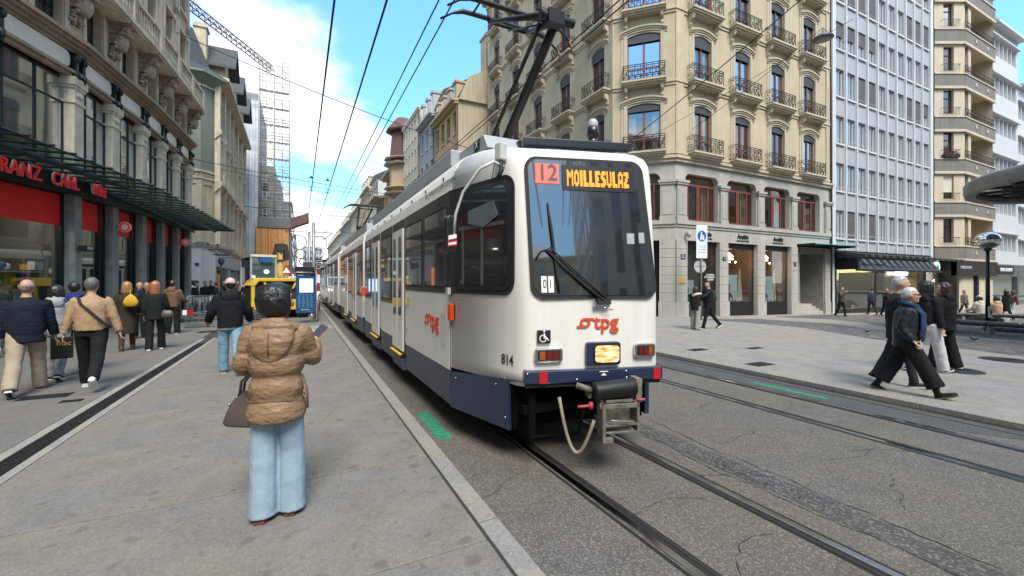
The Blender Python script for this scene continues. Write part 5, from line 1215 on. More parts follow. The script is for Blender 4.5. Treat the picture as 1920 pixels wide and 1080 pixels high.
def pantograph(name_parent, yb, yk, zk, yh, zh, half=.98, scale=1.0):
    pg_ = bpy.data.objects.new('pantograph', None); COL.objects.link(pg_); pg_.parent = name_parent
    pm_ = M('pantograph_paint', (.022, .018, .018), .45, .3, .3, 8)
    q = MB(); q.box(TX - .5, TX + .5, yb - .3, yb + .5, 3.5, 3.6); q.box(TX - .12, TX + .12, yb - .2, yb + .2, 3.4, 3.75)
    for sx in (-1, 1):
        for dy in (-.2, .4): q.lathe([(.06, 3.38), (.09, 3.42), (.06, 3.45), (.09, 3.48), (.06, 3.52)], 8, (TX + sx * .45, yb + dy, 0))
    q.obj('base', pm_, pg_)
    q = MB(); q.tube([(TX + .06, yb, 3.62), (TX + .06, yk, zk)], [.075, .058], 10); q.obj('lower_arm', pm_, pg_)
    q = MB(); q.tube([(TX - .10, yb + .35, 3.58), (TX - .10, yk + .12, zk - .02)], .028, 8); q.obj('guide_rod', pm_, pg_)
    q = MB(); q.tube([(TX - .18, yk, zk), (TX + .3, yk, zk)], .055, 8); q.box(TX - .10, TX + .12, yk - .08, yk + .08, zk - .10, zk + .06); q.obj('knee', pm_, pg_)
    q = MB(); q.tube([(TX - .12, yk, zk), (TX - .3, yh, zh - .15)], [.05, .03], 8); q.tube([(TX + .12, yk, zk), (TX + .3, yh, zh - .15)], [.05, .03], 8); q.tube([(TX, yk, zk - .05), (TX, yh, zh - .2)], .012, 6); q.tube([(TX - .32, yh, zh - .15), (TX + .32, yh, zh - .15)], .025, 6); q.obj('upper_arm', pm_, pg_)
    for dy in (-.16, .16):
        q = MB(); P = []
        for k in range(13):
            t = -1 + k / 6; x = t * half; e = max(0, abs(t) - .62) / .38; P.append((TX + x, yh + dy, zh - .20 * e ** 1.6))
        q.tube(P, [(.035 if abs(-1 + k / 6) < .7 else .016) for k in range(13)], 8); hd_o = q.obj('collector_strip', pm_, pg_)
    q = MB()
    for sx in (-1, 1): q.tube([(TX + sx * .5, yh - .16, zh), (TX + sx * .5, yh + .16, zh)], .016, 6); q.tube([(TX + sx * .32, yh, zh - .15), (TX + sx * .32, yh, zh)], .018, 6)
    q.obj('head_link', pm_, pg_)
    for dy in (-.16, .16): MB().tube([(TX + half - .03, yh + dy, zh - .17), (TX + half + .03, yh + dy, zh - .25), (TX + half + .03, yh + dy, zh - .34)], .016, 6).obj('horn', M('horn_copper', (.25, .09, .04), .5, .4), pg_)
    return pg_
yv = lambda u: on_x(u, SX)
t1 = T('tram', 'white and navy articulated tram with orange MOILLESULAZ display and lit headlight', 'tram', (0, 0, 0))
tram_body(t1, 4.81, yv(684.5), [('window', 4.83, yv(761)), ('door', yv(760) + .05, yv(738)), ('lowwindow', yv(737) + .05, yv(715)), ('door', yv(714) + .1, yv(699)), ('lowwindow', yv(698) + .1, yv(685))], True)
yj = yv(684.5)
MB().rings([[(TX + x * s_, yj + .06 * k, z) for x, z in ((-1.04, .5), (1.04, .5), (1.04, 3.2), (-1.04, 3.2))][::-1] for k, s_ in enumerate((1, .94, 1, .94, 1, .94, 1, .94, 1))], 0, False).obj('bellows', rub, t1)
y2 = yj + .45
tram_body(t1, y2, 20.2, [('lowwindow', y2 + .02, y2 + 1.4), ('door', y2 + 1.5, y2 + 2.7), ('lowwindow', y2 + 2.8, y2 + 4.0), ('door', y2 + 4.1, y2 + 5.3), ('window', y2 + 5.4, 20.1)], False)
# cab: tapered sides; the front stands a little askew to the body, as the unit leans into the bend
A = Vector((SX, 4.81)); PHI = radians(16.5); E_ = Vector((cos(PHI), -sin(PHI))); NB = Vector((sin(PHI), cos(PHI)))
B0 = Vector((1.93, 3.58)); WF = 1.41; B1 = B0 + E_ * WF; FC = B0 + E_ * (WF / 2); A1_ = Vector((2 * TX - SX, 4.81))
CZ = [(.80, 0, 1.145), (.93, 0, 1.145), (1.65, 0, 1.145), (2.2, .06, 1.145), (2.9, .14, 1.145), (3.05, .16, 1.13), (3.13, .21, 1.105), (3.2, .32, 1.06), (3.26, .48, 1.02), (3.31, .75, .97), (3.335, 1.02, .93)]
R = []
for z, de, hw in CZ:
    ins = 1.145 - hw
    def cut(P, Q): t = 1 - de / ((P - Q).dot(NB)); return P + (Q - P) * t
    cl, cr_r = cut(A, B0) + E_ * ins, cut(A1_, B1) - E_ * ins; al, ar_ = Vector((TX - hw, 4.83)), Vector((TX + hw, 4.83)); r = .13
    def fillet(a, c, d2):
        d1 = (a - c).normalized(); L0, L2 = c + d1 * r, c + d2 * r
        return [L0 * (1 - k / 6) ** 2 + c * 2 * (k / 6) * (1 - k / 6) + L2 * (k / 6) ** 2 for k in range(7)]
    mid = (cl + cr_r) / 2 - NB * .012
    R.append([(p.x, p.y, z) for p in [al] + fillet(al, cl, E_) + [mid] + list(reversed(fillet(ar_, cr_r, -E_))) + [ar_]])
cab = MB().rings(R, 0, True, caps=True).obj('cab_shell', tw, t1)
# cab side: band, window, number, marker, skirt
sd = bpy.data.objects.new('cab_side', None); COL.objects.link(sd); sd.parent = t1; dd_ = B0 - A; hA = atan2(dd_.y, dd_.x); sd.location = (A.x, A.y, 0); sd.rotation_euler = (0, 0, hA)
def half_r(a, c, z0, z1, r):  # square at the seam, rounded towards the front
    P = [(a, z0)]
    for cx, cz, s0 in ((c - r, z0 + r, -90), (c - r, z1 - r, 0)):
        P += [(cx + r * cos(radians(s0 + 15 * k)), cz + r * sin(radians(s0 + 15 * k))) for k in range(7)]
    return P + [(a, z1)]
MB().prism(half_r(-.02, 1.13, 1.68, 2.90, .15), -.012, .004, 'y').obj('window_gasket', rub, sd)
wf = MB().prism(half_r(.14, 1.095, 1.73, 2.85, .13), -.020, -.010, 'y').obj('cab_window', tblk, sd)
MB().prism(rrect(.21, 1.04, 1.78, 2.80, .10), -.024, -.0195, 'y').obj('pane', tglass, wf)
q = MB().box(.21, .99, -.032, -.023, 2.40, 2.44).box(.62, .65, -.034, -.023, 1.78, 2.40).box(.27, .295, -.034, -.023, 1.8, 2.40); q.obj('window_rail', M('window_rail', (.12, .12, .12)), wf)
MB().prism([(.40, 2.60), (.84, 2.66), (.92, 2.50), (.68, 2.40), (.40, 2.46)], -.042, -.034, 'y').obj('inner_mirror', M('mirror_face', (.13, .16, .17), .3, .3), wf)
text('fleet_number', '814', .145, tblk, sd, (1.025, -.006, 1.03), ext=.001, sx=.85, off=.002)
MB().box(-.005, .075, -.05, 0, 1.36, 1.56).obj('side_marker', orng, sd, bevel=.012)
q = MB()
for a, c, z0, z1 in ((.14, .145, 1.40, 1.62), (.225, .23, 1.40, 1.62), (.14, .23, 1.40, 1.405), (.14, .23, 1.615, 1.62)): q.box(a, c, -.004, 0, z0, z1)
q.ell((.185, -.003, 1.575), (.012, .006, .012), 8, 5); q.obj('hatch_line', M('line_grey', (.25, .24, .23), .6), sd)
MB().box(-.006, .006, -.006, .0, .76, 1.68).obj('seam', M('line_dark', (.10, .09, .08), .7), sd)
MB().prism([(0.0, .34), (1.06, .335), (1.05, .82), (1.24, .85), (1.02, .84), (0, .755)], -.012, .02, 'y').obj('skirt', tnavy, sd)
q = MB(); [q.ell((x, -.014, z), (.012, .006, .012), 8, 5) for x, z in ((.12, .70), (.85, .76), (1.0, .45))]; q.obj('bolt', chrome, sd)
q = MB(); P = [(.25, .90), (.45, .895), (.6, .86), (.8, .86), (1.0, .84)]
for k in range(4): q.prism([P[k], P[k + 1], (P[k + 1][0], P[k + 1][1] - .006), (P[k][0], P[k][1] - .006)], -.003, .0, 'y')
q.obj('scratch', M('scratch_grey', (.22, .20, .18), .8), sd)
# right skirt, and a near-black box painted in for shade below the bumper
sr = MB().prism([(2 * TX - SX - .0, 4.81), (3.37, 3.42), (3.31, 3.42), (2 * TX - SX - .06, 4.81)], .40, .82).obj('skirt', tnavy, t1)
MB().box(TX - .84, TX + .68, 3.78, 4.9, .34, .83).obj('cab_underframe', under, t1); MB().box(-.66, .66, .30, .9, .36, .82).obj('front_shade_box', under, t1, (FC.x, FC.y, 0), -PHI)
q = MB().box(TX - .8, TX + .8, 3.62, 3.70, .52, .60).box(TX - .75, TX - .68, 3.6, 3.9, .28, .8).box(TX + .6, TX + .66, 3.6, 3.9, .28, .8).tube([(TX - .75, 3.6, .30), (TX - .2, 3.56, .27), (TX - .1, 3.6, .5)], .02, 6); q.obj('lifeguard', under, t1)
# front
fo = bpy.data.objects.new('cab_front', None); COL.objects.link(fo); fo.parent = t1; fo.location = (FC.x, FC.y, 0); fo.rotation_euler = (0, 0, -PHI)
def fx(u): # x on the front panel seen at pixel u, from the middle
    q_ = (u - UC) / FPX; return (4.065 * q_ - .121) / (.985 - .176 * q_) - WF / 2
bmp = MB().box(-.715, .705, -.06, .04, .84, .965).obj('bumper', tnavy, fo, bevel=.012)
MB().box(-.575, -.495, -.068, -.058, .845, .96).obj('reflector', rred, bmp); MB().box(.60, .675, -.068, -.058, .845, .96).obj('reflector', rred, bmp)
q = MB().box(.03, .12, -.064, -.059, .935, .943).add([(.045, -.064, .90), (.105, -.064, .90), (.075, -.064, .928)], [(0, 1, 2)]); q.obj('mark', white, bmp)
q = MB(); [q.ell((x, -.062, z), (.013, .008, .013), 8, 5) for x, z in ((-.2, .87), (.31, .935), (.315, .87), (-.69, .94))]; q.obj('bolt', chrome, bmp)
MB().box(-.70, .69, -.03, .03, .80, .85).obj('bumper_seal', rub, bmp)
def cluster(x0, x1, zc):
    o = MB().prism(rrect(x0, x1, zc - .068, zc + .068, .03), -.045, -.0, 'y').obj('tail_light', chrome, fo, bevel=.008)
    MB().prism(rrect(x0 + .025, x1 - .025, zc - .048, zc + .048, .012), -.05, -.044, 'y').obj('lens_frame', tblk, o)
    w_ = (x1 - x0 - .07) / 3
    for k in range(3):
        a = x0 + .035 + k * w_; MB().box(a + .006, a + w_ - .006, -.058, -.048, zc - .04, zc + .04).obj('lens', (M('amber_lens', (.32, .07, .01), .3, 0, .2, 30, coat=.5) if (k == 0 and x0 < 0) or (k == 2 and x0 > 0) else M('dark_red_lens', (.13, .008, .008), .3, 0, .2, 30, coat=.5)), o)
cluster(-.61, -.335, 1.11); cluster(.41, .635, 1.13)
hl = MB().prism(rrect(-.10, .255, 1.0, 1.225, .03), -.06, 0, 'y').obj('headlight', tnavy, fo, bevel=.008)
MB().prism(rrect(-.03, .245, 1.015, 1.21, .04), -.07, -.058, 'y').obj('bezel', tblk, hl)
hm = bpy.data.materials.new('headlight_lens'); hm.use_nodes = True; b_ = hm.node_tree.nodes['Principled BSDF']; b_.inputs['Base Color'].default_value = (.25, .16, .08, 1); b_.inputs['Roughness'].default_value = .2
_n = hm.node_tree.nodes.new('ShaderNodeTexNoise'); _n.inputs['Scale'].default_value = 16; _n.inputs['Detail'].default_value = 3; _tc = hm.node_tree.nodes.new('ShaderNodeTexCoord'); _mp = hm.node_tree.nodes.new('ShaderNodeMapping'); _mp.inputs['Scale'].default_value = (.7, 1, 2.2)
hm.node_tree.links.new(_tc.outputs['Object'], _mp.inputs[0]); hm.node_tree.links.new(_mp.outputs[0], _n.inputs[0])
_r = hm.node_tree.nodes.new('ShaderNodeValToRGB'); _r.color_ramp.elements[0].position = .35; _r.color_ramp.elements[0].color = (.30, .13, .03, 1); _r.color_ramp.elements[1].position = .62; _r.color_ramp.elements[1].color = (1, .85, .55, 1); _e = _r.color_ramp.elements.new(.5); _e.color = (.9, .45, .12, 1)
hm.node_tree.links.new(_n.outputs[0], _r.inputs[0]); hm.node_tree.links.new(_r.outputs[0], b_.inputs['Emission Color']); b_.inputs['Emission Strength'].default_value = .5; b_.inputs['Coat Weight'].default_value = .5
MB().prism(rrect(-.015, .230, 1.03, 1.195, .035), -.078, -.069, 'y').obj('lamp', hm, hl)
# logo: ring with a tail, then letters
def logo(parent, x, z, s_, y=-.024, mat=None, name='logo', rot=None):
    mat = mat or ored; q = MB(); r0, r1 = .40 * s_, .22 * s_; n = 28
    for k in range(n):
        a, c = 2 * pi * k / n, 2 * pi * (k + 1) / n; e = 1.18
        q.prism([(x + e * r1 * cos(a), z + r1 * sin(a)), (x + e * r0 * cos(a), z + r0 * sin(a)), (x + e * r0 * cos(c), z + r0 * sin(c)), (x + e * r1 * cos(c), z + r1 * sin(c))], y, y + .01, 'y')
    q.box(x, x + .80 * s_, y - .0005, y + .01, z + .24 * s_, z + .40 * s_); q.box(x - .72 * s_, x + .05 * s_, y - .0005, y + .01, z - .40 * s_, z - .24 * s_)
    lo = q.obj(name, mat, parent); text('letters', 'tpg', 1.75 * s_, mat, lo, (x + .78 * s_, y + .004, z + .03 * s_), ext=.004, align='LEFT', off=.028 * s_, sx=1.02); return lo
logo(fo, fx(1096), 1.415, .115)
pc_ = MB().box(fx(1006.5), fx(1006.5) + .13, -.030, -.0, 1.225, 1.35).obj('wheelchair_plate', tblk, fo)
q = MB(); cx, cz = fx(1019) - .012, 1.272
for k in range(16):
    a, c = 2 * pi * k / 16, 2 * pi * (k + 1) / 16; q.prism([(cx + r_ * cos(t), cz + r_ * sin(t)) for r_, t in ((.028, a), (.036, a), (.036, c), (.028, c))], -.033, -.0295, 'y')
q.ell((cx + .012, -.031, cz + .068), (.011, .003, .011), 8, 5); q.prism([(cx + .006, cz), (cx + .016, cz), (cx + .02, cz + .05), (cx + .006, cz + .052)], -.034, -.0295, 'y'); q.prism([(cx + .008, cz + .012), (cx + .042, cz + .008), (cx + .06, cz - .02), (cx + .052, cz - .024), (cx + .036, cz - .002), (cx + .008, cz)], -.0345, -.0295, 'y')
q.obj('wheelchair_symbol', white, pc_)
# windscreen on the leaning plane
wp = bpy.data.objects.new('windscreen', None); COL.objects.link(wp); wp.parent = t1; wp.location = (FC.x, FC.y, 1.65); wp.rotation_euler = (-math.atan(.114), 0, -PHI)
def skew(P): return [(.015 - .07 * z / 1.42 + x * (1 - .04 * z / 1.42), z) for x, z in P]
MB().prism(skew(rrect(-.655, .655, .0, 1.43, .13, 8)), -.026, .06, 'y').obj('gasket', rub, wp); wg = MB().prism(skew(rrect(-.622, .622, .032, 1.398, .11, 8)), -.032, -.024, 'y').obj('glass', wsg, wp)
def dots(rows_by_char, s, cell, m, parent, x, z, y, name):
    q = MB(); cx = x
    for ch in s:
        g = rows_by_char[ch]; w_ = len(g[0])
        for r, row in enumerate(g):
            for c, v in enumerate(row):
                if v == '1': q.box(cx + c * cell - cell * .03, cx + (c + 1) * cell + cell * .03, y, y + .006, z - r * cell * 1.7 - cell * .02, z - (r - 1) * cell * 1.7 - cell * .25)
        cx += (w_ + 1) * cell
    return q.obj(name, m, parent), cx - x
G = {'M': ['10001', '11011', '11111', '10101', '10001', '10001', '10001', '10001'], 'O': ['0110', '1111', '1001', '1001', '1001', '1001', '1111', '0110'], 'I': ['11', '11', '11', '11', '11', '11', '11', '11'], 'L': ['1100', '1100', '1100', '1100', '1100', '1100', '1111', '1111'], 'E': ['1111', '1111', '1100', '1110', '1110', '1100', '1111', '1111'],
     'S': ['0111', '1111', '1100', '1110', '0111', '0011', '1111', '1110'], 'U': ['1001', '1001', '1001', '1001', '1001', '1001', '1111', '0110'], 'A': ['0110', '1111', '1001', '1001', '1111', '1111', '1001', '1001'], 'Z': ['1111', '1111', '0011', '0110', '0110', '1100', '1111', '1111']}
led = M('led_orange', (.3, .1, .01), .5, 0, 0, emit=.62, ecol=(1, .33, .015))
dp = MB().box(-.30, .47, -.042, -.031, 1.09, 1.35).obj('display', M('display_black', (.01, .01, .01), .4), wp)
dots(G, 'MOILLESULAZ', .0124, led, dp, -.25, 1.28, -.047, 'led_letters')
lp = MB().prism([(-.575, 1.15), (-.335, 1.15), (-.335, 1.35), (-.575, 1.35)], -.044, -.031, 'y').obj('line_plate', M('line_red', (.8, .10, .08), .5, emit=.38, ecol=(1, .10, .07)), wp)
text('line_number', '12', .235, M('plate_grey', (.10, .08, .08), .6), lp, (-.453, -.046, 1.25), ext=.001, off=.006, sx=.9)
q = MB().box(-.545, -.49, -.04, -.032, .06, .22).box(-.475, -.42, -.04, -.032, .06, .22); o = q.obj('number_card', white, wp); text('card_digits', '0 1', .12, tblk, o, (-.483, -.042, .14), ext=.001, sx=.62)
MB().box(.36, .44, -.04, -.032, .55, .66).box(.49, .55, -.04, -.032, .56, .67).obj('sticker', M('sticker_pale', (.32, .38, .36), .5), wp)
wi = MB(); _wt = wi.tube; wi.tube = lambda P, r, n=6: _wt([(x * .84 - .04, y + .006, z) for x, y, z in P], r, n); pv_ = (.13, -.06, -.02)
wi.tube([pv_, (-.05, -.075, .10), (-.30, -.075, .28), (-.53, -.07, .47)], [.018, .014, .011, .008], 6); wi.tube([(.17, -.06, -.0), (-.0, -.08, .12), (-.28, -.08, .33), (-.50, -.07, .50)], [.016, .011, .009, .008], 6)
wi.tube([(-.50, -.055, .95), (-.47, -.062, .7), (-.41, -.055, .2), (-.39, -.055, .05)], [.006, .014, .014, .008], 6); wi.box(.01, .15, -.065, -.015, -.06, .01)
wi.tube([(-.66, -.05, .38), (-.6, -.06, .46), (-.52, -.07, .48), (-.45, -.07, .43)], .010, 6); wi.obj('wiper', rub, wp)
MB().box(-.02, .14, -.05, .0, -.085, -.035).tube([(.07, -.05, -.07), (.10, -.06, -.115), (.17, -.05, -.11)], .006, 5).obj('wiper_mount', chrome, wp)
# coupler, hose, red pins
cpm = M('coupler_steel', (.20, .185, .15), .55, .4, .5, 14, .5, 60); cpl = bpy.data.objects.new('coupler', None); COL.objects.link(cpl); cpl.parent = t1
YC = 3.0; XC = 2.64; _p = Vector((XC, YC)); cpl.rotation_euler = (0, 0, -PHI); _q = Matrix.Rotation(-PHI, 2) @ _p; cpl.location = (_p.x - _q.x, _p.y - _q.y, 0)
q = MB().box(XC - .22, XC + .16, YC, YC + .03, .66, .70).box(XC - .20, XC - .165, YC - .01, YC + .14, .36, .70).box(XC + .14, XC + .165, YC, YC + .14, .44, .70).box(XC - .16, XC + .13, YC + .12, YC + .16, .42, .66).prism([(XC - .17, YC - .02), (XC + .16, YC + .0), (XC + .16, YC + .3), (XC - .17, YC + .3)], .50, .52).prism([(XC - .16, YC), (XC + .1, YC), (XC - .16, YC + .1)], .43, .45).box(XC - .20, XC - .10, YC - .02, YC + .1, .355, .40)
q.tube([(XC - .13, YC - .02, .56), (XC + .08, YC - .04, .545)], [.012, .008], 8); q.box(XC - .14, XC + .12, YC + .05, YC + .25, .70, .725); q.obj('coupler_head', cpm, cpl, bevel=.008)
q = MB().lathe([(.0, 0), (.085, .0), (.085, .02), (.085, .38), (.08, .40), (0, .40)], 20); o = q.obj('draft_gear', M('draft_black', (.012, .013, .013), .5, .3, .3, 8), cpl, (XC - .24, YC + .1, .80), rot=(0, radians(86), 0))
q = MB().box(XC - .27, XC - .24, YC + .16, YC + .26, .72, .80).tube([(XC - .38, YC + .2, .84), (XC - .24, YC + .15, .80)], .03, 8).tube([(XC, YC + .3, .6), (XC + .1, YC + .9, .6)], .07, 8).box(XC + .18, XC + .24, YC + .1, YC + .25, .68, .9); q.obj('drawbar', cpm, cpl)
MB().tube([(XC - .40, YC + .1, .665), (XC - .27, YC + .1, .67)], .014, 8).tube([(XC + .16, YC + .1, .70), (XC + .25, YC + .06, .715)], .012, 8).lathe([(.022, -.03), (.022, .03)], 8, (XC - .27, YC + .1, .67)).obj('red_pin', M('pin_red', (.42, .05, .045), .6), cpl)
q = MB(); P = []
for k in range(15):
    t = k / 14; P.append((2.13 + .27 * t, 3.32 - .22 * t, .70 - .42 * sin(pi * t ** .9) - .17 * t))
q.tube(P, .017, 8); q.obj('brake_hose', M('hose_tan', (.26, .22, .155), .7, 0, .2, 10), cpl)
# tram side: logo, text, small fittings
ts = bpy.data.objects.new('side_fittings', None); COL.objects.link(ts); ts.parent = t1; ts.location = (SX - .012, 0, 0); ts.rotation_euler = (0, 0, -pi / 2)
logo(ts, -(yv(802)), 1.30, .185, y=-.004)
q = MB()
for a, c, z0, z1 in ((-yv(829), -yv(829) + .005, 1.05, 1.4), (-yv(834.5), -yv(834.5) + .005, 1.05, 1.4), (-yv(829), -yv(834.5), 1.05, 1.055), (-yv(829), -yv(834.5), 1.395, 1.4)): q.box(a, c, -.003, 0, z0, z1)
q.obj('hatch_line', MATS['line_grey'], ts)
MB().box(-yv(761) + .05, -yv(761) + .14, -.02, 0, 1.44, 1.54).box(-yv(761) + .07, -yv(761) + .17, -.02, 0, 1.05, 1.22).obj('door_button', M('grey_plastic', (.4, .4, .4)), ts); MB().box(-yv(761) + .16, -yv(761) + .28, -.003, 0, 1.42, 1.55).obj('yellow_sticker', yel, ts)
text('operator_name', 'tpg  transports publics genevois', .105, M('sign_grey', (.1, .1, .1)), ts, (-yv(822), .02, 3.04), (radians(90 - 8), 0, 0), .001)
MB().box(-yj - .1, -yj + .02, -.09, 0, 1.42, 1.68).obj('side_marker', orng, ts, bevel=.015)
MB().box(-4.86, -4.78, -.04, 0, 1.67, 1.75).obj('gutter_stub', M('grey_plastic', (.4, .4, .4)), ts)
# mirror on its bent arm, small camera box
mi = bpy.data.objects.new('wing_mirror', None); COL.objects.link(mi); mi.parent = t1
q = MB(); P = [(1.86, 3.88, 2.99), (1.70, 3.80, 3.0), (1.58, 3.86, 2.93), (1.46, 4.0, 2.72), (1.40, 4.06, 2.5), (1.385, 4.08, 2.28)]; q.tube(P, .015, 8); q.obj('mirror_arm', M('arm_white', (.6, .6, .58), .35, .2), mi)
MB().prism(rrect(-.075, .055, -.20, .19, .05), -.035, .035, 'y').obj('mirror_head', tblk, mi, (1.37, 4.10, 2.30), radians(10), bevel=.015)
MB().prism([(-.055, -.13), (.035, -.12), (.035, .0), (-.055, -.02)], -.041, -.035, 'y').obj('warning_mark', M('mark_white', (.8, .75, .72), .5), mi, (1.37, 4.10, 2.30), radians(10)); MB().prism([(-.055, -.09), (.035, -.07), (.035, -.04), (-.055, -.06)], -.044, -.041, 'y').prism([(-.055, -.13), (.035, -.12), (.035, -.10), (-.055, -.115)], -.044, -.041, 'y').obj('warning_stripe', rred, mi, (1.37, 4.10, 2.30), radians(10))
MB().box(-.05, .05, -.07, .02, -.09, .09).obj('camera_box', M('box_white', (.5, .5, .47), .5, 0, .1), mi, (1.84, 3.88, 3.13), hA, bevel=.015); MB().tube([(1.80, 3.85, 3.04), (1.80, 3.83, 2.93), (1.77, 3.84, 2.86)], .022, 8).tube([(1.72, 3.82, 2.99), (1.70, 3.83, 2.85), (1.76, 3.84, 2.82)], .005, 5).obj('camera_cable', rub, mi)
# roof of the cab
rc = bpy.data.objects.new('cab_roof', None); COL.objects.link(rc); rc.parent = t1
MB().box(-.62, .62, -.05, .05, 3.29, 3.375).obj('roof_visor', M('visor_black', (.01, .013, .022), .4), rc, (FC.x + NB.x * .5, FC.y + NB.y * .5, 0), -PHI, bevel=.008)
MB().prism([(4.38, 3.34), (4.5, 3.52), (11.6, 3.52), (11.6, 3.33)], TX - .86, TX - .30, 'x').obj('roof_duct', tgrey, rc, bevel=.01)
q = MB().box(TX - .87, TX - .862, 4.60, 4.76, 3.37, 3.50); o = q.obj('warning_sign', blk, rc); text('sign_letters', 'X', .12, white, o, (TX - .874, 4.68, 3.44), (pi / 2, 0, -pi / 2), .001)
q = MB().box(TX - .45, TX - .1, 4.4, 4.6, 3.3, 3.48).box(TX - .2, TX + .75, 4.5, 4.62, 3.36, 3.40).tube([(TX - .15, 4.35, 3.36), (TX - .15, 4.35, 3.50)], .028, 8); q.obj('roof_box', blk, rc)
q = MB().tube([(TX + .25, 4.30, 3.44), (TX + .75, 4.25, 3.46)], .07, 12).lathe([(.085, 0), (.085, .22), (.06, .23), (.06, .30), (.075, .31), (.075, .42), (.05, .43)], 12, (TX + .55, 4.3, 3.34)).ell((TX + .74, 4.26, 3.52), (.07, .09, .10), 10, 8).tube([(TX + .70, 4.2, 3.5), (TX + .74, 4.12, 3.40), (TX + .66, 4.12, 3.38), (TX + .64, 4.2, 3.46)], .012, 6); q.obj('siren_and_horn', tblk, rc)
MB().lathe([(.06, 0), (.065, .12), (.04, .16)], 12, (TX + .55, 4.3, 3.70)).obj('siren_cap', M('grey_plastic', (.4, .4, .4)), rc)
pantograph(t1, 6.3, 4.37, 5.03, 5.6, 5.72)
# second unit coupled behind
t2 = T('tram', 'second coupled tram unit further down the street with a small raised pantograph', 'tram', (0, 0, 0))
tram_body(t2, 21.6, 30.4, [('window', 21.8, 24), ('door', 24.1, 25.4), ('lowwindow', 25.5, 27.2), ('door', 27.3, 28.6), ('lowwindow', 28.7, 30.3)], False)
MB().box(TX - 1, TX + 1, 30.4, 30.9, .5, 3.2).obj('bellows', rub, t2)
tram_body(t2, 30.9, 41.5, [('lowwindow', 31, 33), ('door', 33.1, 34.4), ('lowwindow', 34.5, 36.2), ('door', 36.3, 37.6), ('window', 37.7, 41.4)], False)
MB().rings([[(TX + x * 1.0, 21.6, z) for x, z in ((-1.14, .7), (1.14, .7), (1.1, 3.2), (-1.1, 3.2))][::-1], [(TX + x * .85, 20.75, z) for x, z in ((-1.0, .8), (1.0, .8), (.95, 3.0), (-.95, 3.0))][::-1]][::-1], 0, False).obj('cab_shell', tw, t2)
MB().box(TX - .7, TX + .7, 20.72, 20.8, 1.6, 2.9).obj('windscreen', tglass, t2)
q = MB().box(TX - 1.0, TX - .96, 21.0, 21.5, 1.25, 1.5).box(TX - .9, TX - .7, 20.7, 20.76, 1.1, 1.3); q.obj('tail_light', rred, t2)
pantograph(t2, 22.0, 23.0, 4.6, 20.8, 5.38, .98)
def rebase(o, loc):
    loc = Vector(loc); index_kids(); o.location = loc
    for c in KIDS.get(o.name, []): c.location = Vector(c.location) - loc
# ================================================================ PEOPLE
skin = M('skin', (.48, .27, .18), .55, 0, .06, 6); CL = {}
cloudtex = bpy.data.textures.new('folds', 'CLOUDS'); cloudtex.noise_scale = .10; cloudtex.noise_depth = 2
cloudtex2 = bpy.data.textures.new('folds_fine', 'CLOUDS'); cloudtex2.noise_scale = .045; cloudtex2.noise_depth = 2
def cloth(name, col, rough=.85, bump=.3, coat=0, var=.14): return M('cloth_' + name, col, rough, 0, var, 7, bump, 90, coat=coat, spec=.2)
def soft(o, vox, it=6, disp=0.0, tex=None, fac=.5):
    r = o.modifiers.new('remesh', 'REMESH'); r.mode = 'VOXEL'; r.voxel_size = vox; r.use_smooth_shade = True
    s = o.modifiers.new('smooth', 'SMOOTH'); s.iterations = it; s.factor = fac
    if disp:
        d = o.modifiers.new('folds', 'DISPLACE'); d.texture = tex or cloudtex; d.strength = disp; d.mid_level = .5; d.texture_coords = 'LOCAL'
    return o
def V(*a): return Vector(a)
def hand(b, w_, fwd, side, s=1.0, curl=.5, m=0):
    "palm and five unequal fingers from wrist w_, pointing fwd, thumb on side"
    f = fwd.normalized(); t = side.normalized(); n = f.cross(t).normalized()
    b.tube([w_, w_ + f * .045 * s, w_ + f * .09 * s], [(.022 * s, .018 * s), (.040 * s, .018 * s), (.038 * s, .014 * s)], 8, m)
    for k, (off, ln) in enumerate(((.030, .072), (.010, .082), (-.011, .076), (-.030, .058))):
        p0 = w_ + f * .085 * s + t * off * s; p1 = p0 + (f * .5 + n * curl * .3) * ln * s; p2 = p1 + (f * (.5 - curl * .5) + n * curl * .6) * ln * s; b.tube([p0, p1, p2], [.0095 * s, .009 * s, .0075 * s], 6, m)
    p0 = w_ + f * .03 * s + t * .034 * s; p1 = p0 + (f * .6 + t * .5) * .035 * s; b.tube([p0, p1, p1 + (f * .85 + n * curl * .3) * .032 * s], [.012 * s, .011 * s, .009 * s], 6, m)
def superell(c, rx, ry, n=24, e=2.4):
    R = []
    for j in range(n):
        a = 2 * pi * j / n; ca, sa = cos(a), sin(a); k = (abs(ca) ** e + abs(sa) ** e) ** (-1 / e); R.append((c[0] + rx * ca * k, c[1] + ry * sa * k, c[2]))
    return R
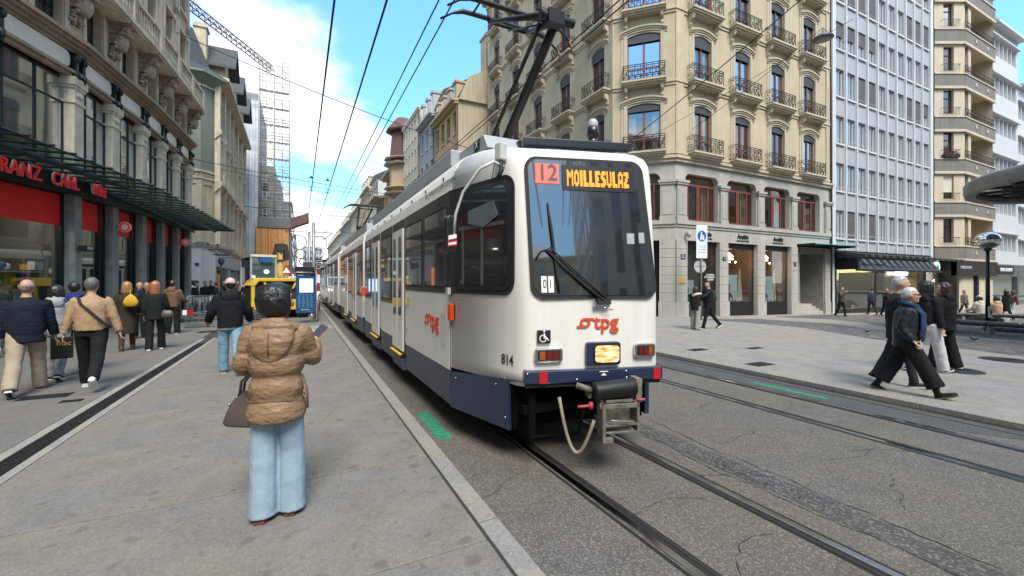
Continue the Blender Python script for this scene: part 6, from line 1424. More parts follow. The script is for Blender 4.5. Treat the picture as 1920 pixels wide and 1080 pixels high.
def person(lab, pos, heading, h=1.75, legs=((12, 5), (-12, 15)), arms=((0, 8, 10), (0, 8, 10)), top=None, bottom=None, shoes=None, hair=None, turn=0, female=False, group=None, lean=0, hat=None, extra=None, hi=False, seated=False, skincol=None, neck=True, sock=None, bodyw=1.0, headtilt=0):
    """heading: degrees clockwise from +Y. legs: (swing forward, knee bend) left, right. arms: (swing, out, elbow) left, right."""
    k = h / 1.75; t = T('person', lab, 'person', pos, -radians(heading), group); t.scale = (k, k, k)
    top = dict(dict(col=(.02, .02, .025), hem=.86, flare=1.0, w=.215, d=.145, arm=.062, puff=0, hood=False, coat=0, name=None, collar=True), **(top or {})); bottom = dict(dict(col=(.02, .02, .025), thigh=.088, knee=.068, ankle=.058, len=.07, name=None), **(bottom or {}))
    shoes = dict(dict(col=(.02, .02, .02), sole=(.6, .6, .58), high=False), **(shoes or {})); hair = dict(dict(col=(.015, .012, .01), style='short'), **(hair or {}))
    sk = skin if not skincol else M('skin_' + str(skincol), skincol, .55, 0, .06, 6)
    HP = .93; hipw = .095 if not hi else .086; J = []
    for i, (sw, kb) in enumerate(legs):
        sx = -1 if i == 0 else 1; a = radians(sw); b_ = radians(sw - kb)
        hp = V(sx * hipw, 0, HP); kn = hp + .43 * V(sx * .01, sin(a), -cos(a)); an = kn + .415 * V(0, sin(b_), -cos(b_)); J.append((hp, kn, an, sw - kb))
    low = min(min(an.z - .085, an.z - .085 - .0 + (.14 * sin(radians(min(0, ft))) if 0 else 0)) for _, _, an, ft in J)
    dz = -low if not seated else (-low if True else 0)
    dz = -min(an.z for _, _, an, _ in J) + .085
    J = [(hp + V(0, 0, dz), kn + V(0, 0, dz), an + V(0, 0, dz), ft) for hp, kn, an, ft in J]; HP += dz
    LT = radians(lean)
    def up(x, y, z):  # upper body, leaning about the hips
        zz = z - .93; return V(x, y * cos(LT) + zz * sin(LT), HP + zz * cos(LT) - y * sin(LT))
    sw_ = .185 if not female else .165
    sw_ *= bodyw
    A_ = []
    for i, (s_, o_, e_) in enumerate(arms):
        sx = -1 if i == 0 else 1; sh = up(sx * sw_, -.005, 1.405); a, oo, e = radians(s_) + LT * .5, radians(o_), radians(e_)
        el = sh + .285 * V(sx * sin(oo), sin(a) * cos(oo), -cos(a) * cos(oo)); a2 = a + e
        inw = 0.15 * sin(e)
        wr = el + .25 * V(sx * (sin(oo) * cos(e) - inw), sin(a2), -cos(a2)).normalized(); A_.append((sh, el, wr))
    # body: one continuous mesh
    b = MB(); hc = up(0, .012, 1.635)
    b.rings([superell(up(0, y, z), rx, ry, 14, 2) for z, rx, ry, y in ((.86, .13, .09, 0), (.95, .15, .10, 0), (1.1, .125, .09, 0), (1.3, .155, .10, 0), (1.42, .12, .085, -.01), (1.47, .065, .06, -.01), (1.52, .052, .055, -.005), (1.58, .05, .055, 0))], 0)
    TU = radians(turn); TR = Matrix.Rotation(-TU, 3, 'Z') @ Matrix.Rotation(-radians(headtilt), 3, 'X')
    def hd(x, y, z): return hc + TR @ V(x, y, z)
    b.ell(hc, (.079, .099, .114), 16, 12, 0, TR); b.ell(hd(0, .022, -.060), (.060, .074, .066), 12, 8, 0, TR)
    b.tube([hd(0, .088, .022), hd(0, .102, -.004), hd(0, .108, -.022), hd(0, .094, -.034)], [.009, .012, .014, .009], 6); b.ell(hd(0, .084, -.066), (.024, .012, .009), 8, 5); b.ell(hd(0, .075, -.102), (.024, .02, .018), 8, 5); b.tube([hd(-.04, .088, .036), hd(0, .095, .034), hd(.04, .088, .036)], .008, 5)
    for sx in (-1, 1): b.ell(hd(sx * .077, -.004, -.008), (.011, .019, .031), 8, 6, 0, TR); b.ell(hd(sx * .04, .07, -.03), (.02, .02, .02), 8, 5)
    for i, (sh, el, wr) in enumerate(A_):
        b.tube([sh, (sh + el) / 2, el, (el + wr) / 2, wr], [.048, .045, .036, .036, .025], 8); f = (wr - el).normalized(); sd_ = V(0, 1, 0) if abs(f.y) < .7 else V(-1 if i else 1, 0, .2); sd_ = (sd_ - f * sd_.dot(f)).normalized(); hand(b, wr, f, sd_, 1.0, .5)
    for hp, kn, an, ft in J: b.tube([hp, (hp + kn) / 2, kn, (kn + an) / 2, an], [.078, .068, .048, .046, .034], 8)
    soft(b.obj('body', sk, t), .011 if not hi else .0075, 2)
    # eyes
    q = MB()
    for sx in (-1, 1): q.ell(hd(sx * .032, .083, .014), (.013, .008, .008), 8, 5)
    e = q.obj('eyes', M('eye_dark', (.03, .02, .015), .3), t)
    # trousers
    th, kn_, an_, ln = bottom['thigh'], bottom['knee'], bottom['ankle'], bottom['len']
    b = MB(); b.rings([superell((0, -.012, HP + z), rx, ry, 18, 2.3) for z, rx, ry in ((-.10, .165, .115), (-.02, .172, .122), (.06, .16, .11), (.14, .15, .10))], 0)
    if hi: b.v = [(x * .84, y * .9, z) for x, y, z in b.v]
    for hp, kn, an, ft in J:
        d = (an - kn).normalized(); end = an + d * (.085 - ln); 
        b.tube([hp + V(0, -.01, .03 if not hi else -.08), hp * .55 + kn * .45, kn, kn * .5 + end * .5, end], [th * 1.12, th, kn_, (kn_ + an_) / 2, an_], 12)
    soft(b.obj('trousers', cloth(bottom['name'] or str(bottom['col']), bottom['col'], var=bottom.get('var', .14)), t), .013 if not hi else .010, 3 if not hi else 4, .020 if not hi else .010)
    # shoes
    for (hp, kn, an, ft) in J:
        pitch = max(-50, min(25, ft * .9)); Rm = Matrix.Rotation(radians(pitch), 3, 'X'); o = bpy.data.objects.new('shoe', None)
        q = MB(); P = [(-.075, .032, .035), (-.05, .040, .05), (.0, .042, .052), (.06, .044, .042), (.12, .046, .034), (.165, .036, .026), (.185, .02, .018)]
        q.rings([[(an + Rm @ V(rx * cos(2 * pi * j / 12), y, -.052 + rz_ * sin(2 * pi * j / 12) * .95)) for j in range(12)] for y, rx, rz_ in P], 0)
        q.tube([an + Rm @ V(0, -.02, -.04), an + Rm @ V(0, -.015, .03 if not shoes['high'] else .10)], [.046, .045], 10)
        so_ = q.obj('shoe', cloth('shoe' + str(shoes['col']), shoes['col'], .5, .1), t)
        q = MB(); S_ = [(-.078, .036), (-.04, .043), (.04, .046), (.11, .05), (.16, .042), (.19, .02)]
        pts = [(x, y) for y, x in S_] + [(-x, y) for y, x in reversed(S_)]
        vs = [an + Rm @ V(x, y, -.085) for x, y in pts] + [an + Rm @ V(x * .97, y * .99, -.062) for x, y in pts]; n = len(pts)
        q.add(vs, [tuple(reversed(range(n))), tuple(range(n, 2 * n))] + [(i, (i + 1) % n, n + (i + 1) % n, n + i) for i in range(n)]); q.obj('sole', cloth('sole' + str(shoes['sole']), shoes['sole'], .7, 0), so_)
    # upper garment
    hem, fl, w_, d_, ar, pf = top['hem'], top['flare'], top['w'] * bodyw * (.93 if female else 1) * (1 if hi else .84), top['d'] * (1 if hi else .94), top['arm'], top['puff']
    b = MB(); rr = []; z = hem; N_ = 40 if pf else 16
    for i in range(N_ + 1):
        z = hem + (1.462 - hem) * i / N_; u = (z - .93) / .5
        if z < .93: sx_ = 1 + (fl - 1) * min(1.4, (.93 - z) / .35); rx, ry = w_ * .90 * sx_, d_ * .98 * (1 + (fl - 1) * min(1.4, (.93 - z) / .35) * 1.3)
        else: rx, ry = w_ * (.90 + .08 * min(1, u)), d_ * (.98 + .06 * sin(pi * min(1, u)))
        if top.get('belt'):
            q_ = math.exp(-((z - top['belt']) / .05) ** 2); rx *= 1 - .07 * q_; ry *= 1 - .07 * q_
        if z > 1.30: c_ = (z - 1.30) / .163; rx *= 1 - .12 * c_ - .46 * c_ ** 2.6; ry *= 1 - .38 * c_ * c_
        if pf: s_ = abs(sin(pi * (z - hem) / pf)) ** .45; rx += .022 * top.get('pamp', 1) * (s_ - .6); ry += .022 * top.get('pamp', 1) * (s_ - .6)
        c = up(0, -.008 if z > 1 else -.008, z); rr.append(superell((c.x, c.y, c.z), rx, ry, 28, 2.25))
    b.rings(rr, 0)
    for i, (sh, el, wr) in enumerate(A_):
        n = 22; P = []; Rr = []
        for j in range(n + 1):
            u = j / n; 
            p = sh.lerp(el, u / .52) if u < .52 else el.lerp(wr, (u - .52) / .48 * .97)
            if abs(u - .52) < .1: p = p.lerp((sh + wr) * .1 + el * .8, .5)
            r_ = ar * (1.02 - .24 * u)
            if pf: r_ += .012 * (abs(sin(pi * u * (.52 / pf))) ** .45 - .5)
            P.append(p); Rr.append(r_)
        P[0] = sh + V(.03 if i == 0 else -.03, 0, -.005); b.tube(P, Rr, 14)
    if top['collar']:
        c0, c1 = up(0, -.01, 1.42), up(0, -.012, 1.485 + top.get('colh', 0)); b.tube([c0, (c0 + c1) / 2, c1], [(.105, .09), (.084, .078), (.072, .075)], 14)
    if top['hood']:
        hs = top.get('hoodsize', 1)
        b.ell(up(0, -.105 * (hs * .3 + .7), 1.425), (.135 * hs, .07 * hs, .10 * hs), 14, 10); b.tube([up(-.11 * hs, .03, 1.45), up(-.10 * hs, -.06, 1.50), up(0, -.11, 1.525), up(.10 * hs, -.06, 1.50), up(.11 * hs, .03, 1.45)], .032 * hs, 10)
    mt = cloth(top['name'] or str(top['col']), top['col'], top.get('rough', .85), .25, top['coat']) if not hi else M('cloth_tan_puffer', top['col'], .5, 0, .07, 9, .7, 11, coat=.0, bdist=.03, spec=.35, stretch=(1, 1, 2.2), detail=2)
    jk = soft(b.obj(top.get('kind', 'jacket'), mt, t), .012 if not hi else .0085, 3 if not hi else 2, top.get('dsp', .018), None, .5)
    if hi: d = jk.modifiers.new('fine', 'DISPLACE'); d.texture = cloudtex2; d.strength = .005; d.mid_level = .5; d.texture_coords = 'LOCAL'
    # hair
    st = hair['style']; hm_ = M('hair_' + str(hair['col']), hair['col'], .36, 0, .25, 60, .45, 90, stretch=(1, 1, .08), bdist=.012); b = MB()
    if st != 'bald':
        vol = hair.get('vol', 1); off = .005 if st == 'crop' else .010
        for a_ in range(1):
            b.ell(hd(0, -.014, .016), (.080 + off * vol, .098 + off * .8 * vol, .108 + off * vol), 18, 12, 0, TR)
        if vol > 1:
            b = MB(); RR = []
            for z, rx, ry, yo in ((-.125, .070, .070, -.02), (-.115, .100, .098, -.02), (-.085, .120, .118, -.022), (-.04, .128, .130, -.024), (.01, .124, .132, -.024), (.055, .112, .124, -.02), (.095, .088, .102, -.016), (.122, .052, .062, -.012), (.132, .015, .02, -.01)):
                RR.append([hd(rx * cos(2 * pi * j / 26) * (1 + .03 * sin(9 * 2 * pi * j / 26 + z * 8)), yo + ry * sin(2 * pi * j / 26), z) for j in range(26)])
            b.rings(RR, 0)
        elif st in ('bob', 'long', 'mid'):
            ln_ = {'bob': .125, 'mid': .20, 'long': .34}[st]; vv = 1.08 if vol == 1 else 1.35
            for x, y, r_, l in ((-.062, -.0, .036, .9), (-.055, -.05, .042, 1), (-.02, -.075, .045, 1), (.02, -.075, .045, 1), (.055, -.05, .042, 1), (.062, -.0, .036, .9)):
                b.tube([hd(x * vv, y * vv, .03), hd(x * 1.08 * vv, y * 1.08 * vv, -.05), hd(x * 1.0 * vv, y * 1.0 * vv - .005, -ln_ * l + .03), hd(x * .8, y * .85, -ln_ * l)], [r_ * vv, r_ * 1.05 * vv, r_ * .95 * vv, r_ * .5], 8); b.tube([hd(x * .5, y * .5, .105), hd(x * .85, y * .85, .075), hd(x * vv, y * vv, .03)], [r_ * .5, r_ * .9, r_ * vv], 8)
        if st == 'pony': b.tube([hd(0, -.09, .05), hd(.01, -.135, .03), hd(.02, -.14, -.08), hd(.02, -.12, -.22)], [.03, .042, .038, .012], 8)
        if st == 'bun': b.ell(hd(0, -.07, .11), (.045, .045, .04), 10, 7)
        cutf = {'short': .045, 'crop': .04, 'bob': .055, 'mid': .05, 'long': .05, 'pony': .045, 'bun': .045, 'ring': .0}[st]
        o = soft(b.obj('hair', hm_, t), .010 if not hi else .007, 2, .012, cloudtex2)
        # keep the face free: cut the hair volume with the head's front box
        bm_ = bpy.data.meshes.new('cutter'); 
        me = o.data
        # shift instead of boolean: front vertices of the main cap are pulled inside the skull
        for v in me.vertices:
            l_ = TR.inverted() @ (v.co - hc)
            if st in ('bob', 'mid', 'long'):
                if l_.y > .045 and l_.z < cutf + .01 and abs(l_.x) < .15: v.co = hc + TR @ V(l_.x * .72, .045 + (l_.y - .045) * .2, l_.z)
                continue
            if l_.y > .02 and l_.z < cutf + .02: v.co = hc + TR @ V(l_.x * .80, l_.y * .62, l_.z)
            if st in ('crop', 'ring', 'short') and l_.z < -.02 and l_.y > -.06: v.co = hc + TR @ V(l_.x * .80, l_.y * .7, l_.z)
            if st == 'ring' and l_.z > .045: v.co = hc + TR @ V(l_.x * .78, l_.y * .8, min(l_.z, .045) * .9)
            if l_.z < -.08 and st in ('short', 'crop', 'ring'): v.co = hc + TR @ V(l_.x * .6, l_.y * .7, -.06)
        bpy.data.meshes.remove(bm_)
    if hat:
        b = MB(); R2 = []
        for z, r_ in ((-.0, 1.0), (.03, 1.0), (.07, .93), (.10, .74), (.122, .4), (.13, .1)):
            R2.append([hd((.086) * r_ * cos(2 * pi * j / 18), -.008 + .105 * r_ * sin(2 * pi * j / 18), z + .012) for j in range(18)])
        b.rings(R2, 0)
        if hat.get('brim'): b.rings([[hd(x * .075, .075 + y * .1, .02 + e_) for x, y in ((-1, 0), (-.8, .7), (-.3, 1), (.3, 1), (.8, .7), (1, 0))] for e_ in (-.006, .004)], 0, False)
        hc_ = b.obj('cap', cloth('cap' + str(hat['col']), hat['col'], .8), t)
        if hat.get('strap'): MB().tube([hd(-.05, -.10, .0), hd(-.03, -.108, .028), hd(0, -.112, .036), hd(.03, -.108, .028), hd(.05, -.10, .0)], .010, 6).obj('strap_opening', hm_, hc_)
    if extra: extra(t, up, hd, A_, J, HP)
    return t, up, hd, A_, J
BLK = (.012, .012, .014); NAVY = (.012, .016, .03)
def pp(u, v): return at(u, v)

# --- the woman in the foreground
def main_extra(t, up, hd, A_, J, HP):
    m = M('cloth_tan_puffer', (0, 0, 0))
    b = MB(); b.rings([superell(up(0, -.008, 1.065 + dz_), .164, .136 , 28, 2.3) for dz_ in (-.026, -.018, .018, .026)], 0); b.obj('belt', m, t)
    b = MB(); q0 = up(.162, .03, 1.06); b.tube([q0, q0 + V(.035, .0, -.12), q0 + V(.045, -.015, -.26)], [(.03, .008), (.032, .008), (.03, .008)], 8); b.obj('belt_end', m, t)
    # hood: a soft bag lying on the back with a rolled rim
    b = MB(); b.rings([superell(up(0, y, z), rx, ry, 20, 2.1) for z, y, rx, ry in ((1.17, -.15, .02, .015), (1.20, -.155, .07, .035), (1.27, -.155, .12, .05), (1.34, -.145, .15, .065), (1.40, -.11, .15, .085), (1.435, -.06, .125, .09), (1.45, -.04, .10, .07))], 0)
    b.tube([up(-.12, .06, 1.38), up(-.145, -.02, 1.42), up(-.11, -.11, 1.445), up(0, -.145, 1.45), up(.11, -.11, 1.445), up(.145, -.02, 1.42), up(.12, .06, 1.38)], .028, 12)
    b.tube([up(-.10, .05, 1.42), up(-.105, -.03, 1.46), up(-.07, -.09, 1.482), up(0, -.105, 1.487), up(.07, -.09, 1.482), up(.105, -.03, 1.46), up(.10, .05, 1.42)], .022, 12)
    soft(b.obj('hood', m, t), .010, 2, .014)
    for z_ in (.905, 1.235): MB().tube([(p[0] * .95, p[1] * .95 - .004, p[2]) for p in superell(up(0, -.008, z_), .208 * (.95 if z_ < 1 else .88), .160 * (.98 if z_ < 1 else 1.0), 28, 2.5)], .004, 5, closed=True).obj('quilt_seam', M('seam_brown', (.12, .07, .04), .8), t)
    MB().tube([up(0, -.207, 1.24), up(0, -.212, 1.34), up(0, -.195, 1.41)], .004, 6).obj('hood_seam', M('seam_brown', (.12, .07, .04), .8), t)
wm, wup, whd, wA, wJ = person('woman in tan puffer coat and wide light blue jeans holding up a phone', pp(520, 967), 14, 1.70,
    legs=((-1, 2), (6, 6)), arms=((-4, 15, 84), (22, 13, 96)), hi=True, female=True,
    top=dict(col=(.235, .145, .082), name='tan_puffer', hem=.74, flare=1.24, w=.208, d=.160, arm=.070, puff=.165, pamp=1.15, coat=.0, rough=.6, belt=1.065, colh=.0, dsp=.010),
    bottom=dict(col=(.27, .36, .43), name='pale_denim', thigh=.094, knee=.092, ankle=.100, len=.03, var=.10), shoes=dict(col=(.16, .05, .03), sole=(.13, .05, .03)),
    hair=dict(col=(.010, .008, .009), style='bob', vol=2.2), turn=42, extra=main_extra)
def world_of(t, p): return Matrix.Translation(t.location) @ Matrix.Rotation(t.rotation_euler.z, 4, 'Z') @ Matrix.Scale(t.scale.x, 4) @ p
hr = world_of(wm, wA[1][2]); fdir = (wA[1][2] - wA[1][1]).normalized()
ph = T('smartphone', 'black phone with a thin red edge in the raised hand of the woman in tan', 'phone', hr + Vector((.045, .09, .075)), radians(-35))
MB().prism(rrect(-.037, .037, -.076, .076, .010), -.004, .004, 'y').obj('case', M('phone_red', (.5, .03, .03), .4), ph, rot=(radians(-52), radians(20), 0), bevel=.002); MB().prism(rrect(-.034, .034, -.073, .073, .009), -.0055, -.0041, 'y').obj('screen', M('phone_black', (.02, .02, .025), .15, coat=.5), ph, rot=(radians(-52), radians(20), 0))
hl_ = world_of(wm, wA[0][2])
bg_ = T('handbag', 'taupe leather handbag hanging from the left hand of the woman in tan', 'handbag', hl_ + Vector((-.04, -.05, -.42)), radians(-30))
leather = M('taupe_leather', (.085, .065, .055), .5, 0, .12, 4, .25, 90, coat=.1)
b = MB(); b.rings([superell((0, 0, z), rx, ry, 24, 3.2) for z, rx, ry in ((0, .19, .07), (.02, .20, .078), (.10, .175, .07), (.20, .12, .045), (.245, .085, .02), (.255, .08, .012))], 0); b.obj('bag_body', leather, bg_)
b = MB(); b.tube([(-.075, -.02, .22), (-.06, -.02, .33), (0, -.015, .39), (.06, -.02, .33), (.075, -.02, .22)], .010, 8); b.tube([(-.075, .02, .22), (-.06, .02, .32), (0, .015, .385), (.06, .02, .32), (.075, .02, .22)], .010, 8); b.obj('handle', leather, bg_)
MB().ell((-.135, -.045, .16), (.012, .012, .012), 8, 6).ell((-.085, -.035, .215), (.01, .01, .01), 8, 6).obj('stud', M('stud_metal', (.5, .45, .4), .3, 1), bg_)
MB().box(.16, .20, -.085, -.07, -.06, .16).obj('hanging_strap', blk, bg_)

# --- left side
def shopbag(t, up, hd, A_, J, HP): pass
person('bald man in navy quilted jacket and beige trousers walking away at the left', pp(50, 737), -14, 1.80, legs=((-22, 14), (20, 4)), arms=((-6, 9, 6), (10, 9, 8)),
       top=dict(col=(.010, .014, .026), name='navy_quilt', hem=.80, w=.245, d=.170, arm=.070, puff=.06, pamp=.25), bottom=dict(col=(.36, .29, .21), thigh=.105, knee=.088, ankle=.085, len=.05), shoes=dict(col=(.02, .02, .03)), hair=dict(col=(.22, .17, .14), style='ring'), bodyw=1.06)
person('child with dark hair in grey hoodie and grey joggers between the two men', pp(106, 712), -6, 1.66, legs=((8, 4), (-14, 16)), arms=((0, 8, 10), (0, 10, 20)), female=True,
       top=dict(col=(.30, .30, .31), hem=.86, w=.215, hood=True, arm=.066), bottom=dict(col=(.26, .27, .30), thigh=.095, knee=.08, ankle=.07, len=.05), shoes=dict(col=(.02, .02, .02)), hair=dict(style='long'))
def belt_bag(t, up, hd, A_, J, HP):
    MB().tube([up(-.13, -.10, 1.44), up(-.10, -.165, 1.36), up(0, -.19, 1.25), up(.10, -.195, 1.13), up(.19, -.165, 1.02), up(.24, -.10, .97)], [(.022, .010)] * 6, 6).obj('cross_strap', M('strap_black', BLK, .8), t)
person('grey haired man in beige leather jacket with black strap across his back', pp(172, 727), -8, 1.80, legs=((14, 2), (-24, 22)), arms=((2, 14, 6), (-4, 16, 8)), extra=belt_bag,
       top=dict(col=(.36, .24, .135), name='beige_leather', hem=.93, w=.25, d=.17, arm=.068, coat=0, rough=.65), bottom=dict(col=(.010, .010, .011), thigh=.10, knee=.085, ankle=.075, len=.06), shoes=dict(col=(.62, .61, .58), sole=(.7, .7, .68)), hair=dict(col=(.10, .095, .09), style='short'))
person('person in blue jacket with white collar mostly hidden behind the man in beige', pp(140, 700), -4, 1.74, legs=((-18, 12), (16, 4)), arms=((0, 6, 4), (0, 6, 4)),
       top=dict(col=(.015, .03, .13), w=.22, hood=True), bottom=dict(col=BLK), hair=dict(style='short'))
person('person cut by the left edge in dark green jacket and white shoes', pp(-6, 668), -14, 1.76, legs=((10, 2), (-20, 20)), top=dict(col=(.015, .02, .018), w=.24), bottom=dict(col=(.05, .05, .05)), shoes=dict(col=(.6, .6, .6)), hair=dict(col=(.05, .03, .02)))
bp_ = pp(122, 716)
sb2 = T('paper_bag', 'black shop bag with yellow letters hanging between the child and the man in beige', 'bag', bp_ + Vector((0, -.1, .42)), radians(10))
MB().box(-.13, .13, -.05, .05, 0, .36).obj('bag_body', M('bag_black', (.015, .014, .013), .6, 0, .1), sb2, bevel=.008); text('bag_letters', 'fnac', .11, yel, sb2, (.03, -.053, .26), ext=.001); MB().tube([(-.07, 0, .36), (-.05, 0, .44), (.05, 0, .44), (.07, 0, .36)], .004, 5).obj('handle', blk, sb2)
def yel_bag(t, up, hd, A_, J, HP):
    pass
p_ = pp(238, 657)
person('woman in long dark olive coat and brown boots with a yellow bag', p_, -12, 1.72, legs=((-4, 4), (10, 4)), arms=((4, 8, 10), (8, 10, 40)), female=True,
       top=dict(col=(.035, .028, .018), hem=.44, flare=1.14, w=.245, d=.18, arm=.078, kind='coat'), bottom=dict(col=(.07, .045, .03), thigh=.08), shoes=dict(col=(.08, .045, .03), sole=(.03, .02, .02)), hair=dict(col=(.28, .15, .06), style='mid'))
yb_ = T('shoulder_bag', 'round mustard yellow bag on the back of the woman in the olive coat', 'bag', p_ + Vector((.15, -.28, 1.10)), 0)
b = MB(); b.rings([superell((0, 0, z), rx, ry, 18, 2.2) for z, rx, ry in ((0, .05, .03), (.03, .13, .06), (.12, .15, .07), (.22, .11, .06), (.28, .05, .03), (.31, .02, .02))], 0); b.obj('bag_body', cloth('mustard', (.55, .33, .03), .8), yb_); MB().tube([(0, 0, .29), (-.04, .1, .42), (-.06, .2, .36)], .008, 6).obj('strap', cloth('mustard', (.55, .33, .03), .8), yb_)
p_ = pp(291, 656)
person('woman with long reddish ponytail in dark jacket, black trousers and white shoes', p_, -4, 1.74, legs=((-6, 4), (14, 4)), arms=((0, 8, 16), (8, 12, 30)), female=True,
       top=dict(col=(.014, .017, .015), hem=.78, w=.24, d=.16, arm=.072), bottom=dict(col=BLK, ankle=.085, knee=.08, len=.03), shoes=dict(col=(.6, .6, .58)), hair=dict(col=(.30, .11, .045), style='long'))
hb = T('handbag', 'small black shoulder bag at the hip of the woman with the reddish ponytail', 'handbag', p_ + Vector((.27, -.12, .80)), 0); MB().rings([superell((0, 0, z), rx, ry, 16, 3) for z, rx, ry in ((0, .12, .05), (.1, .13, .06), (.2, .09, .04))], 0).obj('bag_body', leather, hb); MB().tube([(-.07, 0, .19), (-.04, .05, .5), (.0, .08, .62)], .006, 5).obj('strap', blk, hb)
person('short haired man in black hoodie walking toward the toy shop piers', pp(262, 636), 170, 1.74, legs=((10, 4), (-12, 14)), top=dict(col=BLK, hood=True), bottom=dict(col=BLK), hair=dict(col=(.02, .015, .012)))
person('pale jacketed passer by behind the woman with the reddish ponytail', pp(275, 632), -10, 1.70, top=dict(col=(.35, .34, .32)), bottom=dict(col=(.03, .03, .05)), hair=dict(col=(.25, .13, .06), style='mid'), female=True)
person('person in brown and black jacket standing near the last pier', pp(324, 626), 18, 1.76, legs=((-4, 4), (6, 4)), arms=((0, 8, 10), (18, 12, 50)),
       top=dict(col=(.15, .085, .05), hem=.88, w=.255, d=.175, arm=.08, hood=True), bottom=dict(col=(.012, .014, .012), thigh=.10, knee=.09, ankle=.085, len=.03), hair=dict(col=(.04, .015, .012), style='short'))
def cap_extra(t, up, hd, A_, J, HP):
    b = MB(); b.rings([superell((0, -.012, HP + z), rx, ry, 18, 2.3) for z, rx, ry in ((-.10, .19, .135), (-.03, .19, .135))], 0); b.obj('shirt_hem', cloth('shirt_white', (.62, .62, .60), .8), t)
person('young man in black hoodie, light jeans and pale pink cap walking away', pp(432, 700), -10, 1.78, legs=((10, 2), (-20, 22)), arms=((8, 20, 40), (8, 20, 40)), hat=dict(col=(.50, .36, .33), strap=True), extra=cap_extra,
       top=dict(col=(.010, .011, .014), name='black_hoodie', hem=.86, w=.265, d=.18, arm=.088, hood=True, hoodsize=1.15), bottom=dict(col=(.16, .29, .38), thigh=.098, knee=.085, ankle=.08, len=.05), shoes=dict(col=(.12, .07, .05), sole=(.5, .48, .45)), hair=dict(col=(.02, .015, .01), style='crop'))
random.seed(21)
crowd = [((366, 596), 60, BLK, (.03, .02, .015), 'person in dark blue coat by the glowing doorway beyond the barrier'), ((385, 588), 150, BLK, (.02, .015, .01), 'dark haired person in black nearest the black poster beyond the barrier'), ((395, 586), 200, BLK, (.02, .015, .01), 'person in black in the middle of the dark group beyond the barrier'),
         ((404, 588), -80, (.02, .02, .02), (.02, .015, .01), 'person in a black puffer at the front of the group beyond the barrier'), ((412, 584), -120, (.22, .20, .16), (.05, .03, .02), 'man in open grey coat left of the round street lamp post'), ((420, 582), 190, BLK, (.45, .35, .34), 'person in black with a pale pink woolly hat beyond the barrier'),
         ((446, 580), 160, (.10, .03, .03), (.05, .03, .02), 'person in dark red beyond the barrier right of the young man in the cap'), ((456, 582), 10, (.25, .24, .24), (.03, .02, .015), 'person in pale grey in front of the dark shop windows'), ((462, 584), -20, BLK, (.02, .015, .01), 'person in black just left of the yellow excavator')]
for (u, v), hdg, c, hcol, lab in crowd:
    person(lab, pp(u, v), hdg, random.uniform(1.68, 1.82), legs=((random.uniform(-10, 10), 5), (random.uniform(-10, 10), 8)), arms=((random.uniform(-10, 30), 8, random.uniform(5, 60)),) * 2, top=dict(col=c, w=.235, hem=random.choice([.8, .6])), bottom=dict(col=random.choice([BLK, (.03, .035, .05)])), hair=dict(col=hcol, style='short'))
# --- right side
p_ = pp(1328, 617)
person('tall person in black with a green backpack hugging the companion beside the sign post', p_, -60, 1.80, legs=((16, 3), (-24, 14)), arms=((50, 16, 30), (50, 12, 40)), top=dict(col=BLK, hem=.78, w=.24, d=.165, arm=.07), bottom=dict(col=BLK, ankle=.06), hair=dict(col=(.012, .01, .01), style='short'), turn=-10)
rk = T('backpack', 'dark green backpack on the tall person hugging beside the sign post', 'backpack', p_ + Vector((.16, -.06, 1.02)), radians(60)); b = MB(); b.rings([superell((0, 0, z), rx, ry, 16, 3) for z, rx, ry in ((0, .13, .08), (.05, .15, .10), (.3, .14, .09), (.44, .08, .05))], 0); b.obj('pack_body', cloth('pack_green', (.02, .035, .028), .7), rk); MB().box(-.09, .09, -.115, -.08, .05, .2).obj('pocket', cloth('pack_green', (.02, .035, .028)), rk, bevel=.01)
person('short person in black jacket and light grey trousers being hugged beside the sign post', pp(1304, 618), 60, 1.58, legs=((8, 4), (-8, 8)), arms=((60, 12, 50), (50, 10, 60)), female=True, top=dict(col=(.015, .013, .014), hem=.80, w=.25, d=.18, arm=.08), bottom=dict(col=(.26, .25, .23), thigh=.10, knee=.10, ankle=.10, len=.02), hair=dict(col=(.03, .02, .015), style='mid'))
sc1 = T('scarf', 'cream arm scarf round the shoulders of the short hugged person', 'scarf', pp(1304, 618) + Vector((0, 0, 1.26)), 0); MB().tube([(-.2, -.03, -.02), (-.12, -.12, .04), (.02, -.15, .06), (.15, -.1, .05), (.24, 0, .03)], .045, 10).obj('cloth', cloth('cream_scarf', (.6, .48, .38), .85), sc1)
def scarf(t, up, hd, A_, J, HP):
    b = MB(); b.tube([up(-.09, .0, 1.49), up(-.07, -.075, 1.515), up(0, -.10, 1.52), up(.07, -.075, 1.515), up(.09, .0, 1.49), up(.05, .08, 1.47), up(0, .095, 1.46), up(-.05, .08, 1.47)], .040, 10, closed=True)
    b.tube([up(.03, .10, 1.46), up(.05, .175, 1.35), up(.06, .195, 1.15), up(.05, .18, .92)], [(.045, .02), (.055, .022), (.06, .02), (.05, .015)], 10); b.tube([up(.07, .06, 1.47), up(.11, .15, 1.35), up(.12, .165, 1.15), up(.11, .15, 1.0)], [(.035, .02), (.045, .022), (.05, .02), (.045, .015)], 10)
    soft(b.obj('scarf', cloth('blue_scarf', (.018, .045, .09), .9, .6), t), .011, 2, .02)
    q = MB()
    for sx in (-1, 1): q.ell(hd(sx * .034, .094, .014), (.024, .006, .017), 10, 6); q.tube([hd(sx * .055, .09, .018), hd(sx * .08, .02, .02)], .004, 5)
    q.obj('sunglasses', M('glasses_dark', (.01, .01, .012), .2), t)
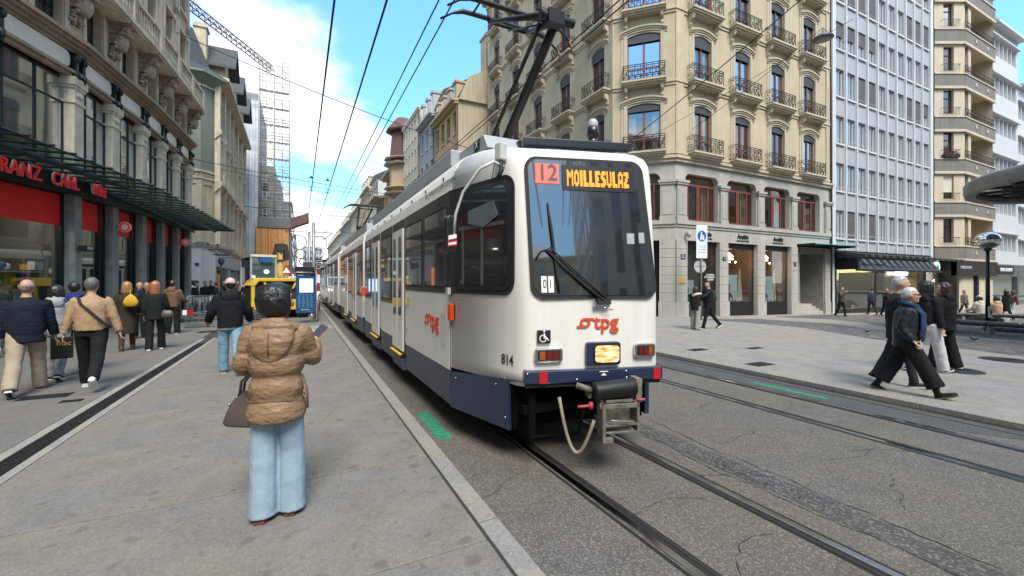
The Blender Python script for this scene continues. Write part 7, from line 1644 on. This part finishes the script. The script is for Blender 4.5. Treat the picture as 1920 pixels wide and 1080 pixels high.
person('white haired person in black puffer, blue scarf and wide black trousers striding right', pp(1700, 738), 158, 1.70, legs=((-20, 8), (26, 2)), arms=((-26, 6, 52), (-22, 8, 56)), extra=scarf, turn=-4, lean=3,
       top=dict(col=(.016, .019, .026), name='black_puffer', hem=.82, w=.225, d=.175, arm=.070, puff=.10, pamp=.5, coat=.25, rough=.45), bottom=dict(col=(.013, .013, .015), thigh=.112, knee=.105, ankle=.115, len=.17, name='wide_black'), shoes=dict(col=(.012, .012, .012), sole=(.10, .08, .06), high=True), hair=dict(col=(.52, .50, .48), style='short'))
person('taller grey haired man walking just behind the person with the blue scarf', pp(1688, 722), 156, 1.83, legs=((-18, 6), (12, 3)), arms=((0, 8, 8), (4, 8, 20)), turn=-6, top=dict(col=(.02, .02, .022), hem=.75, w=.235, d=.18, arm=.075), bottom=dict(col=(.03, .03, .035)), hair=dict(col=(.42, .40, .40), style='short'))
def bb_scarf(t, up, hd, A_, J, HP): pass
person('person with long black hair, black top and white trousers walking away', pp(1738, 697), 112, 1.78, legs=((-15, 5), (17, 3)), arms=((0, 8, 8), (0, 8, 8)), female=True,
       top=dict(col=BLK, hem=.93, w=.235, d=.165, arm=.075, hood=True), bottom=dict(col=(.58, .57, .58), thigh=.10, knee=.095, ankle=.085, len=.04), shoes=dict(col=(.02, .02, .02), sole=(.5, .48, .45)), hair=dict(col=(.008, .008, .008), style='long'))
person('woman in black turned left with brown shoulder length hair and white soled shoes', pp(1770, 690), 0, 1.74, legs=((10, 3), (-8, 4)), arms=((6, 8, 14), (0, 8, 10)), female=True, turn=-18,
       top=dict(col=(.009, .009, .010), hem=.78, w=.245, d=.18, arm=.078, hood=True), bottom=dict(col=(.009, .009, .010), thigh=.10, knee=.095, ankle=.105, len=.03), shoes=dict(col=(.03, .03, .03), sole=(.6, .6, .58)), hair=dict(col=(.035, .016, .012), style='mid'))
person('man in grey brown jacket standing before the lit optician window', pp(1578, 594), 185, 1.74, arms=((0, 8, 10), (40, 10, 110)), top=dict(col=(.07, .062, .055), w=.235), bottom=dict(col=BLK), hair=dict(col=(.06, .04, .035), style='crop'))
person('person in blue entering the dark doorway of the optician', pp(1634, 590), 20, 1.74, top=dict(col=(.03, .03, .07)), bottom=dict(col=(.02, .02, .03)), hair=dict())
person('person in black left of the two grey haired walkers holding something white', pp(1662, 593), 210, 1.72, arms=((30, 10, 80), (30, 10, 80)), top=dict(col=BLK), bottom=dict(col=BLK), hair=dict(col=(.05, .03, .02)))
person('standing person in long black coat right of the chrome globe lamp', pp(1886, 600), 20, 1.74, top=dict(col=BLK, hem=.5, kind='coat', hood=True), bottom=dict(col=BLK), hair=dict(style='mid'), female=True)
person('person in light trousers walking past the right hand shops', pp(1900, 596), 120, 1.72, top=dict(col=(.12, .06, .05)), bottom=dict(col=(.45, .5, .5)), hair=dict(col=(.08, .04, .03), style='mid'), female=True)
person('person in brown beside the cafe door behind the woman in black', pp(1808, 592), 200, 1.70, top=dict(col=(.12, .11, .09)), bottom=dict(col=(.05, .04, .04)), hair=dict(col=(.05, .03, .02)))
# ================================================================ STREET FURNITURE
galv = M('galvanised_post', (.27, .28, .29), .45, .6, .15, 6); dsteel = M('painted_grey_steel', (.06, .065, .07), .45, .3, .1)
# information pillar
p = at(573, 606); ip = T('information_board', 'blue timetable board with a lit screen beside the tram on the left kerb', 'sign', p, -radians(2))
pb_ = M('pillar_blue', (.008, .055, .16), .4, 0, .08); X0, X1 = -.36, .36
MB().prism(rrect(X0, X1, .42, 1.98, .03), -.06, .06, 'y').obj('panel', pb_, ip, bevel=.01)
MB().box(-.36, .36, -.10, .10, 1.99, 2.10).box(-.40, .32, -.09, .09, 2.12, 2.34).obj('top_box', blk, ip, bevel=.01)
MB().box(-.22, .28, -.066, -.058, 1.28, 1.84).obj('screen', M('screen_lit', (.5, .68, .85), .4, 0, .25, 6, emit=.55, ecol=(.55, .75, .95)), ip)
q = MB()
random.seed(4)
for c in range(4):
    for k in range(17): q.box(-.27 + c * .15, -.27 + c * .15 + random.uniform(.05, .12), -.0645, -.0605, .66 + k * .034, .672 + k * .034)
q.obj('timetable_print', M('print_blue', (.12, .28, .45), .5), ip); text('title', 'Bienvenue', .075, M('print_white', (.6, .7, .75), .5), ip, (0, -.064, .57), ext=.001); text('title', 'Welcome', .06, MATS['print_blue'], ip, (.16, -.064, .50), ext=.001)
MB().tube([(.22, 0, 0), (.22, 0, .44)], .04, 8).tube([(.27, 0, 0), (.27, 0, .44)], .02, 8).box(.1, .4, -.12, .12, 0, .02).obj('post', galv, ip)
q = MB().tube([(.30, .1, 0), (.30, .1, 4.2)], .065, 10); q.obj('mast', galv, ip)
# direction fingers and looped ornament
fp = T('finger_post', 'dark direction boards stacked on the mast above the blue timetable board', 'sign', at(590, 597), 0)
MB().tube([(0, 0, 0), (0, 0, 3.0)], .05, 8).obj('post', dsteel, fp)
for k, (a, c, z) in enumerate(((-.1, .55, 2.64), (-.05, .75, 2.44), (-.1, .45, 2.26))): MB().prism([(a, z), (c - .08, z), (c, z + .06), (c - .08, z + .12), (a, z + .12)], -.03, .03, 'y').obj('finger_board', blk, fp); MB().box(a + .12, c - .2, -.033, -.0305, z + .04, z + .08).obj('board_print', M('print_grey', (.3, .3, .3), .5), fp)
MB().box(-.5, -.05, -.06, .06, 2.2, 2.62).obj('hopper', dsteel, fp)
orn = T('light_ornament', 'tall frame of black looped rings above the tram stop', 'ornament', at(580, 590), 0)
q = MB()
q.tube([(0, 0, 0), (0, 0, 4.3)], .06, 8)
q.obj('post', galv, orn); q = MB()
for sx in (-1, 1):
    for cz, r_, cx in ((3.75, .36, .48), (3.15, .24, .42), (2.75, .16, .30)):
        q.tube([(sx * cx + r_ * cos(2 * pi * j / 16), 0, cz + r_ * sin(2 * pi * j / 16)) for j in range(16)], .022, 5, closed=True)
q.tube([(-1.1, 0, 4.3), (1.1, 0, 4.3)], .02, 5); q.tube([(-1.1, 0, 4.3), (-.6, 0, 3.9)], .018, 5); q.tube([(1.1, 0, 4.3), (.6, 0, 3.9)], .018, 5); q.obj('ring', M('ornament_black', (.015, .015, .015), .6), orn)
# warning triangle and tram stop shelter edge
wt = T('warning_sign', 'small red bordered warning triangle behind the excavator', 'sign', at(537, 585), 0); MB().prism([(-.3, 0), (.3, 0), (0, .52)], -.02, .02, 'y').obj('plate', rred, wt, (0, 0, 2.15)); MB().prism([(-.2, .06), (.2, .06), (0, .40)], -.025, -.021, 'y').obj('face', white, wt, (0, 0, 2.15)); MB().tube([(0, .03, 0), (0, .03, 2.4)], .025, 6).obj('post', galv, wt)
sp = T('red_white_post', 'red and white banded post right of the blue timetable board', 'post', at(597, 588), 0)
for k in range(5): MB().box(-.08, .08, -.08, .08, .3 + k * .45, .75 + k * .45).obj('band', (M('post_red', (.28, .02, .03), .5) if k % 2 == 0 else white), sp)
MB().box(-.05, .05, -.05, .05, 0, .3).obj('foot', galv, sp)
van = T('van', 'distant white van with lit headlamps far down the street', 'van', (-.1, 47, .1), 0)
MB().prism([(-2.2, .35), (2.4, .35), (2.4, 2.2), (-1.2, 2.2), (-2.1, 1.3)], -.9, .9, 'x').obj('van_body', M('van_white', (.6, .6, .6), .4), van); MB().prism([(-2.06, 1.38), (-1.26, 2.1), (-1.30, 2.12), (-2.1, 1.36)], -.8, .8, 'x').obj('windscreen', wglass_d, van)
for sx in (-1, 1):
    MB().box(sx * .5, sx * .8, -2.23, -2.19, .8, 1.0).obj('headlight', M('headlamp_lit', (1, 1, .95), .4, emit=3), van)
    for y in (-1.4, 1.6): MB().lathe([(.33, -.1), (.33, .1)], 14).obj('wheel', rub, van, (sx * .82, y, .34), rot=(0, pi / 2, 0))
# street lamps
def plane_lamp(lab, p, h=3.2):
    t = T('street_lamp', lab, 'street lamp', p); q = MB().tube([(0, 0, 0), (0, 0, h * .75), (0, 0, h)], [.07, .045, .04], 10).lathe([(.12, 0), (.12, .1), (.08, .3)], 12); q.obj('post', dsteel, t)
    MB().lathe([(.05, 0), (.13, .10), (.17, .26), (.12, .4), (.05, .45)], 14, (0, 0, h - .1)).obj('globe', M('lamp_globe', (.07, .07, .07), .4), t)
    q = MB()
    for r_, z in ((.62, h + .75), (.42, h + .48)): q.tube([(r_ * cos(2 * pi * j / 20), r_ * sin(2 * pi * j / 20), z) for j in range(20)], .018, 5, closed=True)
    for k in range(8): a = 2 * pi * k / 8; q.tube([(.1 * cos(a), .1 * sin(a), h + .45), (.62 * cos(a), .62 * sin(a), h + .75)], .012, 4)
    q.obj('wire_crown', dsteel, t); return t
plane_lamp('black street lamp with a round wire crown in front of the white shop corner', ray(415, 570, 24) * 1.0 - Vector((0, 0, ray(415, 570, 24).z - .1)), 2.75)
gl = T('globe_lamp', 'chrome globe lamp on a slim post at the edge of the round bench', 'street lamp', at(1852, 621))
H_ = 3.55; MB().tube([(0, 0, 0), (0, 0, H_ - .25)], [.075, .055], 12).lathe([(.1, 0), (.1, .05), (.08, .07)], 12).obj('post', M('dark_post', (.05, .05, .055), .3, .7), gl); MB().ell((0, 0, H_), (.39, .39, .33), 24, 16).obj('globe', M('chrome_globe', (.85, .80, .74), .06, 1.0, 0), gl); MB().lathe([(.07, -.42), (.12, -.36), (.12, -.30)], 12, (0, 0, H_)).obj('collar', dsteel, gl)
MB().box(-.28, .02, -.12, -.08, .55, .98).obj('notice', M('notice_white', (.6, .6, .6), .6), gl); MB().box(-.2, -.05, -.125, -.121, .68, .86).obj('notice_print', M('print_dark', (.05, .06, .12), .6), gl)
# pedestrian zone sign
sp_ = at(1315, 600); sn = T('traffic_sign', 'blue pedestrian zone sign on a grey post before the corner shop', 'sign', sp_, -radians(20))
HS = (600 - 420) / FPX * (ST * sp_.x + CT * sp_.y)
MB().tube([(0, 0, 0), (0, 0, HS - .1)], .035, 10).obj('post', galv, sn)
z0 = HS - 1.0; MB().prism(rrect(-.27, .27, z0 - .60, z0 + .95, .04), -.045, -.030, 'y').obj('plate', M('sign_white', (.68, .69, .70), .5), sn); MB().prism([(.215 * cos(a * pi / 16), z0 + .43 + .215 * 1.18 * sin(a * pi / 16)) for a in range(32)], -.05, -.0455, 'y').obj('blue_disc', M('sign_blue', (.01, .09, .38), .4), sn)
q = MB().ell((-.02, -.052, z0 + .58), (.035, .004, .04), 8, 6).prism([(-.07, z0 + .42), (-.05, z0 + .54), (.01, z0 + .54), (.03, z0 + .42), (.02, z0 + .22), (-.01, z0 + .24), (-.03, z0 + .36), (-.06, z0 + .24), (-.09, z0 + .24)], -.053, -.0505, 'y').ell((.085, -.052, z0 + .46), (.025, .004, .03), 8, 6).prism([(.05, z0 + .34), (.07, z0 + .43), (.11, z0 + .43), (.12, z0 + .34), (.11, z0 + .24), (.06, z0 + .24)], -.053, -.0505, 'y'); q.obj('walkers', white, sn)
for k in range(3): MB().box(-.2, .2, -.0475, -.0455, z0 - .08 - .13 * k, z0 - .055 - .13 * k).obj('small_print', M('print_grey', (.3, .3, .3)), sn)
MB().prism([(.30 * cos(a * pi / 14), .30 * sin(a * pi / 14)) for a in range(28)], .032, .044, 'y').obj('round_plate', M('sign_back', (.42, .42, .40), .5), sn, (-.02, .03, HS * .56)); MB().box(-.26, .26, .028, .032, -.02, .02).obj('plate_bar', galv, sn, (-.02, .03, HS * .56))
# hanging lamp on its span wire
lp_ = ray(1543, 72, 17.0); ln = T('hanging_lamp', 'grey disc lamp hanging over the square from a span wire', 'street lamp', lp_)
MB().lathe([(.03, .26), (.07, .22), (.22, .14), (.36, .02), (.37, -.02), (.33, -.04), (.0, -.06)], 24).obj('lamp_shade', M('lamp_grey', (.13, .13, .13), .5, .2), ln); MB().tube([(0, 0, .2), (0, 0, .42)], .02, 6).obj('hanger', dsteel, ln)
MB().lathe([(.30, -.045), (.1, -.09), (0, -.1)], 20).obj('diffuser', M('diffuser', (.28, .28, .26), .5), ln)
def wire(name, lab, a, c, sag, r, group=None, n=14, cat='wire'):
    a, c = Vector(a), Vector(c); P = [a.lerp(c, k / n) - Vector((0, 0, 4 * sag * (k / n) * (1 - k / n))) for k in range(n + 1)]; mid = a.lerp(c, .5)
    o = MB().tube([p - mid for p in P], r, 5).obj(name, M('cable', (.03, .03, .03), .6, .2), None, mid); return tag(o, lab, cat, group)
wire('span_wire', 'cable from the corner building to the hanging disc lamp', (17.9, 15.2, 9.6), lp_ + Vector((0, 0, .42)), .1, .012)
wire('span_wire', 'cable from the hanging disc lamp to the grey office building', lp_ + Vector((0, 0, .42)), (32.3, 15.1, 17.6), .1, .012)
wire('span_wire', 'long cable crossing the corner building from low left to high right', (14.6, 19.0, 8.1), ray(1640, -120, 11), .15, .018)
wire('span_wire', 'thin cable just below the long one across the corner facade', (14.6, 20.5, 8.0), ray(1600, 35, 15), .1, .010)
# overhead lines along the street
for X, z, lab in ((.67, 8.0, 'leftmost overhead contact wire above the left pavement'), (1.70, 8.0, 'second overhead contact wire above the kerb'), (2.72, 8.0, 'overhead wire above the near track'), (3.02, 8.0, 'overhead feeder beside the wire of the near track'), (6.5, 8.05, 'overhead wire above the far track'), (6.62, 8.35, 'carrier wire above the far track')):
    wire('overhead_wire', lab, (X, -12, z), (X, 150, z - (.0)), 0, .026 if X < 2 else .017, 'overhead lines along the street', 2)
cr = [(( -4.6, 22, 12.2), (14.7, 22.5, 8.6), .5, 'cross span wire from the balcony to the corner building'), ((-5.7, 30, 8.9), (12.1, 36, 8.9), .25, 'cross span wire with two hangers in front of the turret building'), ((-5.8, 39.5, 10.6), (12.1, 41, 9.6), .3, 'third cross span wire down the street'), ((-6, 55, 10.2), (12.1, 56, 10.0), .3, 'fourth cross span wire down the street'), ((-1.3, 76, 10.5), (12, 77, 10.3), .3, 'fifth cross span wire far down the street'), ((-6.0, 44, 3.9), (1.0, 60, 5.2), .2, 'low cable from the white shop to the light ornament')]
for a, c, s_, lab in cr: wire('cross_wire', lab, a, c, s_, .02 if a[1] < 50 else .035, 'cross span wires')
ins = M('insulator', (.02, .02, .02), .5)
k_ = 0
for X in (.67, 1.70):
    Y = 31.5 + X * .3; t = T('wire_hanger', 'triangular hanger of the ' + ('leftmost' if k_ == 0 else 'second') + ' contact wire on the second cross wire', 'hanger', (X, Y, 8.0)); k_ += 1
    MB().tube([(-.22, 0, .85), (0, 0, .05)], .012, 4).tube([(.22, 0, .85), (0, 0, .05)], .012, 4).tube([(-.22, 0, .85), (.22, 0, .85)], .012, 4).obj('rods', ins, t); MB().lathe([(.13, -.04), (.05, .08), (.02, .12)], 10, (0, 0, .88)).tube([(-.15, 0, 0), (.15, 0, 0)], .025, 5).obj('clamp', ins, t)
# crowd barriers
bar = M('barrier_steel', (.30, .31, .32), .4, .7, .15, 8)
def barrier(a, c, lab):
    a, c = Vector(a), Vector(c); d = c - a; L_ = d.length; t = T('barrier', lab, 'barrier', a, atan2(d.y, d.x), 'crowd barriers at the roadworks')
    q = MB().tube([(0, 0, .0), (0, 0, 1.1)], .02, 6).tube([(L_, 0, 0), (L_, 0, 1.1)], .02, 6).tube([(0, 0, 1.08), (L_, 0, 1.08)], .02, 6).tube([(0, 0, .25), (L_, 0, .25)], .018, 6); q.obj('frame', bar, t)
    for k in range(1, 16): x = L_ * k / 16; MB().tube([(x, 0, .25), (x, 0, 1.08)], .009, 5).obj('bar', bar, t)
    for x in (.15, L_ - .15): MB().box(x - .03, x + .03, -.28, .28, 0, .04).obj('foot', bar, t)
bx = [(351, 602), (395, 598), (440, 596), (492, 596), (540, 598)]
B_ = [at(u, v) for u, v in bx]
labs = ['first crowd barrier from the last pier of the toy shop', 'crowd barrier behind the young man in the pale cap', 'crowd barrier in front of the excavator cab', 'crowd barrier in front of the excavator bucket end']
for k in range(4): barrier(B_[k], B_[k + 1], labs[k])
barrier(at(596, 603), at(600, 582), 'crowd barrier running away beside the blue timetable board')
pile = T('barrier_stack', 'stack of fallen steel barriers with a red and white tag on the ground', 'barriers', at(425, 612), radians(4))
for k in range(6):
    q = MB(); y = -.1 + .06 * k; z = .06 + k * .085; q.tube([(-1.3, y, z), (1.3, y, z + .03)], .02, 5); q.tube([(-1.3, y + .9, z + .02), (1.3, y + .9, z + .04)], .02, 5); [q.tube([(-1.3 + 2.6 * j / 14, y, z), (-1.3 + 2.6 * j / 14, y + .9, z + .02)], .009, 4) for j in range(15)]; q.obj('fallen_panel', bar, pile)
MB().box(-1.35, -1.0, -.2, -.17, .5, .68).obj('red_white_tag', rred, pile); MB().box(-1.32, -1.2, -.21, -.2, .5, .68).obj('tag_white', white, pile); MB().tube([(-1.2, -.1, .5), (.6, .1, .85)], .02, 5).obj('loose_rail', bar, pile)
for k, (u, v) in enumerate(((352, 604), (385, 603))):
    f = T('rubber_block', ['black rubber barrier foot nearest the last pier', 'black rubber barrier foot in front of the fallen barriers'][k], 'barrier foot', at(u, v)); MB().box(-.4, .4, -.12, .12, 0, .1).obj('block', rub, f, bevel=.02); MB().box(-.3, -.15, -.08, .08, .1, .14).box(.15, .3, -.08, .08, .1, .14).obj('socket', rub, f)
# excavator
ex = T('excavator', 'yellow excavator with glazed cab and folded black bucket arm behind the barriers', 'excavator', (-3.9, 21.6, .1), radians(0))
pe = ray(512, 560, 20.5); ex.location = (pe.x, pe.y, .1); ex.rotation_euler = (0, 0, radians(18)); ex.scale = (1, 1, .95)
yx = M('excavator_yellow', (.66, .40, .035), .4, 0, .12, 3, coat=.2); 
q = MB().prism([(-1.1, .85), (1.1, .85), (1.15, 1.6), (.95, 1.95), (-.95, 1.95), (-1.15, 1.6)], -1.1, .2, 'y'); q.obj('engine_house', M('grille_dark', (.02, .02, .02), .7), ex)
q = MB().prism([(-1.2, 1.62), (-.95, 1.98), (.95, 1.98), (1.2, 1.72), (1.15, 1.60), (.9, 1.82), (-.9, 1.82), (-1.05, 1.60)], -1.25, .3, 'y').box(-1.2, -1.05, -1.22, -1.1, .6, 1.66).box(1.08, 1.2, -1.22, -1.1, .6, 1.66).prism([(-.75, 1.82), (-.62, 1.82), (-.50, 1.45), (-.58, 1.45)], -1.2, -1.1, 'y').prism([(.75, 1.82), (.62, 1.82), (.50, 1.45), (.58, 1.45)], -1.2, -1.1, 'y'); q.obj('hood', yx, ex, bevel=.03)
q = MB().prism(rrect(-1.1, 1.15, .42, .92, .1), -1.3, -.8, 'y'); q.obj('counterweight', yx, ex, bevel=.03); text('model_digits', '90', .26, blk, ex, (.4, -1.31, .68), ext=.004, off=.01); MB().box(.7, 1.0, -1.31, -1.30, .6, .78).obj('vent', blk, ex)
MB().prism([(-.95, 1.2), (-.75, 1.2), (-.55, 1.6), (-.68, 1.6)], -1.16, -1.12, 'y').obj('red_chevron', rred, ex)
q = MB(); 
for x in (-1.05, -.02): 
    for y in (-.5, 1.3): q.box(x - .04, x + .04, y - .04, y + .04, 1.6, 3.05)
q.box(-1.1, .02, -.55, 1.35, 3.0, 3.1); c_ = q.obj('cab', M('cab_frame', (.30, .31, .32), .5), ex); MB().box(-1.0, -.06, -.5, 1.28, 1.75, 2.98).obj('glass', window_glass('cab_glass', (.05, .10, .10), .2), c_); MB().box(-1.08, 0, -.58, -.52, 3.02, 3.14).obj('cab_roof_edge', M('cream_roof', (.6, .56, .42), .5), c_); MB().box(-.72, -.2, -.62, -.56, 2.78, 2.98).obj('display', M('cab_blue', (.02, .09, .3), .4), c_)
MB().prism([(-.42 + .12 * cos(a * pi / 10), 2.3 + .12 * sin(a * pi / 10)) for a in range(20)], -.54, -.52, 'y').obj('speed_disc', white, c_); MB().prism([(-.98 + .08 * cos(a * pi / 8), 2.05 + .08 * sin(a * pi / 8)) for a in range(16)], -.64, -.62, 'y').obj('small_disc', white, c_)
MB().box(-1.4, -1.15, -.4, -.34, 2.5, 2.85).obj('side_mirror', blk, c_)
q = MB().box(.35, .62, .6, .9, 1.6, 3.0).box(.40, .56, .55, .62, 2.0, 3.4); q.obj('boom', M('boom_yellow', (.60, .42, .12), .45), ex, bevel=.02)
q = MB().prism([(.12, 2.95), (.3, 2.9), (.32, 3.5), (.5, 3.3), (.66, 3.5), (.70, 2.9), (.9, 3.0), (.82, 3.75), (.6, 3.85), (.3, 3.8)], .5, .8, 'y').tube([(.85, .6, 3.1), (1.05, .6, 3.0), (1.0, .6, 2.7), (.8, .6, 2.6)], .03, 6).box(.3, .7, .5, .85, 2.9, 2.98); q.obj('bucket_arm', M('arm_black', (.03, .025, .02), .6), ex)
q = MB()
for x in (-.95, .95): q.prism([(-1.3 + 0, .0), (1.3, 0), (1.5, .25), (1.3, .5), (-1.3, .5), (-1.5, .25)], x - .2, x + .2, 'x')
q.obj('crawler_track', rub, ex)
random.seed(8); q = MB()
for k in range(16): q.tube([(.7 + random.uniform(0, .5), -1.28, random.uniform(.9, 1.6)), (.7 + random.uniform(0, .5), -1.34, random.uniform(.5, 1.2))], .02, 5)
q.obj('hydraulic_hose', rub, ex)
# round bench with its two sitters
bc = at(1905, 628); bn = T('round_bench', 'large round grey timber bench with short steel legs on the square', 'bench', bc + Vector((2.2, .4, 0)))
tb = M('weathered_timber', (.13, .125, .12), .8, 0, .3, 3, .4, 30, stretch=(1, 8, 8)); Rb = 3.4; bn_n = 28
for k in range(bn_n):
    a0, a1 = 2 * pi * k / bn_n + .01, 2 * pi * (k + 1) / bn_n - .01; pm = [(r_ * cos(a), r_ * sin(a)) for r_, a in ((Rb - .75, a0), (Rb, a0), (Rb, a1), (Rb - .75, a1))]
    MB().prism(pm, .40, .47).obj('seat_plank', tb, bn, bevel=.006)
for k in range(14): a = 2 * pi * k / 14; MB().box(-.04, .04, -.25, .25, 0, .36).obj('leg', galv, bn, ((Rb - .35) * cos(a), (Rb - .35) * sin(a), 0), a + pi / 2)
q = MB(); n = 48
for r_ in (Rb - .06, Rb - .70): q.tube([(r_ * cos(2 * pi * j / n), r_ * sin(2 * pi * j / n), .37) for j in range(n)], [(.02, .035)] * n, 4, closed=True)
q.obj('frame', dsteel, bn)
MB().lathe([(1.0, 0), (1.0, .12), (.9, .14), (.0, .2)], 30).obj('planter_disc', cobble_m, bn)
for k, (u, v, c, hc_, lab) in enumerate(((1836, 596, (.55, .53, .44), (.02, .02, .02), 'seated person in cream coat left of the chrome globe lamp, seen from behind'), (1868, 597, (.50, .33, .21), (.03, .02, .015), 'seated person in tan coat right of the chrome globe lamp, seen from behind'))):
    p = at(u, v + 14); person(lab, Vector((p.x, p.y, p.z)), 20 + 12 * k, 1.72, legs=((84, 88), (80, 84)), arms=((20, 10, 50), (20, 10, 50)), top=dict(col=c, hem=.82, w=.26, d=.2, arm=.085, coat=0, hood=True), bottom=dict(col=BLK), hair=dict(col=hc_, style='mid'), hat=dict(col=(.5, .5, .5)) if k == 0 else None, female=True)
    s_ = T('stone_block', 'pale stone seat under the person in ' + ('cream' if k == 0 else 'tan'), 'seat', p); MB().box(-.5, .5, -.3, .3, 0, .36).obj('block', stone_l, s_, bevel=.02); MB().box(-.48, .48, -.28, .28, .36, .38).obj('top', pave_l, s_)
# shelter roof at the right edge
sh = T('shelter_canopy', 'curved grey metal shelter canopy with scrolled underside at the upper right edge', 'canopy', (0, 0, 0))
c0 = ray(2225, 330, 12.0); sh.location = (c0.x, c0.y, 0); R0 = 4.35; zc = 5.08
scm = M('shelter_metal', (.22, .22, .21), .5, .3, .25, 2, .2)
n = 40; prof = [(R0 - .05, -.28), (R0, -.20), (R0, .10), (R0 - .08, .18), (R0 - 1.2, .34), (R0 - 2.6, .45), (.05, .5)]
MB().rings([[(r_ * cos(2 * pi * j / n), r_ * sin(2 * pi * j / n), zc + z) for j in range(n)] for r_, z in prof], 0, True, caps=False).obj('roof_shell', scm, sh)
MB().rings([[(r_ * cos(2 * pi * j / n), r_ * sin(2 * pi * j / n), zc + z) for j in range(n)] for r_, z in ((R0 - .04, -.28), (R0 - .3, -.26), (R0 - .3, -.1))], 0, False, caps=False).obj('rim', scm, sh)
MB().prism([((R0 - .45) * cos(2 * pi * j / n), (R0 - .45) * sin(2 * pi * j / n)) for j in range(n)], zc - .08, zc - .06).obj('ceiling_glass', M('shelter_glass', (.42, .50, .49), .25, 0, .3, 1.5, coat=.3), sh)
q = MB()
for k in range(24):
    a = 2 * pi * k / 24; q.tube([((R0 - .5) * cos(a), (R0 - .5) * sin(a), zc - .16), (.6 * cos(a), .6 * sin(a), zc - .12)], .045, 5)
    cx, cy = (R0 - 1.25) * cos(a + pi / 24), (R0 - 1.25) * sin(a + pi / 24)
    for r_ in (.34, .17): q.tube([(cx + r_ * cos(2 * pi * j / 12), cy + r_ * sin(2 * pi * j / 12), zc - .16) for j in range(12)], .028, 5, closed=True)
q.obj('scroll_rib', M('scroll_black', (.012, .012, .012), .5), sh)
MB().tube([(0, 0, -.3), (0, 0, zc)], .18, 12).obj('column', dsteel, sh)
# pigeons, small scraps
def pigeon(p, rz, lab):
    t = T('pigeon', lab, 'pigeon', p, rz, 'pigeons on the square'); pm_ = M('pigeon_grey', (.10, .105, .12), .7, 0, .3, 20)
    b = MB(); b.tube([(0, -.13, .10), (0, -.07, .11), (0, 0, .12), (0, .06, .14), (0, .09, .18), (0, .10, .215)], [.012, .04, .055, .045, .025, .02], 10); b.ell((0, .11, .225), (.018, .024, .018), 8, 6); b.tube([(0, .13, .222), (0, .155, .215)], [.006, .002], 5); b.tube([(0, -.10, .10), (0, -.2, .085)], [(.03, .008), (.035, .004)], 6); b.obj('body', pm_, t)
    for sx in (-1, 1): MB().ell((sx * .045, -.02, .12), (.014, .085, .035), 8, 6).obj('wing', M('wing_dark', (.05, .05, .06), .7), t); MB().tube([(sx * .02, .0, .08), (sx * .02, 0, .0), (sx * .02, .04, .0)], .005, 4).obj('leg', M('leg_pink', (.3, .08, .07), .7), t)
pigeon(at(1826, 642), 1.2, 'grey pigeon on the cobbles below the round bench'); pigeon(at(1640, 640) + Vector((1.9, 1.0, 0)), -2, 'second pigeon a little way behind on the dark paving')
# floor-standing items beyond the barrier
for k, (u, v, c, lab) in enumerate(((495, 585, None, ''), )): pass
# closing: things built about the origin get their base point
for o in list(bpy.data.objects):
    if o.parent is None and o.type == 'EMPTY' and 'category' in o and o.location.length < 1e-6:
        index_kids(); ks = KIDS.get(o.name, [])
        pts = []
        def gather(x, M_):
            M2 = M_ @ Matrix.LocRotScale(x.location, x.rotation_euler, x.scale)
            if x.type == 'MESH' and len(x.data.vertices): pts.append(M2 @ x.data.vertices[0].co); pts.append(M2 @ x.data.vertices[-1].co)
            for y in KIDS.get(x.name, []): gather(y, M2)
        for c in ks: gather(c, Matrix.Identity(4))
        if pts:
            cxy = sum((Vector((p.x, p.y, 0)) for p in pts), Vector()) / len(pts); z = 0.0 if len(ks) else 0
            o.location = cxy
            for c in ks: c.location = Vector(c.location) - cxy
